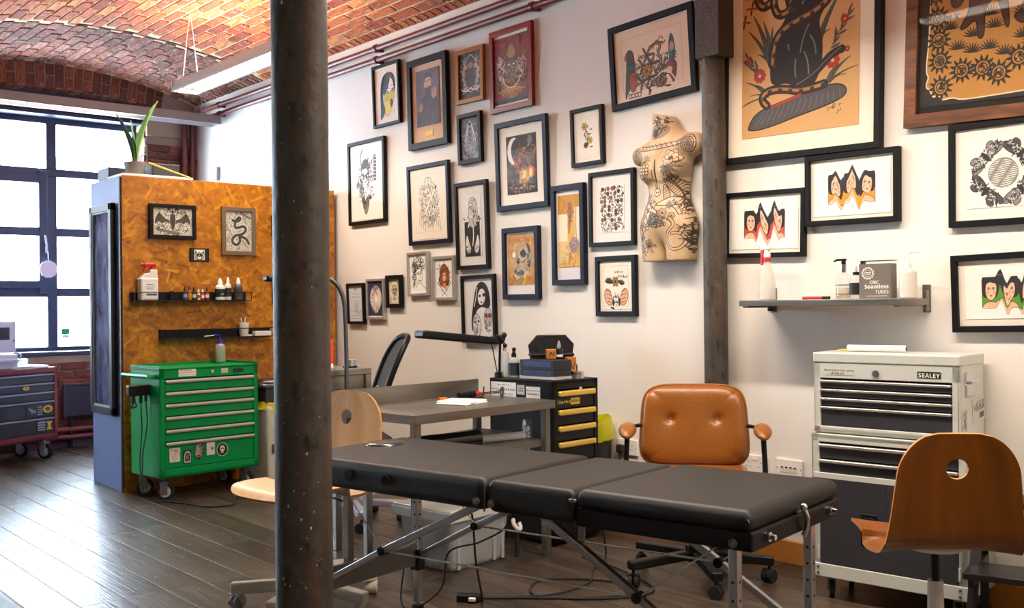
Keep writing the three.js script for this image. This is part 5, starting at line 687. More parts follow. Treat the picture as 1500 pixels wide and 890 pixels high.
picture('small black framed certificate hung nearest the foreground column', 'certificate', { c: [-6.711, 1.274], w: 0.235, h: 0.306, f: 0.016, m: [0, 0, 0, 0], a: 0.5, lean: L1 });
picture('small silver framed dark blue print with a pale oval', 'ovalart', { c: [-6.44, 1.305], w: 0.235, h: 0.297, f: 0.014, fm: F.silver, m: [0, 0, 0, 0.012] });
picture('smallest black framed picture, a cream skull card, right of the blue oval print', 'smallskull', { c: [-6.192, 1.357], w: 0.195, h: 0.233, f: 0.026, m: [0, 0, 0, 0], lean: L1 });
picture('small black framed print of yellow and grey flowers on a wide cream mount', 'smallflowers', { c: [-4.197, 2.218], w: 0.256, h: 0.331, f: 0.018, m: [0.02, 0.02, 0.02, 0.02], lean: L1 });
picture('tall narrow navy framed print of a figure on yellow ground', 'tallfigure', { c: [-4.357, 1.66], w: 0.27, h: 0.587, f: 0.028, fm: F.navy, dep: 0.036, m: [0.016, 0.03, 0.016, 0.075], mc: '#dcd7dc' });
picture('black framed sheet of small brown tattoo designs on a white mount', 'flashsheet', { c: [-4.01, 1.789], w: 0.348, h: 0.421, f: 0.02, m: [0.06, 0.06, 0.06, 0.055], mc: '#e2dad4', a: -0.6 });
picture('black framed print of two tattooed hands under leaves and a flower', 'hands', { c: [-3.984, 1.351], w: 0.305, h: 0.335, f: 0.024, m: [0.012, 0.012, 0.012, 0.012] });
picture('large tilted black frame with a parrot above the tattooed torso', 'bigflash', { c: [-3.701, 2.572], w: 0.6, h: 0.461, f: 0.03, m: [0.01, 0.01, 0.01, 0.01], a: 2, lean: L1 });
picture('huge black framed painting of a black panther wound round by a snake', 'panther', { c: [-2.784, 2.536], w: 0.86, h: 1.2, f: 0.026, dep: 0.04, m: [0.085, 0.05, 0.085, 0.09], mc: '#efe3cf', a: -1.2, lean: 0.0 });
picture('large brown wooden frame with a beast among sunflowers', 'beast', { g: 1, c: [-1.83, 2.34], w: 0.82, h: 0.72, f: 0.05, fm: F.wood, dep: 0.036, m: [0.012, 0.012, 0.012, 0.03], mc: '#1c1815', a: -2.2, lean: 0.0 });
picture('black framed print of four moths in a ring on white', 'mothring', { g: 1, c: [-1.84, 1.765], w: 0.44, h: 0.423, f: 0.022, m: [0.05, 0.055, 0.05, 0.05], mc: '#efe9df', a: -0.4, lean: 0 });
picture('black framed print of wavy split women\'s faces on orange', 'facesOrange', { g: 1, c: [-2.516, 1.763], w: 0.463, h: 0.322, f: 0.02, dep: 0.034, m: [0.02, 0.02, 0.02, 0.02], a: -0.6, lean: 0.004 });
picture('black framed print of wavy split women\'s faces on red, above the wall shelf', 'facesRed', { g: 1, c: [-2.99, 1.632], w: 0.46, h: 0.32, f: 0.018, m: [0.02, 0.02, 0.02, 0.02], a: -1.4, lean: 0 });
picture('black framed print of wavy split women\'s faces on green, at the right edge', 'facesGreen', { g: 1, c: [-1.82, 1.281], w: 0.46, h: 0.315, f: 0.022, dep: 0.034, m: [0.03, 0.03, 0.03, 0.03], a: 1.2, lean: 0 });
// on the orange board (facing +x)
picture('black framed etching of a bat on the orange board', 'bat', { w: 0.33, h: 0.237, f: 0.022, fm: F.soft, m: [0, 0, 0, 0], glass: false }, Math.PI / 2, [-6.998, 1.857, 1.34]);
picture('bronze framed etching of a coiled snake on the orange board', 'serpent', { w: 0.26, h: 0.346, f: 0.026, fm: F.bronze, m: [0, 0, 0, 0], glass: false }, Math.PI / 2, [-6.998, 1.809, 0.847]);
{ const tex = canvasTex(180, 120, (g) => { g.scale(1.8, 1.8); A.motif(g, 66); }); solo('art_card', 'small black card between the bat and the snake pictures', 'card', rb(0.146, 0.095, 0.004, 0, 0, 0.002, 0.001, 1).rotateY(0), M.black, [-6.998, 1.63, 1.143], Math.PI / 2).add(mesh('ornament', bx(0.12, 0.09, 0.001, 0, 0, 0.0046), new THREE.MeshStandardMaterial({ map: tex, roughness: 0.6 }))); }

// ---------------------------------------------------------------- furniture materials
const vinyl = phys('#171413', 0.48, 0, { bumpMap: rep(bumpFine, 6, 6), bumpScale: 0.0006, specularIntensity: 0.75 });
const tan = phys('#8c5216', 0.36, 0, { bumpMap: rep(bumpFine, 3, 3), bumpScale: 0.0008, clearcoat: 0.25, clearcoatRoughness: 0.35 });
const steelTex = dataTex(256, 256, (u, v) => { const k = 148 + 16 * (f3(u * 0.12, v * 4) - 0.5) + 26 * (f2(u, v) - 0.5); return [k, k * 0.975, k * 0.93]; });
const steelRough = dataTex(256, 256, (u, v) => { const k = 62 + 50 * f2(u, v); return [k, k, k]; }, false);
const steel = std('#ffffff', 1, 0.92, { map: steelTex, roughnessMap: steelRough });
const plyTex = (a, b, seed) => { const n = fbm(seed, 4, 5), h = (s) => { const c = new THREE.Color(s); return [c.r, c.g, c.b].map((x) => 255 * Math.pow(x, 1 / 2.2)); }; return dataTex(256, 256, (u, v) => { const k = 0.6 * n(u * 3, v * 0.25) + 0.4 * f3(u * 2, v * 0.2); return mixc(h(a), h(b), clamp((k - 0.3) * 2)); }); };
const plyPale = std('#ffffff', 0.35, 0, { map: plyTex('#d0ac84', '#e6cba8', 401) }), plyDark = std('#ffffff', 0.36, 0, { map: plyTex('#6c3600', '#8a4a00', 402) });
const plyEdge = std('#c48a4e', 0.5), cream = std('#d8d3c4', 0.4);

// ---------------------------------------------------------------- black massage table
{
  const t = thing('massage_table', 'long black folding massage table on aluminium legs in the middle of the room', 'massage table', [-2.606, 0, 1.871], 0.187);
  const pad = (x0, x1, y0, y1, dpt, r) => { const g = rb(x1 - x0, y1 - y0, dpt, (x0 + x1) / 2, (y0 + y1) / 2, 0, r, 6), p = g.attributes.position; return g; };
  part(t, 'head_cushion', pad(-0.94, 0.028, 0.598, 0.702, 0.616, 0.03), vinyl);
  part(t, 'middle_cushion', pad(0.036, 0.372, 0.598, 0.7, 0.616, 0.026), vinyl);
  part(t, 'leg_cushion', pad(0.378, 0.94, 0.645, 0.706, 0.62, 0.03), vinyl);
  part(t, 'leg_frame', rb(0.565, 0.054, 0.6, 0.6575, 0.622, 0, 0.008), phys('#131216', 0.5, 0, { specularIntensity: 0.5 }));
  part(t, 'corner_seam', [rod([0.9, 0.7055, 0.285], [0.935, 0.675, 0.306], 0.0025), rod([0.374, 0.69, 0.31], [0.374, 0.66, 0.312], 0.003), rod([0.032, 0.69, 0.307], [0.032, 0.6, 0.31], 0.003)], std('#5a5654', 0.4));
  const plug = part(t, 'face_plug', la([[0, 0.012], [0.055, 0.012], [0.075, 0.008], [0.08, 0]], 0, 0, 0, 40).scale(0.9, 1, 1.05).translate(-0.82, 0.702, -0.09), phys('#2a2626', 0.3, 0, { clearcoat: 0.4 }));
  const knob = (x, y, z, s = 1) => cz(0.013 * s, 0.02, x, y, z);
  for (const [x, y] of [[-0.6, 0.655], [-0.415, 0.655]]) part(t, 'rest_socket', [new THREE.TorusGeometry(0.016, 0.005, 8, 20).translate(x, y, 0.308), cz(0.012, 0.006, x, y, 0.306)], M.rubber);
  for (const [x, y] of [[-0.002, 0.628], [0.06, 0.628], [0.885, 0.615]]) part(t, 'frame_bolt', [cz(0.012, 0.008, x, y, x > 0.5 ? 0.302 : 0.31), cz(0.006, 0.014, x, y, x > 0.5 ? 0.304 : 0.312, 6)], M.grey);
  for (const z of [-0.215, 0.215]) part(t, 'end_bolt', [cx(0.013, 0.014, 0.945, 0.625, z), cx(0.008, 0.03, 0.952, 0.625, z, 8)], M.chrome);
  part(t, 'carry_clasp', [rod([0.938, 0.66, 0.01], [0.958, 0.67, 0.005], 0.007), wire([[0.958, 0.67, 0.01], [0.965, 0.64, 0.0], [0.952, 0.6, -0.02], [0.945, 0.585, -0.02]], 0.008), sp(0.011, 0.958, 0.672, 0.008)], M.chrome);
  parts(t, 'buckle', [rb(0.024, 0.01, 0.012, 0.374, 0.672, 0.31, 0.003), rb(0.02, 0.05, 0.012, 0.378, 0.57, 0.27, 0.003)], M.aluDull);
  // legs, with their adjusting holes
  const legAt = (x, z) => { const g = part(t, 'leg', [rb(0.028, 0.56, 0.03, x, 0.32, z, 0.004)], M.alu); part(g, 'foot', rb(0.036, 0.03, 0.038, x, 0.015, z, 0.006), M.rubber); part(g, 'leg_holes', Array.from({ length: 7 }, (_, i) => cz(0.0045, 0.0315, x + 0.0, 0.2 + i * 0.05, z, 8)).concat(Array.from({ length: 7 }, (_, i) => cx(0.0045, 0.0295, x, 0.2 + i * 0.05, z, 8))), M.rubber).userData.kind = 'stuff'; };
  for (const x of [-0.806, 0.865]) for (const z of [-0.25, 0.25]) legAt(x, z);
  for (const x of [-0.806, 0.865]) { part(t, 'cross_panel', rb(0.02, 0.085, 0.5, x, 0.235, 0, 0.004), std('#7d7a78', 0.45, 0.4)); for (const z of [-0.25, 0.25]) part(t, 'collar', [rb(0.046, 0.085, 0.046, x, 0.215, z, 0.006), cz(0.008, 0.06, x, 0.225, z)], M.rubber); }
  // folding struts and the wires that pull them
  const strut = (s, z) => { const a = [s < 0 ? -0.79 : 0.85, 0.235, z], k = [s < 0 ? -0.487 : 0.56, s < 0 ? 0.391 : 0.405, z], b = [s < 0 ? -0.005 : 0.19, 0.618, z]; const st = part(t, 'strut', [beam(a, k, 0.022, 0.022), beam(k, b, 0.024, 0.024)], M.alu); part(st, 'knuckle', [cz(0.016, 0.034, ...k), cz(0.006, 0.046, ...k)], M.rubber); return k; };
  for (const z of [-0.25, 0.25]) { const a = strut(-1, z), b = strut(1, z); part(t, 'tension_wire', [rod(a, b, 0.0034), rod([-0.7, 0.6, z], a, 0.0022), rod([0.83, 0.6, z], b, 0.0022)], std('#dfe1d8', 0.5, 0.3)); }
}

// ---------------------------------------------------------------- chairs
function starBase(t, y, r, turn, mat, cm, hub = 0.05, n = 5, h = 0.05, wd = 0.045) {
  const b = part(t, 'hub', [cy(hub, hub * 1.1, 0.07, 0, y + 0.02, 0)], mat);
  for (let i = 0; i < n; i++) {
    const a = turn + i * 2 * Math.PI / n, dx = Math.sin(a), dz = Math.cos(a);
    part(t, 'base_arm', beam([dx * hub * 0.7, y + 0.012, dz * hub * 0.7], [dx * (r + 0.02), y - 0.004, dz * (r + 0.02)], wd, h, V(0, 1, 0), 0.008), mat);
    const c = new THREE.Group(); c.name = 'castor'; c.position.set(dx * r, 0, dz * r); c.rotation.y = a + 0.9; t.add(c);
    part(c, 'wheel', [cx(0.027, 0.018, -0.014, 0.027, 0), cx(0.027, 0.018, 0.014, 0.027, 0)], cm[0]); part(c, 'hood', [new THREE.CylinderGeometry(0.03, 0.03, 0.052, 18, 1, false, 0, Math.PI).rotateZ(Math.PI / 2).rotateX(-Math.PI / 2 + 0.5).translate(0, 0.029, 0), cy(0.007, 0.007, 0.04, 0, 0.055, 0)], cm[1]);
  }
}
// plywood shell: one bent sheet from seat front to back top with a round hole
function shellGeo(dy) {
  const prof = new THREE.CatmullRomCurve3([[0.235, 0.43], [0.2, 0.449], [0.12, 0.456], [0, 0.452], [-0.1, 0.45], [-0.165, 0.462], [-0.2, 0.5], [-0.218, 0.57], [-0.235, 0.66], [-0.252, 0.75], [-0.268, 0.835]].map(([z, y]) => V(0, y + dy, z)), false, 'centripetal');
  const NU = 44, NV = 96, L = prof.getLength(), hole = { s: L - 0.115, r: 0.033 }, T = 0.011;
  const width = (s) => { let w = s < 0.3 ? 0.235 : s < 0.52 ? 0.235 - 0.035 * ((s - 0.3) / 0.22) : 0.2 - 0.03 * ((s - 0.52) / (L - 0.52)); if (s < 0.07) w *= 0.62 + 0.38 * Math.sqrt(1 - ((0.07 - s) / 0.07) ** 2); const e = L - s; if (e < 0.13) w *= 0.36 + 0.64 * Math.sqrt(Math.max(0, 1 - ((0.13 - e) / 0.13) ** 2)); return w; };
  const pts = [], keep = [];
  for (let j = 0; j <= NV; j++) for (let i = 0; i <= NU; i++) {
    const s0 = j / NV * L, x0 = (i / NU * 2 - 1) * width(s0), d = Math.hypot(x0, s0 - hole.s); let x = x0, s = s0; keep.push(d < hole.r);
    if (d < hole.r && d > 1e-6) { x = x0 * hole.r / d; s = hole.s + (s0 - hole.s) * hole.r / d; }
    const u = Math.min(1, Math.max(0, s / L)), p = prof.getPointAt(u), tg = prof.getTangentAt(u), nn = V(0, tg.z, -tg.y).normalize(); if (nn.y < 0 && u < 0.3) nn.negate(); 
    const cup = (s < 0.45 ? 0.35 : 0.5) * x * x; pts.push([p.clone().addScaledVector(nn, cup).setX(x), nn, i / NU, u]);
  }
  const pos = [], uv = [], idx = [], N = pts.length;
  for (const k of [0.5, -0.5]) for (const [p, n, u, v] of pts) { const q = p.clone().addScaledVector(n, k * T); pos.push(q.x, q.y, q.z); uv.push(u * 0.5, v); }
  const A0 = (i, j) => j * (NU + 1) + i;
  for (let j = 0; j < NV; j++) for (let i = 0; i < NU; i++) { const a = A0(i, j), b = A0(i + 1, j), c = A0(i + 1, j + 1), d = A0(i, j + 1); if (keep[a] && keep[b] && keep[c] && keep[d]) continue; idx.push(a, b, c, a, c, d, N + a, N + c, N + b, N + a, N + d, N + c); }
  const g = new THREE.BufferGeometry(); g.setAttribute('position', new THREE.Float32BufferAttribute(pos, 3)); g.setAttribute('uv', new THREE.Float32BufferAttribute(uv, 2)); g.setIndex(idx); g.computeVertexNormals();
  const e = []; const ring = []; for (let i = 0; i <= NU; i++) ring.push(A0(i, 0)); for (let j = 1; j <= NV; j++) ring.push(A0(NU, j)); for (let i = NU - 1; i >= 0; i--) ring.push(A0(i, NV)); for (let j = NV - 1; j > 0; j--) ring.push(A0(0, j));
  const ep = [], ei = []; ring.forEach((k) => { for (const o of [0, N]) ep.push(pos[3 * (k + o)], pos[3 * (k + o) + 1], pos[3 * (k + o) + 2]); }); const n2 = ring.length; for (let i = 0; i < n2; i++) { const a = 2 * i, b = 2 * ((i + 1) % n2); ei.push(a, a + 1, b, b, a + 1, b + 1); }
  const eg = new THREE.BufferGeometry(); eg.setAttribute('position', new THREE.Float32BufferAttribute(ep, 3)); eg.setAttribute('uv', new THREE.Float32BufferAttribute(new Float32Array(ep.length / 3 * 2), 2)); eg.setIndex(ei); eg.computeVertexNormals();
  const u = hole.s / L, hc = prof.getPointAt(u), tg = prof.getTangentAt(u), nn = V(0, tg.z, -tg.y).normalize(); const rim = new THREE.CylinderGeometry(hole.r, hole.r, T, 40, 1, true).applyQuaternion(new THREE.Quaternion().setFromUnitVectors(V(0, 1, 0), nn)).translate(hc.x, hc.y, hc.z);
  return { shell: g, edge: [eg, rim] };
}
function plyChair(label, pos, turn, dy, mat, edge, star) {
  const t = thing('plywood_chair', label, 'chair', pos, turn), s = shellGeo(dy); mat.side = THREE.DoubleSide; edge.side = THREE.DoubleSide;
  part(t, 'shell', s.shell, mat); for (const e of s.edge) part(t, 'shell_edge', e, edge);
  part(t, 'seat_plate', [cy(0.12, 0.09, 0.025, 0, 0.43 + dy, 0, 32), cy(0.13, 0.13, 0.008, 0, 0.44 + dy, 0, 32)], cream);
  for (const [x, z] of [[-0.09, 0.09], [0.09, 0.09], [-0.09, -0.06], [0.09, -0.06]]) part(t, 'screw_cap', cy(0.007, 0.008, 0.004, x, 0.4605 + dy + (z > 0 ? 0.001 : -0.003), z, 12), M.chrome);
  part(t, 'gas_lift', [cy(0.014, 0.014, 0.14, 0, 0.36 + dy, 0), ], M.blackPlastic); part(t, 'column', cy(0.025, 0.028, 0.22 + dy, 0, 0.2 + dy / 2, 0), std('#c9c6c0', 0.4));
  part(t, 'lever', wire([[0.05, 0.425 + dy, 0], [0.14, 0.42 + dy, 0.0], [0.2, 0.415 + dy, 0.01]], 0.005), M.aluDull);
  starBase(t, 0.085, 0.3, star, cream, [std('#8d8f92', 0.4), cream]);
  return t;
}
plyChair('pale plywood swivel chair at the head of the massage table', [-3.815, 0, 2.07], 0.3, 0.045, plyPale, plyEdge, -0.98);
{ const c = plyChair('dark honey plywood chair in front of the white tool cabinet', [-1.69, 0, 0.9], -2.4, 0.005, plyDark, plyEdge, 0.3); }

// padded panel: a x b half sizes, bulging to t, with button dents
function squircle(u, v, n = 5) { const k = Math.max(Math.abs(u), Math.abs(v)), q = Math.pow(Math.abs(u) ** n + Math.abs(v) ** n, 1 / n); return q > 1e-9 ? [u * k / q, v * k / q] : [0, 0]; }
function padGeo(a, b, t, wrap, dents, flip = 1) {
  const N = 48, g = new THREE.PlaneGeometry(2, 2, N, N), p = g.attributes.position;
  for (let i = 0; i < p.count; i++) {
    const u = p.getX(i), v = p.getY(i), [sx, sy] = squircle(u, v), x = a * sx * (1 - 0.05 * sy), y = b * sy;
    let z = t * Math.pow(Math.max(0, 1 - u ** 8), 0.5) * Math.pow(Math.max(0, 1 - v ** 8), 0.5);
    for (const [dx, dy, k, s] of dents) z -= k * Math.exp(-((x - dx) ** 2 + (y - dy) ** 2) / (2 * s * s));
    p.setXYZ(i, x, y, flip * z + wrap * x * x);
  }
  g.computeVertexNormals(); if (flip < 0) { const ix = g.index.array; for (let i = 0; i < ix.length; i += 3) [ix[i], ix[i + 1]] = [ix[i + 1], ix[i]]; g.computeVertexNormals(); } return g;
}
{
  const t = thing('office_chair', 'tan leather office chair with two buttons in its back', 'office chair', [-3.0, 0, 0.55], 0.7);
  const lean = (g) => g.rotateX(-0.12).translate(0, 0.672, -0.2), B = [[-0.108, 0.03, 0.018, 0.014], [0.108, 0.03, 0.018, 0.014], [-0.108, 0.03, 0.009, 0.05], [0.108, 0.03, 0.009, 0.05], [0, -0.02, -0.006, 0.1]];
  part(t, 'backrest', [lean(padGeo(0.245, 0.19, 0.045, 0.35, B)), lean(padGeo(0.245, 0.19, 0.03, 0.35, [], -1))], tan);
  const edge = []; for (let i = 0; i < 72; i++) { const q = i / 72 * 8, k = Math.floor(q / 2), s = q % 2 - 1, [u, v] = [[s, -1], [1, s], [-s, 1], [-1, -s]][k]; const [sx, sy] = squircle(u, v), x = 0.247 * sx * (1 - 0.05 * sy), y = 0.192 * sy; edge.push([x, y, 0.35 * x * x]); }
  part(t, 'piping', lean(wire(edge, 0.0055, 150, true, 8)), tan);
  for (const x of [-0.108, 0.108]) part(t, 'button', lean(new THREE.SphereGeometry(0.0085, 14, 10).scale(1, 1, 0.6).translate(x, 0.03, 0.024)), tan);
  part(t, 'seat', (() => { const g = rb(0.5, 0.085, 0.48, 0, 0.45, 0.03, 0.04, 6), p = g.attributes.position; for (let i = 0; i < p.count; i++) { const x = p.getX(i), z = p.getZ(i) - 0.03; if (p.getY(i) > 0.45) p.setY(i, p.getY(i) + 0.012 * (1 - (x / 0.25) ** 2) * (1 - (z / 0.24) ** 2)); } g.computeVertexNormals(); return g; })(), tan);
  part(t, 'seat_shell', rb(0.44, 0.02, 0.42, 0, 0.4, 0.02, 0.01), M.blackPlastic); part(t, 'back_bracket', [beam([0, 0.41, -0.15], [0, 0.55, -0.25], 0.06, 0.012), rb(0.16, 0.012, 0.03, 0, 0.505, -0.2, 0.004)], M.blackPlastic);
  for (const s of [-1, 1]) {
    part(t, 'arm_frame', [wire([[s * 0.235, 0.4, 0.1], [s * 0.3, 0.41, 0.1], [s * 0.305, 0.5, 0.09], [s * 0.3, 0.655, 0.07]], 0.012, 30, false, 10), wire([[s * 0.3, 0.665, -0.05], [s * 0.27, 0.672, -0.16], [s * 0.22, 0.675, -0.19]], 0.009, 20, false, 8)], M.blackPlastic);
    part(t, 'armrest', (() => { const g = new THREE.SphereGeometry(1, 26, 18), p = g.attributes.position; for (let i = 0; i < p.count; i++) { const z = p.getZ(i); p.setXYZ(i, s * 0.3 + p.getX(i) * (0.04 - 0.008 * z * z + 0.006 * z), 0.676 + p.getY(i) * 0.032 - 0.02 * z * z * (z > 0 ? 1 : 0.2), 0.02 + z * 0.125); } g.computeVertexNormals(); return g; })(), tan);
  }
  part(t, 'gas_lift', [cy(0.018, 0.018, 0.1, 0, 0.35, 0), cy(0.028, 0.03, 0.2, 0, 0.21, 0)], M.blackPlastic);
  part(t, 'tilt_lever', rod([0.04, 0.36, 0.05], [0.1, 0.24, 0.12], 0.008), M.blackPlastic);
  starBase(t, 0.1, 0.325, -1.0, M.blackPlastic, [M.rubber, M.rubber], 0.045, 5, 0.04, 0.05);
}
{
  const t = thing('mesh_chair', 'black mesh backed office chair standing behind the steel worktable', 'office chair', [-5.12, 0, 1.06], -0.4);
  const at = (g) => g.rotateX(-0.36).translate(0, 0.83, -0.24);
  const pts = (k) => { const e = []; for (let i = 0; i < 48; i++) { const a = i / 48 * 6.283, c = Math.cos(a), s = Math.sin(a), x = Math.sign(c) * Math.pow(Math.abs(c), 0.6) * 0.19 * k, y = Math.sign(s) * Math.pow(Math.abs(s), 0.6) * 0.26 * k; e.push([x, y, 0.5 * x * x - 0.3 * y * y + 0.02]); } return e; };
  part(t, 'back_frame', at(wire(pts(1), 0.018, 110, true, 10)), M.blackPlastic);
  part(t, 'mesh', at((() => { const g = new THREE.CircleGeometry(1, 48), p = g.attributes.position; const q = new THREE.RingGeometry(0.001, 1, 48, 8), r = q.attributes.position; for (let i = 0; i < r.count; i++) { const a = Math.atan2(r.getY(i), r.getX(i)), k = Math.hypot(r.getX(i), r.getY(i)), c = Math.cos(a), s = Math.sin(a), x = Math.sign(c) * Math.pow(Math.abs(c), 0.6) * 0.19 * k, y = Math.sign(s) * Math.pow(Math.abs(s), 0.6) * 0.26 * k; r.setXYZ(i, x, y, 0.5 * x * x - 0.3 * y * y + 0.02); } q.computeVertexNormals(); return q; })()), std('#1c1c20', 0.7, 0, { transparent: true, opacity: 0.95, side: THREE.DoubleSide }));
  part(t, 'lumbar_bar', at(merge([wire([[-0.2, -0.08, 0.03], [0, -0.06, 0.0], [0.2, -0.08, 0.03]], 0.012), wire([[0, -0.24, -0.02], [0, -0.36, -0.01], [0, -0.44, 0.06]], 0.02)])), M.grey);
  part(t, 'seat', rb(0.48, 0.08, 0.46, 0, 0.48, 0.02, 0.035, 5), std('#1d1c24', 0.7)); part(t, 'seat_pan', rb(0.4, 0.03, 0.38, 0, 0.43, 0.02, 0.01), std('#2c3a66', 0.5));
  part(t, 'gas_lift', [cy(0.02, 0.02, 0.16, 0, 0.35, 0), cy(0.028, 0.03, 0.18, 0, 0.2, 0)], M.lightGrey);
  starBase(t, 0.11, 0.3, 0.35, std('#c2c6d6', 0.3, 0.4), [M.rubber, M.rubber], 0.05, 5, 0.035, 0.06);
}

// ---------------------------------------------------------------- steel tables
{
  const t = thing('steel_desk', 'stainless steel worktable with a raised back edge behind the massage table', 'table', [-3.95, 0, 1.225], 1.68), w = 0.925, d = 0.55, h = 0.777;
  part(t, 'top', [rb(w, 0.004, d, 0, h - 0.002, 0, 0.001, 1), rb(w, 0.04, 0.004, 0, h - 0.02, d / 2, 0.001, 1), rb(0.004, 0.04, d, -w / 2, h - 0.02, 0, 0.001, 1), rb(0.004, 0.04, d, w / 2, h - 0.02, 0, 0.001, 1)], steel);
  part(t, 'back_edge', [rb(w, 0.085, 0.012, 0, h + 0.04, -d / 2 + 0.008, 0.003)], steel);
  part(t, 'lower_shelf', [rb(w - 0.06, 0.004, d - 0.08, 0, 0.58, 0, 0.001, 1), rb(w - 0.06, 0.03, 0.004, 0, 0.565, d / 2 - 0.04, 0.001, 1), rb(w - 0.06, 0.03, 0.004, 0, 0.565, -d / 2 + 0.04, 0.001, 1)], steel);
  for (const x of [-1, 1]) for (const z of [-1, 1]) { const l = part(t, 'leg', rb(0.036, h - 0.04, 0.036, x * (w / 2 - 0.035), (h - 0.04) / 2 + 0.02, z * (d / 2 - 0.035), 0.004), steel); part(l, 'foot', cy(0.02, 0.016, 0.03, x * (w / 2 - 0.035), 0.015, z * (d / 2 - 0.035)), M.aluDull); }
  const K = t.matrix.compose(t.position, t.quaternion, V(1, 1, 1)).clone(), W = (x, y, z) => V(x, y, z).applyMatrix4(K).toArray();
  solo('paper_towels', 'folded white paper towels lying on the steel worktable', 'paper', [rb(0.2, 0.006, 0.17, 0, 0.003, 0, 0.002), rb(0.17, 0.008, 0.19, 0.02, 0.01, -0.01, 0.003).rotateY(0.12)], M.paper, [-3.92, h + 0.001, 1.17], 1.9);
  const gl = thing('glasses', 'dark rimmed glasses lying at the right end of the steel worktable', 'glasses', [-4.06, h + 0.001, 0.8], 2.3);
  part(gl, 'frame', [new THREE.TorusGeometry(0.024, 0.003, 8, 24).translate(-0.03, 0.024, 0), new THREE.TorusGeometry(0.024, 0.003, 8, 24).translate(0.03, 0.024, 0), wire([[-0.006, 0.03, 0], [0, 0.035, 0.003], [0.006, 0.03, 0]], 0.003)], std('#3a2c20', 0.3)); part(gl, 'temple', [rod([-0.055, 0.028, 0], [-0.055, 0.012, -0.12], 0.003), rod([0.055, 0.028, 0], [0.055, 0.012, -0.12], 0.003)], std('#3a2c20', 0.3)); part(gl, 'lens', [cz(0.023, 0.001, -0.03, 0.024, 0), cz(0.023, 0.001, 0.03, 0.024, 0)], M.glass);
  const pn = thing('tattoo_machine', 'black pen shaped tattoo machine with a red tip on the steel worktable', 'tattoo machine', [-4.14, h + 0.016, 0.98], 1.75);
  part(pn, 'body', [cx(0.014, 0.1), cx(0.016, 0.04, 0.05)], M.blackPlastic); parts(pn, 'tip', [cx(0.01, 0.05, 0.09), cx(0.006, 0.03, 0.125)], M.red); part(pn, 'cord', wire([[-0.05, 0, 0], [-0.1, -0.008, 0.02], [-0.06, -0.01, 0.08], [0.04, -0.01, 0.07], [0.12, -0.01, 0.02], [0.16, 0.03, -0.01]], 0.004), M.rubber);
  solo('eraser', 'small orange block on the steel worktable beside the paper towels', 'block', rb(0.05, 0.014, 0.02, 0, 0.007, 0, 0.003), std('#d2771a', 0.5), [-4.13, h, 1.13], 1.6);
  // under the top
  const r1 = thing('film_roll', 'roll of shiny black film on the lower shelf of the steel worktable', 'film roll', W(-0.16, 0.5825 + 0.04, 0.14), 1.757 - 0.22);
  part(r1, 'film', cx(0.04, 0.38, 0, 0, 0, 28), phys('#101014', 0.12, 0, { clearcoat: 0.8, bumpMap: rep(bumpCoarse, 2, 4), bumpScale: 0.004 })); part(r1, 'core', [new THREE.TorusGeometry(0.02, 0.005, 8, 24).rotateY(Math.PI / 2).translate(0.195, 0, 0), cx(0.018, 0.4)], std('#d6cdbd', 0.6));
  const r2 = thing('film_roll', 'thin silver roll on the lower shelf, right of the black roll', 'film roll', W(0.24, 0.5825 + 0.02, 0.12), 1.757 - 0.3);
  part(r2, 'film', cx(0.02, 0.26), M.lightGrey); part(r2, 'core', cx(0.011, 0.27), M.label);
  solo('storage_case', 'flat dark glossy case on the lower shelf of the steel worktable', 'case', rb(0.3, 0.03, 0.24, 0, 0.015, 0, 0.006), M.blackPlastic, W(0.24, 0.5825, -0.05), 1.757);
}
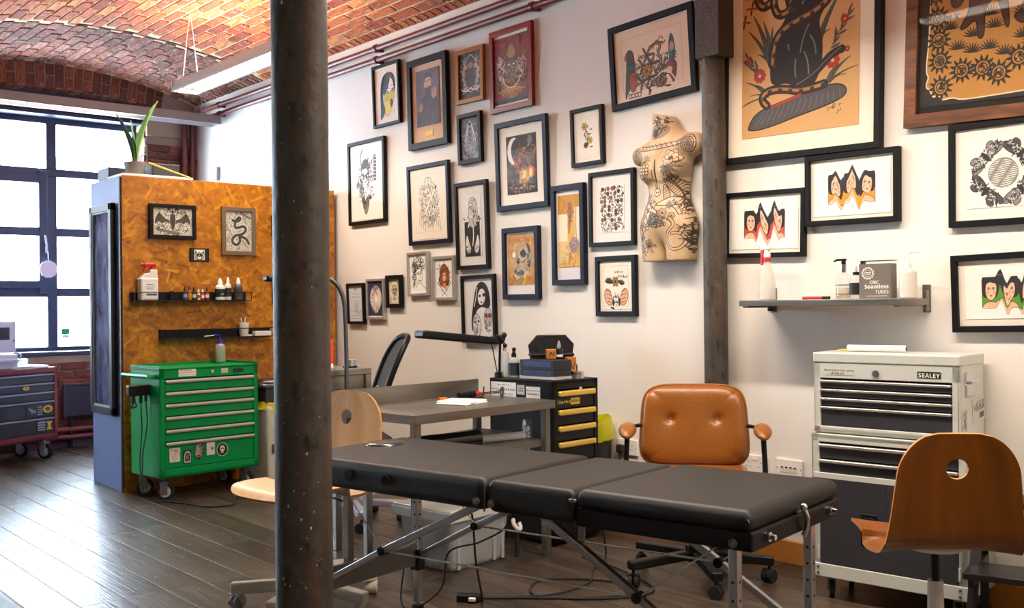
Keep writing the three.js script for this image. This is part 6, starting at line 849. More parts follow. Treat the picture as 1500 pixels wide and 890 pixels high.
{
  const t = thing('steel_stand', 'narrow stainless steel stand carrying a red bottle, half hidden behind the iron column', 'stand', [-4.45, 0, 1.595], 1.59), w = 0.3, d = 0.32, h = 0.947;
  part(t, 'top', rb(w, 0.03, d, 0, h - 0.015, 0, 0.004), steel); part(t, 'panel', [rb(w - 0.05, 0.24, 0.01, 0, h - 0.15, d / 2 - 0.02, 0.002), rb(0.01, 0.24, d - 0.05, w / 2 - 0.02, h - 0.15, 0, 0.002)], steel);
  for (const x of [-1, 1]) for (const z of [-1, 1]) part(t, 'leg', rb(0.035, h - 0.03, 0.035, x * (w / 2 - 0.018), (h - 0.03) / 2, z * (d / 2 - 0.018), 0.004), steel);
  const b = thing('soap_bottle', 'red bottle on the steel stand just right of the iron column', 'bottle', [-4.47, h + 0.001, 1.6]);
  part(b, 'body', la([[0, 0.02], [0.038, 0.02], [0.04, 0.03], [0.04, 0.12], [0.03, 0.14], [0.018, 0.145], [0.018, 0.16], [0.01, 0.175], [0, 0.178]]), std('#e0262a', 0.35)); part(b, 'base', cy(0.04, 0.04, 0.02, 0, 0.01, 0), M.white);
  const tn = thing('tin', 'small silver tin with a dark base on the steel stand', 'tin', [-4.4, h + 0.001, 1.5]); part(tn, 'tin', [cy(0.032, 0.032, 0.025, 0, 0.018, 0), cy(0.033, 0.033, 0.008, 0, 0.034, 0)], M.alu); part(tn, 'base', cy(0.036, 0.036, 0.008, 0, 0.004, 0), M.blackPlastic);
  const l = thing('floor_lamp', 'tall thin grey lamp stand with a curved top right of the iron column', 'floor lamp', [-4.235, 0, 1.62]);
  part(l, 'base', [cy(0.12, 0.125, 0.02, 0, 0.01, 0, 36)], std('#b9b3aa', 0.5)); part(l, 'pole', wire([[0, 0.02, 0], [0, 0.6, 0], [-0.005, 1.22, 0.005], [-0.01, 1.31, 0.015], [-0.025, 1.37, 0.05], [-0.05, 1.395, 0.1], [-0.08, 1.39, 0.17]], 0.011, 60, false, 10), std('#55565c', 0.4, 0.4)); part(l, 'head', [rb(0.05, 0.03, 0.2, -0.12, 1.385, 0.26, 0.012).rotateY(0)], M.blackPlastic);
  part(l, 'cord', wire([[0.02, 0.02, 0], [0.06, 0.012, -0.08], [0.02, 0.008, -0.2], [-0.12, 0.008, -0.24]], 0.004), M.rubber);
}

// ---------------------------------------------------------------- black and gold cabinet with the things on it
{
  const t = thing('tool_chest', 'black tool cabinet with gold drawer rails beside the steel worktable', 'tool chest', [-4.12, 0, 0.455], 1.66), w = 0.356, d = 0.47, h = 0.835, y0 = 0.02;
  const blk = phys('#101013', 0.42, 0, { specularIntensity: 0.5 });
  chest(t, { w, d, h, y0, tops: [0.052, 0.15, 0.235, 0.318, 0.43, 0.55], low: 0.79, casing: blk, front: phys('#151518', 0.4, 0, { specularIntensity: 0.5 }), handle: std('#e0bf5c', 0.38, 0.45), rail: 0.024, hgt: 0.03, side: 0.03, lip: false });
  part(t, 'lock', cz(0.011, 0.01, 0.03, y0 + h - 0.05, d / 2), M.chrome); for (const x of [-0.13, 0.13]) for (const z of [-0.18, 0.18]) part(t, 'foot', cy(0.02, 0.02, 0.02, x, 0.01, z), M.rubber);
  { const b = sticker(t, 'badge', 0.19, 0.042, [-0.06, y0 + h - 0.112, d / 2 - 0.002], 0, 'clarke'), q = b.geometry.attributes.uv; for (let i = 0; i < q.count; i++) q.setY(i, 0.5 + (q.getY(i) - 0.5) * 0.4); }
  const S = (wd, hh, z, y, k, rd) => sticker(t, 'sticker', wd, hh, [-w / 2 - 0.0008, y, z], -Math.PI / 2, k, rd);
  S(0.19, 0.085, -0.13, y0 + h - 0.062, 'only'); S(0.055, 0.05, 0.0, y0 + h - 0.055, 'plaque'); S(0.1, 0.06, 0.09, y0 + h - 0.065, 'strip'); S(0.06, 0.05, 0.065, y0 + h - 0.125, 'dome'); S(0.055, 0.13, 0.175, y0 + h - 0.175, 'lace'); S(0.075, 0.22, 0.04, y0 + h - 0.32, 'lace'); S(0.06, 0.08, 0.17, y0 + h - 0.32, 'rcircle', true); S(0.06, 0.09, 0.17, y0 + h - 0.44, 'tree');
  const top = y0 + h + 0.002;
  const bt = thing('squeeze_bottle', 'tall clear bottle with a blue and white cap on the black cabinet', 'bottle', [-4.3, top, 0.575]);
  part(bt, 'body', la([[0, 0], [0.022, 0], [0.024, 0.006], [0.024, 0.125], [0.012, 0.14]]), M.frost); part(bt, 'cap', [cy(0.012, 0.012, 0.03, 0, 0.155, 0), rb(0.014, 0.035, 0.014, 0, 0.185, 0, 0.003)], std('#e4e0d4', 0.5)); part(bt, 'spout', wire([[0, 0.15, 0], [0.008, 0.19, 0.014], [0, 0.205, 0.03], [-0.01, 0.198, 0.06]], 0.005), std('#1f2fd0', 0.4));
  const pb = thing('pump_bottle', 'clear spray bottle with a black pump and dark label on the black cabinet', 'spray bottle', [-4.225, top, 0.575]);
  part(pb, 'body', la([[0, 0], [0.029, 0], [0.031, 0.006], [0.031, 0.085], [0.024, 0.105], [0.012, 0.11]]), M.frost); part(pb, 'label', la([[0.0315, 0.012], [0.0315, 0.08]]), std('#1e2a2e', 0.5, 0, { side: THREE.DoubleSide })); part(pb, 'label_mark', bx(0.02, 0.03, 0.001, -0.0, 0.05, 0.0318).rotateY(-0.5), std('#2a78b8', 0.5)); part(pb, 'pump', [cy(0.013, 0.014, 0.022, 0, 0.12, 0), cy(0.007, 0.009, 0.016, 0, 0.138, 0), rb(0.05, 0.016, 0.016, 0.002, 0.152, 0, 0.006), wire([[-0.012, 0.148, 0], [-0.03, 0.135, 0], [-0.036, 0.118, 0]], 0.005), sp(0.012, 0.012, 0.152, 0)].map((g) => g.rotateY(-0.6)), M.blackPlastic);
  const gb = (y, side, face, l) => { const g = thing('glove_box', l, 'box', [-4.03, y, 0.52], 1.66); part(g, 'carton', rb(0.135, 0.05, 0.25, 0, 0.025, 0, 0.002, 1), std(side, 0.45)); part(g, 'print', [bx(0.001, 0.03, 0.2, -0.068, 0.03, 0)], std(face, 0.4)); if (y === top) part(g, 'base_stripe', [bx(0.1365, 0.016, 0.2515, 0, 0.0085, 0)], std('#b9b4bb', 0.5)); return g; };
  gb(top, '#1c1d28', '#2e3a5c', 'lower of two dark glove boxes stacked on the black cabinet'); const g2 = gb(top + 0.051, '#1d1a22', '#2f3f6e', 'upper of two dark glove boxes stacked on the black cabinet');
  const gy = top + 0.103;
  const block = (l, p, a, hh) => { const b = thing('wooden_block', l, 'block', p, a); part(b, 'wood', rb(0.05, hh, 0.05, 0, hh / 2, 0, 0.004), std('#a9692e', 0.5)); part(b, 'mark', wire([[-0.012, hh * 0.25, 0.026], [-0.006, hh * 0.7, 0.026], [0.006, hh * 0.4, 0.026], [0.014, hh * 0.75, 0.026]], 0.0025), std('#4a2a14', 0.6)); };
  block('square wooden block standing on the glove boxes', [-4.03, gy, 0.48], 1.0, 0.052); block('upright wooden block behind the silver tin on the black cabinet', [-3.99, top, 0.375], 1.2, 0.11);
  const ik = thing('ink_bottle', 'black ink bottle with a grey pointed cap on the glove boxes', 'ink bottle', [-4.02, gy, 0.43]); part(ik, 'body', la([[0, 0], [0.02, 0], [0.021, 0.004], [0.021, 0.05], [0.01, 0.06]]), std('#17171c', 0.25, 0, { side: THREE.DoubleSide })); part(ik, 'cap', la([[0.011, 0.058], [0.011, 0.07], [0.004, 0.095], [0, 0.096]]), std('#8c8c94', 0.4)); part(ik, 'label', la([[0.0214, 0.01], [0.0214, 0.022]]), std('#dcdad6', 0.6, 0, { side: THREE.DoubleSide }));
  const tin = thing('tin', 'round silver tin at the front edge of the black cabinet', 'tin', [-3.93, top, 0.39]); part(tin, 'tin', cy(0.04, 0.04, 0.022, 0, 0.011, 0, 32), M.alu); part(tin, 'lid', cy(0.0415, 0.0415, 0.014, 0, 0.031, 0, 32), M.chrome);
  const cs = thing('machine_case', 'open black plastic case with its lid up on the black cabinet', 'case', [-4.16, top, 0.345], 1.0);
  part(cs, 'base', [rb(0.24, 0.07, 0.14, 0, 0.035, 0.03, 0.012), rb(0.24, 0.02, 0.1, -0.02, 0.12, 0.06, 0.008), rb(0.12, 0.06, 0.06, 0.02, 0.1, 0.06, 0.02)], M.blackPlastic); part(cs, 'lid', [ext(shape([[-0.1, 0.05], [0.1, 0.05], [0.115, 0.17], [0.075, 0.215], [-0.075, 0.215], [-0.115, 0.17]]), 0.05, 0.01).translate(0, 0, -0.04).rotateX(-0.12).translate(0, 0, -0.03), ext(shape([[-0.08, 0.08], [0.08, 0.08], [0.092, 0.165], [0.06, 0.195], [-0.06, 0.195], [-0.092, 0.165]]), 0.004).rotateX(-0.12).translate(0, 0, 0.005)], M.matte); part(cs, 'latch', rb(0.07, 0.014, 0.02, 0, 0.228, -0.04, 0.004), M.lightGrey);
  const lm = thing('desk_lamp', 'flat black swing arm lamp reaching out over the steel worktable', 'desk lamp', [-4.31, 0, 0.6]);
  part(lm, 'head', [beam([0.0, 1.055, 0.05], [-0.02, 1.105, 0.53], 0.1, 0.042, V(0, 1, 0), 0.014)], M.blackPlastic); part(lm, 'diffuser', beam([0.0, 1.042, 0.07], [-0.017, 1.085, 0.38], 0.045, 0.006, V(0, 1, 0), 0.002), std('#c9c7d2', 0.4)); part(lm, 'joint', [cx(0.018, 0.05, 0, 1.07, 0), cz(0.015, 0.06, 0, 1.05, 0.02), sp(0.016, 0.01, 1.085, -0.02), sp(0.012, 0.03, 1.03, -0.01), rb(0.03, 0.05, 0.05, 0, 1.06, 0.03, 0.008)], M.blackPlastic);
  part(lm, 'arm', [rod([0, 1.05, 0], [-0.01, 0.855, 0.0], 0.007), rod([0.0, 1.04, 0.06], [0.0, 0.87, 0.02], 0.003)], M.blackPlastic); part(lm, 'clamp', [rb(0.04, 0.03, 0.04, -0.01, 0.868, 0, 0.006)], M.blackPlastic);
  const bin = thing('waste_bin', 'dark bin lined with a yellow bag between the black cabinet and the wall', 'bin', [-4.08, 0, 0.132]);
  part(bin, 'body', la([[0, 0], [0.09, 0], [0.112, 0.56], [0.116, 0.56], [0.094, 0.003], [0, 0.003]]), std('#2a211f', 0.5)); part(bin, 'bag', (() => { const g = new THREE.CylinderGeometry(0.118, 0.125, 0.13, 56, 6, true), p = g.attributes.position, n = fbm(8, 8, 4); for (let i = 0; i < p.count; i++) { const a = Math.atan2(p.getZ(i), p.getX(i)), k = 0.92 + 0.16 * n(a / 6.283 + 0.5, p.getY(i) * 3); p.setXYZ(i, p.getX(i) * k, p.getY(i) + 0.03 * n(a / 3, 0.2), p.getZ(i) * k); } g.translate(0, 0.545, 0); g.computeVertexNormals(); return g; })(), phys('#d6d31e', 0.3, 0, { transmission: 0.3, thickness: 0, side: THREE.DoubleSide }));
}

// ---------------------------------------------------------------- plastic tub and cables under the table
{
  const A0 = V(-3.73, 0, 1.3);
  const t = thing('storage_tub', 'cloudy plastic storage tub with a lid under the steel worktable', 'storage tub', [-4.0, 0, 1.16], 1.72), w = 0.42, d = 0.36, h = 0.255;
  const taper = (g) => { const p = g.attributes.position; for (let i = 0; i < p.count; i++) { const k = 0.88 + 0.12 * p.getY(i) / h; p.setX(i, p.getX(i) * k); p.setZ(i, p.getZ(i) * k); } g.computeVertexNormals(); return g; };
  const cloudy = phys('#e2e5e8', 0.25, 0, { transmission: 0.62, thickness: 0, ior: 1.35 });
  part(t, 'body', taper(rb(w, h, d, 0, h / 2, 0, 0.03, 4)), cloudy); part(t, 'lid', [rb(w + 0.04, 0.02, d + 0.04, 0, h + 0.035, 0, 0.01, 3), rb(w + 0.045, 0.045, 0.012, 0, h + 0.012, d / 2 + 0.018, 0.005), rb(w + 0.045, 0.045, 0.012, 0, h + 0.012, -d / 2 - 0.018, 0.005), rb(0.012, 0.045, d + 0.045, w / 2 + 0.018, h + 0.012, 0, 0.005), rb(0.012, 0.045, d + 0.045, -w / 2 - 0.018, h + 0.012, 0, 0.005)], phys('#e6e6e2', 0.4, 0, { transmission: 0.3, thickness: 0 })); part(t, 'rib', [-0.15, 0.1, 0.16].map((x) => rb(0.02, h * 0.8, 0.008, x, h * 0.45, d / 2 * 0.945, 0.003)), cloudy);
  solo('folded_cloth', 'dark folded cloths seen through the side of the plastic tub', 'cloth', [rb(0.27, 0.08, 0.24, 0, 0.05, 0, 0.03, 4), rb(0.2, 0.05, 0.18, 0.02, 0.11, 0.01, 0.022, 4)], std('#7d766e', 0.9), [-4.0, 0.005, 1.16], 1.72);
  const C = (l, pts, r = 0.004) => solo('cable', l, 'cable', wire(pts, r, 90), M.rubber);
  C('black cable looped in a loose coil on the floor under the massage table', [[-3.42, 0.006, 1.5], [-3.3, 0.006, 1.36], [-3.1, 0.006, 1.14], [-3.02, 0.006, 0.94], [-3.2, 0.006, 0.88], [-3.44, 0.008, 1.1], [-3.28, 0.006, 1.28], [-3.02, 0.006, 1.06], [-2.98, 0.006, 0.86], [-3.3, 0.01, 0.72], [-3.62, 0.006, 0.66]], 0.005);
  C('black cable running across the floor from the adaptor towards the black cabinet', [[-3.4, 0.008, 1.48], [-3.24, 0.007, 1.22], [-3.26, 0.007, 0.98], [-3.42, 0.007, 0.78], [-3.5, 0.02, 0.62], [-3.46, 0.26, 0.7], [-3.44, 0.56, 0.74]], 0.004);
  C('straighter of two black cables hanging from the massage table', [[-3.26, 0.6, 1.72], [-3.24, 0.45, 1.66], [-3.28, 0.2, 1.6], [-3.34, 0.02, 1.52], [-3.4, 0.008, 1.48]], 0.0045);
  C('black cable hanging from the massage table in a lazy bend', [[-3.04, 0.6, 1.62], [-3.07, 0.4, 1.6], [-3.22, 0.3, 1.62], [-3.36, 0.24, 1.68], [-3.38, 0.1, 1.7], [-3.42, 0.03, 1.78], [-3.5, 0.006, 1.8], [-3.56, 0.03, 1.78], [-3.58, 0.2, 1.74]], 0.004);
  const ad = thing('power_adaptor', 'small black power adaptor on the floor under the massage table', 'power adaptor', [-3.42, 0, 1.53], 0.7); part(ad, 'case', rb(0.1, 0.03, 0.05, 0, 0.015, 0, 0.006), M.blackPlastic); part(ad, 'end', rb(0.03, 0.014, 0.03, 0.02, 0.016, 0.028, 0.003), M.white);
  const tp = thing('tape_roll', 'white broken ring of tape by the foot of the black cabinet', 'tape roll', [-3.86, 0.13, 0.88], 0.9); part(tp, 'roll', new THREE.TorusGeometry(0.028, 0.011, 10, 30, 4.6).rotateX(1.2).rotateZ(2.2).translate(0, 0.03, 0), M.white); part(tp, 'core', cy(0.012, 0.012, 0.13, 0, -0.065, 0), M.rubber);
}

// ---------------------------------------------------------------- sockets along the wall
function outlet(label, x, kind) {
  const t = thing(kind === 'data' ? 'data_outlet' : 'power_socket', label, 'socket', [x, 0.453, 0.001]), w = 0.15;
  part(t, 'plate', rb(w, 0.088, 0.011, 0, 0, 0.0055, 0.003), M.white);
  if (kind === 'data') { const p = []; for (let i = 0; i < 4; i++) p.push(rb(0.02, 0.026, 0.003, -0.036 + i * 0.024, -0.006, 0.0115, 0.001, 1)); part(t, 'module', p, std('#d6d0b8', 0.5)); part(t, 'port', [0, 1, 2, 3].map((i) => bx(0.013, 0.006, 0.001, -0.036 + i * 0.024, 0.006, 0.0135)), M.matte); }
  else { const pins = []; for (const s of [-0.037, 0.037]) pins.push(bx(0.003, 0.008, 0.001, s, 0.008, 0.0113), bx(0.006, 0.003, 0.001, s - 0.011, -0.012, 0.0113), bx(0.006, 0.003, 0.001, s + 0.011, -0.012, 0.0113)); part(t, 'pin_hole', pins, M.matte); part(t, 'switch', [rb(0.01, 0.014, 0.004, -0.01, 0.026, 0.012, 0.001, 1), rb(0.01, 0.014, 0.004, 0.01, 0.026, 0.012, 0.001, 1)], M.white); }
  part(t, 'screw', [cz(0.003, 0.001, -0.066, 0, 0.0113, 10), cz(0.003, 0.001, 0.066, 0, 0.0113, 10)], M.grey);
}
outlet('double wall socket with a black plug, left of the tan leather chair', -3.92); outlet('double wall socket half hidden behind the left side of the tan leather chair', -3.68); outlet('double wall socket just right of the tan leather chair, behind its arm', -3.064); outlet('white data outlet with four ports beside the white and grey tool cabinet', -2.869, 'data');
{ const p = thing('plug', 'black plug with a lead pushed into the leftmost wall socket', 'plug', [-3.957, 0.443, 0.014]); part(p, 'body', rb(0.048, 0.048, 0.03, 0, 0, 0.015, 0.01), M.rubber); part(p, 'lead', wire([[0, -0.022, 0.015], [0, -0.07, 0.02], [0.01, -0.2, 0.03], [0.03, -0.43, 0.05]], 0.004), M.rubber); }

// ---------------------------------------------------------------- white and grey tool cabinet, in two units
{
  const shell = std('#c6c9c1', 0.35), dk = std('#35353a', 0.38), bar = std('#d9d3cc', 0.25, 0.7);
  const t = thing('tool_cabinet', 'white tool cabinet on wheels with grey doors, lower of two units', 'tool cabinet', [-2.185, 0, 0.215], 0.125), w = 0.64, d = 0.31, y0 = 0.095, h = 0.6;
  chest(t, { w, d, h, y0, tops: [0.04, 0.105], low: 0.175, casing: shell, front: dk, handle: bar, rail: 0.018, hgt: 0.014, lip: false });
  for (const s of [-1, 1]) { const dr = part(t, 'door', rb(w / 2 - 0.037, 0.36, 0.02, s * (w / 4 - 0.018), y0 + 0.235, d / 2 - 0.006, 0.003), dk); if (s < 0) part(dr, 'pull', [rb(0.07, 0.13, 0.006, -0.07, y0 + 0.22, d / 2 + 0.004, 0.012), rb(0.045, 0.1, 0.004, -0.07, y0 + 0.22, d / 2 + 0.008, 0.008), rb(0.035, 0.012, 0.012, -0.07, y0 + 0.18, d / 2 + 0.012, 0.003)], M.blackPlastic); part(dr, 'hinge', [cy(0.005, 0.005, 0.05, s * (w / 2 - 0.032), y0 + 0.36, d / 2 + 0.006), cy(0.005, 0.005, 0.05, s * (w / 2 - 0.032), y0 + 0.1, d / 2 + 0.006)], shell); }
  parts(t, 'rail', [rb(w - 0.02, 0.025, 0.012, 0, y0 + 0.4245, d / 2 - 0.003, 0.003), rb(w + 0.004, 0.055, 0.014, 0, y0 + 0.027, d / 2 + 0.001, 0.003)], shell); part(t, 'bolt', [[-0.29, 0.04], [-0.29, 0.015], [0.29, 0.04], [0.29, 0.015]].map(([x, y]) => cz(0.006, 0.006, x, y0 + y, d / 2 + 0.009, 8)), M.aluDull);
  for (const x of [-0.26, 0.26]) for (const z of [-0.09, 0.1]) castor(t, x, z, 0.035, 0.5, [M.aluDull, M.rubber]);
  const u = thing('tool_chest', 'white tool chest with four dark drawers, carrying a paper roll', 'tool chest', [-2.205, 0, 0.205], 0.122), W = 0.605, D = 0.275, Y = 0.697, Hh = 0.325;
  chest(u, { w: W, d: D, h: Hh, y0: Y, tops: [0.1, 0.138, 0.175, 0.212], low: 0.297, casing: shell, front: dk, handle: bar, rail: 0.014, hgt: 0.011, side: 0.03, lip: false });
  part(u, 'lid', [rb(W + 0.006, 0.045, D + 0.008, 0, Y + Hh - 0.008, 0, 0.008)], shell); part(u, 'lock', [cz(0.014, 0.012, -0.03, Y + Hh - 0.068, D / 2), cz(0.007, 0.016, -0.03, Y + Hh - 0.068, D / 2)], M.aluDull);
  const bd = (k, x, ww, hh) => { const s = part(u, 'badge', bx(ww, hh, 0.0016, x, Y + Hh - 0.066, D / 2 + 0.001), STICK[k]); const q = s.geometry.attributes.uv; for (let i = 0; i < q.count; i++) q.setY(i, 0.5 + (q.getY(i) - 0.5) * (k === 'sealey' ? 0.3 : 0.55)); };
  bd('sealey', 0.185, 0.092, 0.026); bd('pro', -0.19, 0.13, 0.026);
  part(u, 'side_handle', [rb(0.03, 0.012, 0.1, W / 2 + 0.012, Y + 0.235, 0.03, 0.005), rb(0.012, 0.05, 0.1, W / 2 + 0.002, Y + 0.2, 0.03, 0.004)], M.alu);
  sticker(u, 'sticker', 0.14, 0.1, [W / 2 + 0.0008, Y + 0.115, -0.07], Math.PI / 2, 'vans', false, 0.12); sticker(u, 'sticker', 0.06, 0.1, [W / 2 + 0.0008, Y + 0.08, 0.09], Math.PI / 2, 'flower'); sticker(u, 'sticker', 0.04, 0.05, [W / 2 + 0.0008, Y + 0.25, 0.08], Math.PI / 2, 'flower');
  const top = Y + Hh + 0.0155;
  const r = thing('paper_roll', 'roll of white paper lying across the top of the white tool chest', 'paper roll', [-2.28, top + 0.014, 0.23], 0.25); part(r, 'roll', (() => { const g = cx(0.014, 0.24, 0, 0, 0, 22); return g; })(), M.paper); part(r, 'core', cx(0.009, 0.243), std('#4a2a1c', 0.6)); part(r, 'loose_edge', bx(0.22, 0.001, 0.04, 0.01, -0.012, -0.02), M.paper);
  solo('note_sheet', 'small yellow and white sheet on top of the white tool chest', 'paper', [rb(0.09, 0.003, 0.06, 0, 0.0015, 0, 0.001, 1), rb(0.05, 0.004, 0.05, -0.02, 0.004, 0.0, 0.001, 1)], std('#d8b252', 0.7), [-2.42, top, 0.2], 0.2);
  const st = thing('step_stool', 'black wooden two step stool at the right edge beside the white tool cabinet', 'step stool', [-1.61, 0, 0.31], 0.3); const k = std('#151415', 0.4);
  part(st, 'top_step', rb(0.38, 0.024, 0.2, 0, 0.49, -0.08, 0.004), k); part(st, 'lower_step', rb(0.43, 0.024, 0.2, 0, 0.26, 0.12, 0.004), k); for (const s of [-1, 1]) { part(st, 'leg', [beam([s * 0.19, 0.48, -0.04], [s * 0.2, 0, 0.2], 0.03, 0.045)], k); part(st, 'leg', [beam([s * 0.19, 0.48, -0.13], [s * 0.2, 0, -0.22], 0.03, 0.045)], k); part(st, 'side_rail', [beam([s * 0.19, 0.24, -0.17], [s * 0.19, 0.24, 0.2], 0.022, 0.05)], k); }
}

// ---------------------------------------------------------------- steel wall shelf
{
  const t = thing('wall_shelf', 'narrow stainless steel wall shelf above the white tool chest', 'shelf', [-2.562, 1.26, 0.02]);
  part(t, 'board', [rb(0.81, 0.003, 0.235, 0, -0.0015, 0.115, 0.001, 1), rb(0.81, 0.026, 0.003, 0, -0.014, 0.2315, 0.001, 1), rb(0.003, 0.026, 0.235, -0.405, -0.014, 0.115, 0.001, 1), rb(0.003, 0.026, 0.235, 0.405, -0.014, 0.115, 0.001, 1), rb(0.81, 0.03, 0.003, 0, -0.014, 0.0, 0.001, 1)], steel);
  for (const s of [-1, 1]) { const [b] = parts(t, 'bracket', [rb(0.03, 0.03, 0.22, s * 0.38, -0.02, 0.11, 0.003), rb(0.036, 0.12, 0.006, s * 0.388, 0, -0.016, 0.002), rb(0.006, 0.09, 0.03, s * 0.4, -0.008, 0, 0.002)], steel); part(b, 'screw', [cz(0.005, 0.004, s * 0.388, 0.045, -0.011, 10), cz(0.005, 0.004, s * 0.388, -0.045, -0.011, 10)], M.aluDull); }
  const y = 1.2615, z = 0.13, clearP = phys('#f3f1ec', 0.3, 0, { transmission: 0.62, thickness: 0, ior: 1.4 });
  const s = thing('spray_bottle', 'tall clear spray bottle with a red trigger on the wall shelf', 'spray bottle', [-2.895, y, z], -0.35);
  part(s, 'body', la([[0, 0], [0.036, 0], [0.038, 0.006], [0.038, 0.075], [0.033, 0.11], [0.018, 0.165], [0.014, 0.185]]), clearP); part(s, 'collar', cy(0.017, 0.018, 0.018, 0, 0.192, 0), M.red); part(s, 'sprayer', [la([[0.014, 0.2], [0.017, 0.21], [0.012, 0.235], [0, 0.238]]), rb(0.075, 0.024, 0.022, -0.012, 0.246, 0, 0.008), cx(0.008, 0.02, -0.055, 0.248, 0)], M.white); part(s, 'trigger', [ext(shape([[-0.042, 0.242], [-0.024, 0.242], [-0.026, 0.2], [-0.03, 0.17], [-0.042, 0.168], [-0.04, 0.2]]), 0.014, 0.002).translate(0, 0, -0.007), rb(0.02, 0.012, 0.02, -0.042, 0.25, 0, 0.004)], M.red); part(s, 'dip_tube', rod([0, 0.19, 0], [0.01, 0.01, 0], 0.003), M.white);
  const p = thing('soap_dispenser', 'clear soap dispenser with a silver and black pump on the wall shelf', 'soap dispenser', [-2.492, y, z]);
  part(p, 'body', la([[0, 0], [0.034, 0], [0.036, 0.006], [0.036, 0.085], [0.03, 0.108], [0.014, 0.118]]), M.clear); part(p, 'soap', la([[0, 0.004], [0.033, 0.004], [0.0335, 0.05], [0, 0.05]]), phys('#f0ece0', 0.05, 0, { transmission: 0.8, thickness: 0 })); part(p, 'label_print', la([[0.0364, 0.02], [0.0364, 0.024]]), M.grey); part(p, 'label_print', la([[0.0364, 0.06], [0.0364, 0.064]]), M.grey); part(p, 'collar', cy(0.014, 0.014, 0.034, 0, 0.135, 0), M.chrome); part(p, 'pump', [cy(0.01, 0.01, 0.02, 0, 0.162, 0), rb(0.05, 0.01, 0.016, -0.012, 0.174, 0, 0.004), rod([-0.03, 0.174, 0], [-0.048, 0.168, 0], 0.004)], M.blackPlastic);
  const b = thing('dropper_bottle', 'small clear bottle with a black label and pointed cap beside the soap dispenser', 'bottle', [-2.425, y, z + 0.01]);
  part(b, 'body', la([[0, 0], [0.027, 0], [0.029, 0.005], [0.029, 0.08], [0.022, 0.098], [0.011, 0.104]]), M.clear); part(b, 'label', la([[0.0294, 0.018], [0.0294, 0.07]]), std('#1c2226', 0.5, 0, { side: THREE.DoubleSide })); part(b, 'cap', [cy(0.014, 0.015, 0.014, 0, 0.111, 0)], M.blackPlastic); part(b, 'tip', la([[0.006, 0.118], [0.003, 0.145], [0, 0.146]]), M.lightGrey);
  const tube = canvasTex(256, 280, (g) => { g.fillStyle = '#6b645d'; g.fillRect(0, 0, 256, 280); g.strokeStyle = '#e6e1d8'; g.lineWidth = 6; g.beginPath(); for (let i = 0; i <= 96; i++) { const a = i / 96 * 6.283, r = 42 + (Math.sin(a * 12) > 0 ? 6 : -3); (i ? g.lineTo : g.moveTo).call(g, 72 + r * Math.cos(a), 76 + r * Math.sin(a)); } g.closePath(); g.stroke(); g.fillStyle = '#e6e1d8'; g.beginPath(); g.arc(72, 76, 26, 0, 7); g.lineWidth = 3; g.stroke(); g.fillRect(52, 66, 40, 8); g.fillRect(58, 80, 28, 6); g.textAlign = 'right'; g.font = 'bold 36px sans-serif'; g.fillText('CNC', 160, 162); g.font = 'bold 44px sans-serif'; g.fillText('Seamless', 240, 200); g.font = '38px sans-serif'; g.fillText('TUBES', 240, 240); g.fillRect(60, 258, 170, 3); });
  const c = thing('tube_carton', 'grey carton printed CNC Seamless TUBES standing open on the wall shelf', 'box', [-2.325, y, z + 0.005], 0.1);
  part(c, 'carton', rb(0.142, 0.15, 0.06, 0, 0.075, 0, 0.002, 1), std('#6b645d', 0.6)); part(c, 'print', bx(0.14, 0.149, 0.001, 0, 0.075, 0.0305), new THREE.MeshStandardMaterial({ map: tube, roughness: 0.6 })); part(c, 'lid_flap', [rb(0.142, 0.003, 0.05, 0, 0.163, -0.012, 0.001, 1).rotateX(-0.0), rb(0.003, 0.02, 0.05, -0.07, 0.155, -0.01, 0.001, 1)], std('#2b2826', 0.6));
  const wsh = thing('wash_bottle', 'cloudy white wash bottle with a bent spout on the wall shelf', 'bottle', [-2.19, y, z]);
  part(wsh, 'body', la([[0, 0], [0.034, 0], [0.036, 0.006], [0.036, 0.105], [0.028, 0.12], [0.012, 0.125]]), phys('#efece4', 0.4, 0, { transmission: 0.4, thickness: 0 })); part(wsh, 'cap', [cy(0.013, 0.014, 0.022, 0, 0.135, 0), cy(0.006, 0.008, 0.02, 0, 0.152, 0)], M.white); part(wsh, 'spout', wire([[0, 0.155, 0], [0.004, 0.185, 0], [0.02, 0.195, 0], [0.05, 0.192, 0.0]], 0.0035), M.white);
  const pen = thing('marker', 'red marker lying on the wall shelf left of the soap dispenser', 'marker', [-2.6, y + 0.0065, z + 0.06], 0.05); part(pen, 'barrel', cx(0.0065, 0.1, -0.01), M.red); part(pen, 'cap', cx(0.007, 0.035, 0.055), M.blackPlastic);
}

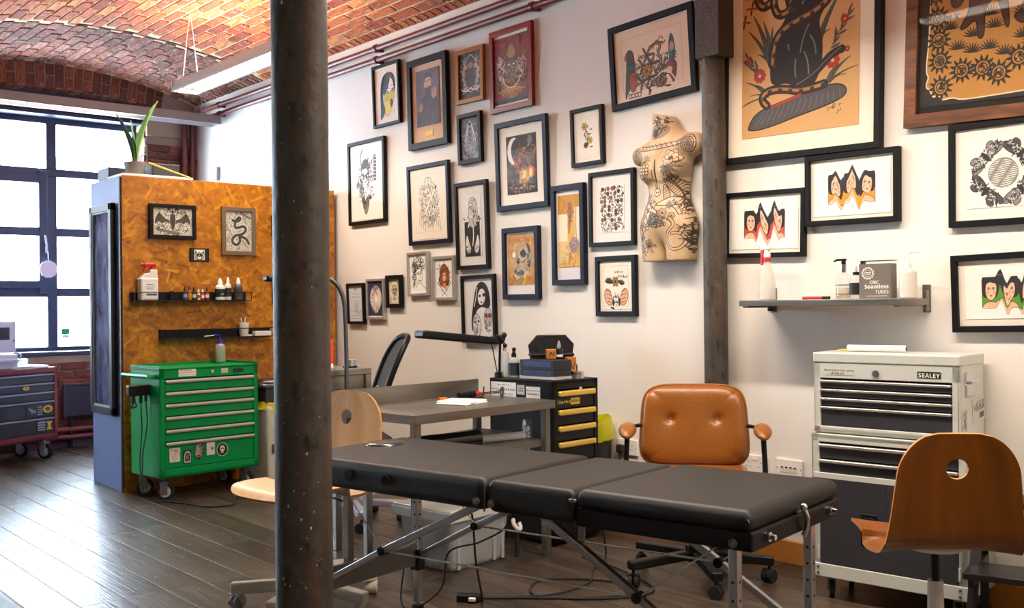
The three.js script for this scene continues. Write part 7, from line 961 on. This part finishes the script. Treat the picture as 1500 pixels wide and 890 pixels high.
// ---------------------------------------------------------------- tattooed torso on the wall
{
  const RES = 84, S = 0.46, mc = new MarchingCubes(RES, new THREE.MeshStandardMaterial(), false, false, 400000);
  const cap = (p, a, b, ra, rb2) => { const d = [b[0] - a[0], b[1] - a[1], b[2] - a[2]], q = [p[0] - a[0], p[1] - a[1], p[2] - a[2]], t = clamp((q[0] * d[0] + q[1] * d[1] + q[2] * d[2]) / (d[0] ** 2 + d[1] ** 2 + d[2] ** 2)); return Math.hypot(q[0] - d[0] * t, q[1] - d[1] * t, q[2] - d[2] * t) - (ra + (rb2 - ra) * t); };
  const el = (p, c, r) => { const q = [(p[0] - c[0]) / r[0], (p[1] - c[1]) / r[1], (p[2] - c[2]) / r[2]], k = Math.hypot(...q); return (k - 1) * Math.min(...r); };
  const sm = (a, b, k) => { const h = clamp(0.5 + 0.5 * (b - a) / k); return b + (a - b) * h - k * h * (1 - h); };
  const sdf = (p) => {
    let d = el(p, [0.005, 0.53, 0.045], [0.148, 0.15, 0.095]);
    d = sm(d, el(p, [0.0, 0.36, 0.04], [0.122, 0.16, 0.082]), 0.05); d = sm(d, el(p, [0, 0.2, 0.04], [0.168, 0.125, 0.098]), 0.06);
    d = sm(d, cap(p, [0, 0.615, 0.04], [-0.185, 0.575, 0.045], 0.055, 0.055), 0.05); d = sm(d, cap(p, [0, 0.62, 0.04], [0.188, 0.6, 0.05], 0.055, 0.058), 0.05); d = sm(d, cap(p, [0.01, 0.6, 0.04], [-0.015, 0.76, 0.06], 0.068, 0.064), 0.06);
    for (const s of [-1, 1]) d = sm(d, el(p, [s * 0.075, 0.475, 0.108], [0.062, 0.06, 0.055]), 0.03);
    let th = 1; for (const s of [-1, 1]) th = Math.min(th, cap(p, [s * 0.082, 0.17, 0.045], [s * 0.084, -0.06, 0.045], 0.09, 0.076)); d = sm(d, th, 0.03);
    d = sm(d, el(p, [0, 0.24, 0.09], [0.09, 0.08, 0.05]), 0.05);
    return Math.max(d, -p[1] + 0.004, -p[2] + 0.004, p[1] - 0.773 + (p[0] + 0.015) * 0.25);
  };
  for (let k = 0; k < RES; k++) for (let j = 0; j < RES; j++) for (let i = 0; i < RES; i++) { const p = [(i / (RES / 2) - 1) * S, (j / (RES / 2) - 1) * S + 0.39, (k / (RES / 2) - 1) * S * 0.5 + 0.08]; mc.field[i + j * RES + k * RES * RES] = -sdf(p); }
  mc.isolation = 0; mc.update(); const n = mc.count, pos = new Float32Array(n * 3), uv = new Float32Array(n * 2), src = mc.positionArray;
  for (let i = 0; i < n; i++) { pos[3 * i] = src[3 * i] * S; pos[3 * i + 1] = src[3 * i + 1] * S + 0.39; pos[3 * i + 2] = src[3 * i + 2] * S * 0.5 + 0.08; uv[2 * i] = (pos[3 * i] + 0.25 + 0.25 * (pos[3 * i + 2] - 0.1) * Math.sign(pos[3 * i]) * 0) / 0.5; uv[2 * i + 1] = pos[3 * i + 1] / 0.78; }
  let g = new THREE.BufferGeometry(); g.setAttribute('position', new THREE.BufferAttribute(pos, 3)); g.setAttribute('uv', new THREE.BufferAttribute(uv, 2)); g = mergeVertices(g, 1e-5); g.computeVertexNormals();
  const ink = canvasTex(640, 1000, (q) => {
    q.scale(6.4, 6.4); const K = '#3a2f28', H = 156; fillAll(q, H, '#bea07c'); const r = rng(301); dabs(q, 40, 50, H / 2, 50, H / 2, ['#b89873', '#c4a684', '#bb9c78'], 302, 26);
    // shading patches, then linework area by area
    for (const [x, y, a, b, c] of [[36, 100, 12, 16, 'rgba(110,106,130,0.35)'], [50, 110, 12, 8, 'rgba(70,60,56,0.35)'], [30, 60, 12, 10, 'rgba(90,76,66,0.3)'], [70, 62, 13, 9, 'rgba(80,66,56,0.3)'], [50, 20, 12, 8, 'rgba(60,48,42,0.4)'], [82, 38, 10, 10, 'rgba(80,66,56,0.3)']]) ell(q, x, y, a, b, c);
    scrib(q, 26, 50, 14, 11, 10, K, 303, 1.1, 8); ell(q, 46, 22, 4, 4, '#2a2220'); for (let i = 0; i < 9; i++) { curve(q, [[24 + i * 6, 34 + Math.abs(i - 4) * -0.4], [27 + i * 6, 38]], K, 0.8); } curve(q, [[22, 33], [50, 38], [80, 31]], K, 0.9); curve(q, [[22, 37], [50, 42], [80, 35]], K, 0.9);
    for (const [x, y, s] of [[86, 36, 9], [14, 42, 8]]) for (let i = 1; i < 5; i++) { ell(q, x, y, s * i / 4, s * i / 4, null, 0, K, 0.8); for (let k = 0; k < 9; k++) curve(q, [[x, y], [x + Math.cos(k * 0.7) * s, y + Math.sin(k * 0.7) * s]], K, 0.4); }
    flower(q, 68, 50, 10, 6, '#cdae8c', '#5c4a3c', K); for (let i = 0; i < 8; i++) leaf(q, 66, 58, 12, -0.4 + i * 0.5, 2.6, 'rgba(60,48,40,0.55)', K); for (let i = 0; i < 14; i++) ell(q, 28 + (i % 4) * 3.6, 56 + (i >> 2) * 3.6, 1.7, 1.7, '#cdae8c', 0, K, 0.7); for (let i = 0; i < 6; i++) leaf(q, 32, 52, 9, -2.8 + i * 0.5, 2, null, K);
    curve(q, [[47, 50], [47, 72], [48, 84]], K, 1.6); curve(q, [[44, 60], [44, 70]], K, 0.8); for (let i = 0; i < 16; i++) { ell(q, 34 + i * 2.6, 74 - Math.abs(i - 8) * 0.7, 1.5, 1, null, 0, K, 0.6); } ell(q, 48, 84, 4.4, 4, '#d3b494', 0, K, 0.9); curve(q, [[46, 80], [45, 74]], K, 0.8); curve(q, [[50, 80], [51, 74]], K, 0.8); ell(q, 46.6, 84, 1, 1.2, K); ell(q, 49.6, 84, 1, 1.2, K);
    for (const [x, y, a] of [[66, 80, 0.9], [74, 78, 1.0], [60, 88, 1.3]]) { q.save(); q.translate(x, y); q.rotate(a); for (let i = 0; i < 9; i++) { curve(q, [[-9 + i * 2.2, -3], [-8 + i * 2.2, 3]], K, 0.6); } ell(q, 0, 0, 12, 3.4, null, 0, K, 0.9); q.restore(); }
    blob(q, [[46, 98], [58, 92], [70, 88], [80, 96], [76, 112], [70, 100], [58, 98]], '#cba984', K, 0.9); scrib(q, 26, 72, 96, 9, 7, K, 304, 0.7, 7); q.save(); q.translate(40, 104); q.rotate(0.6); q.fillStyle = '#cfae8a'; q.strokeStyle = K; q.lineWidth = 1; q.fillRect(-3, -12, 6, 26); q.strokeRect(-3, -12, 6, 26); q.fillRect(-10, -6, 20, 6); q.strokeRect(-10, -6, 20, 6); q.restore();
    for (const [x, y, s] of [[58, 106, 5], [68, 110, 4], [80, 104, 5], [64, 98, 3]]) flower(q, x, y, s, 6, '#cba984', K, K); scrib(q, 80, 30, 104, 16, 20, K, 305, 0.7, 8); scrib(q, 50, 50, 114, 14, 7, K, 306, 0.8, 7); for (let i = 0; i < 6; i++) ell(q, 40 + i * 4, 116 + (i % 2) * 2, 2, 2, null, 0, K, 0.7);
    curve(q, [[66, 112], [74, 118], [62, 126], [60, 140], [72, 146], [82, 138], [78, 126], [68, 128]], K, 3.4); curve(q, [[66, 112], [74, 118], [62, 126], [60, 140], [72, 146], [82, 138], [78, 126], [68, 128]], '#cba984', 1.9); scrib(q, 40, 86, 128, 7, 22, K, 307, 0.9, 10); scrib(q, 60, 22, 132, 9, 20, K, 308, 0.8, 9); flower(q, 36, 136, 4, 5, '#cba984', K, K); for (let i = 0; i < 7; i++) leaf(q, 36, 140, 8, i, 1.6, null, K); for (let i = 0; i < 8; i++) curve(q, [[26, 122 + i * 4], [31, 126 + i * 4]], K, 0.7); scrib(q, 30, 84, 90, 9, 16, K, 309, 0.7, 8); scrib(q, 30, 22, 82, 8, 14, K, 310, 0.7, 8);
  });
  const t = thing('mannequin_torso', 'female mannequin torso covered in black line tattoos, hanging on the white wall', 'mannequin', [-3.565, 1.47, 0.004]);
  part(t, 'torso', g, new THREE.MeshStandardMaterial({ map: ink, roughness: 0.5 })); part(t, 'hanging_cord', rod([-0.01, 0.75, 0.02], [-0.02, 0.93, 0.006], 0.002), M.paper);
}

// ---------------------------------------------------------------- bench at the near left corner
{
  const t = thing('padded_bench', 'corner of a black padded bench at the bottom left edge', 'bench', [-3.3, 0, 3.72]);
  part(t, 'cushion', rb(1.5, 0.09, 0.56, 0, 0.455, 0, 0.035, 5), vinyl); part(t, 'frame', rb(1.44, 0.04, 0.5, 0, 0.39, 0, 0.004), M.matte); for (const x of [-0.66, 0.66]) for (const z of [-0.2, 0.2]) part(t, 'leg', rb(0.04, 0.37, 0.04, x, 0.185, z, 0.004), M.matte);
}

scene.traverse((o) => { if (o.isMesh) { o.castShadow = true; o.receiveShadow = true; } });
renderer.render(scene, camera);
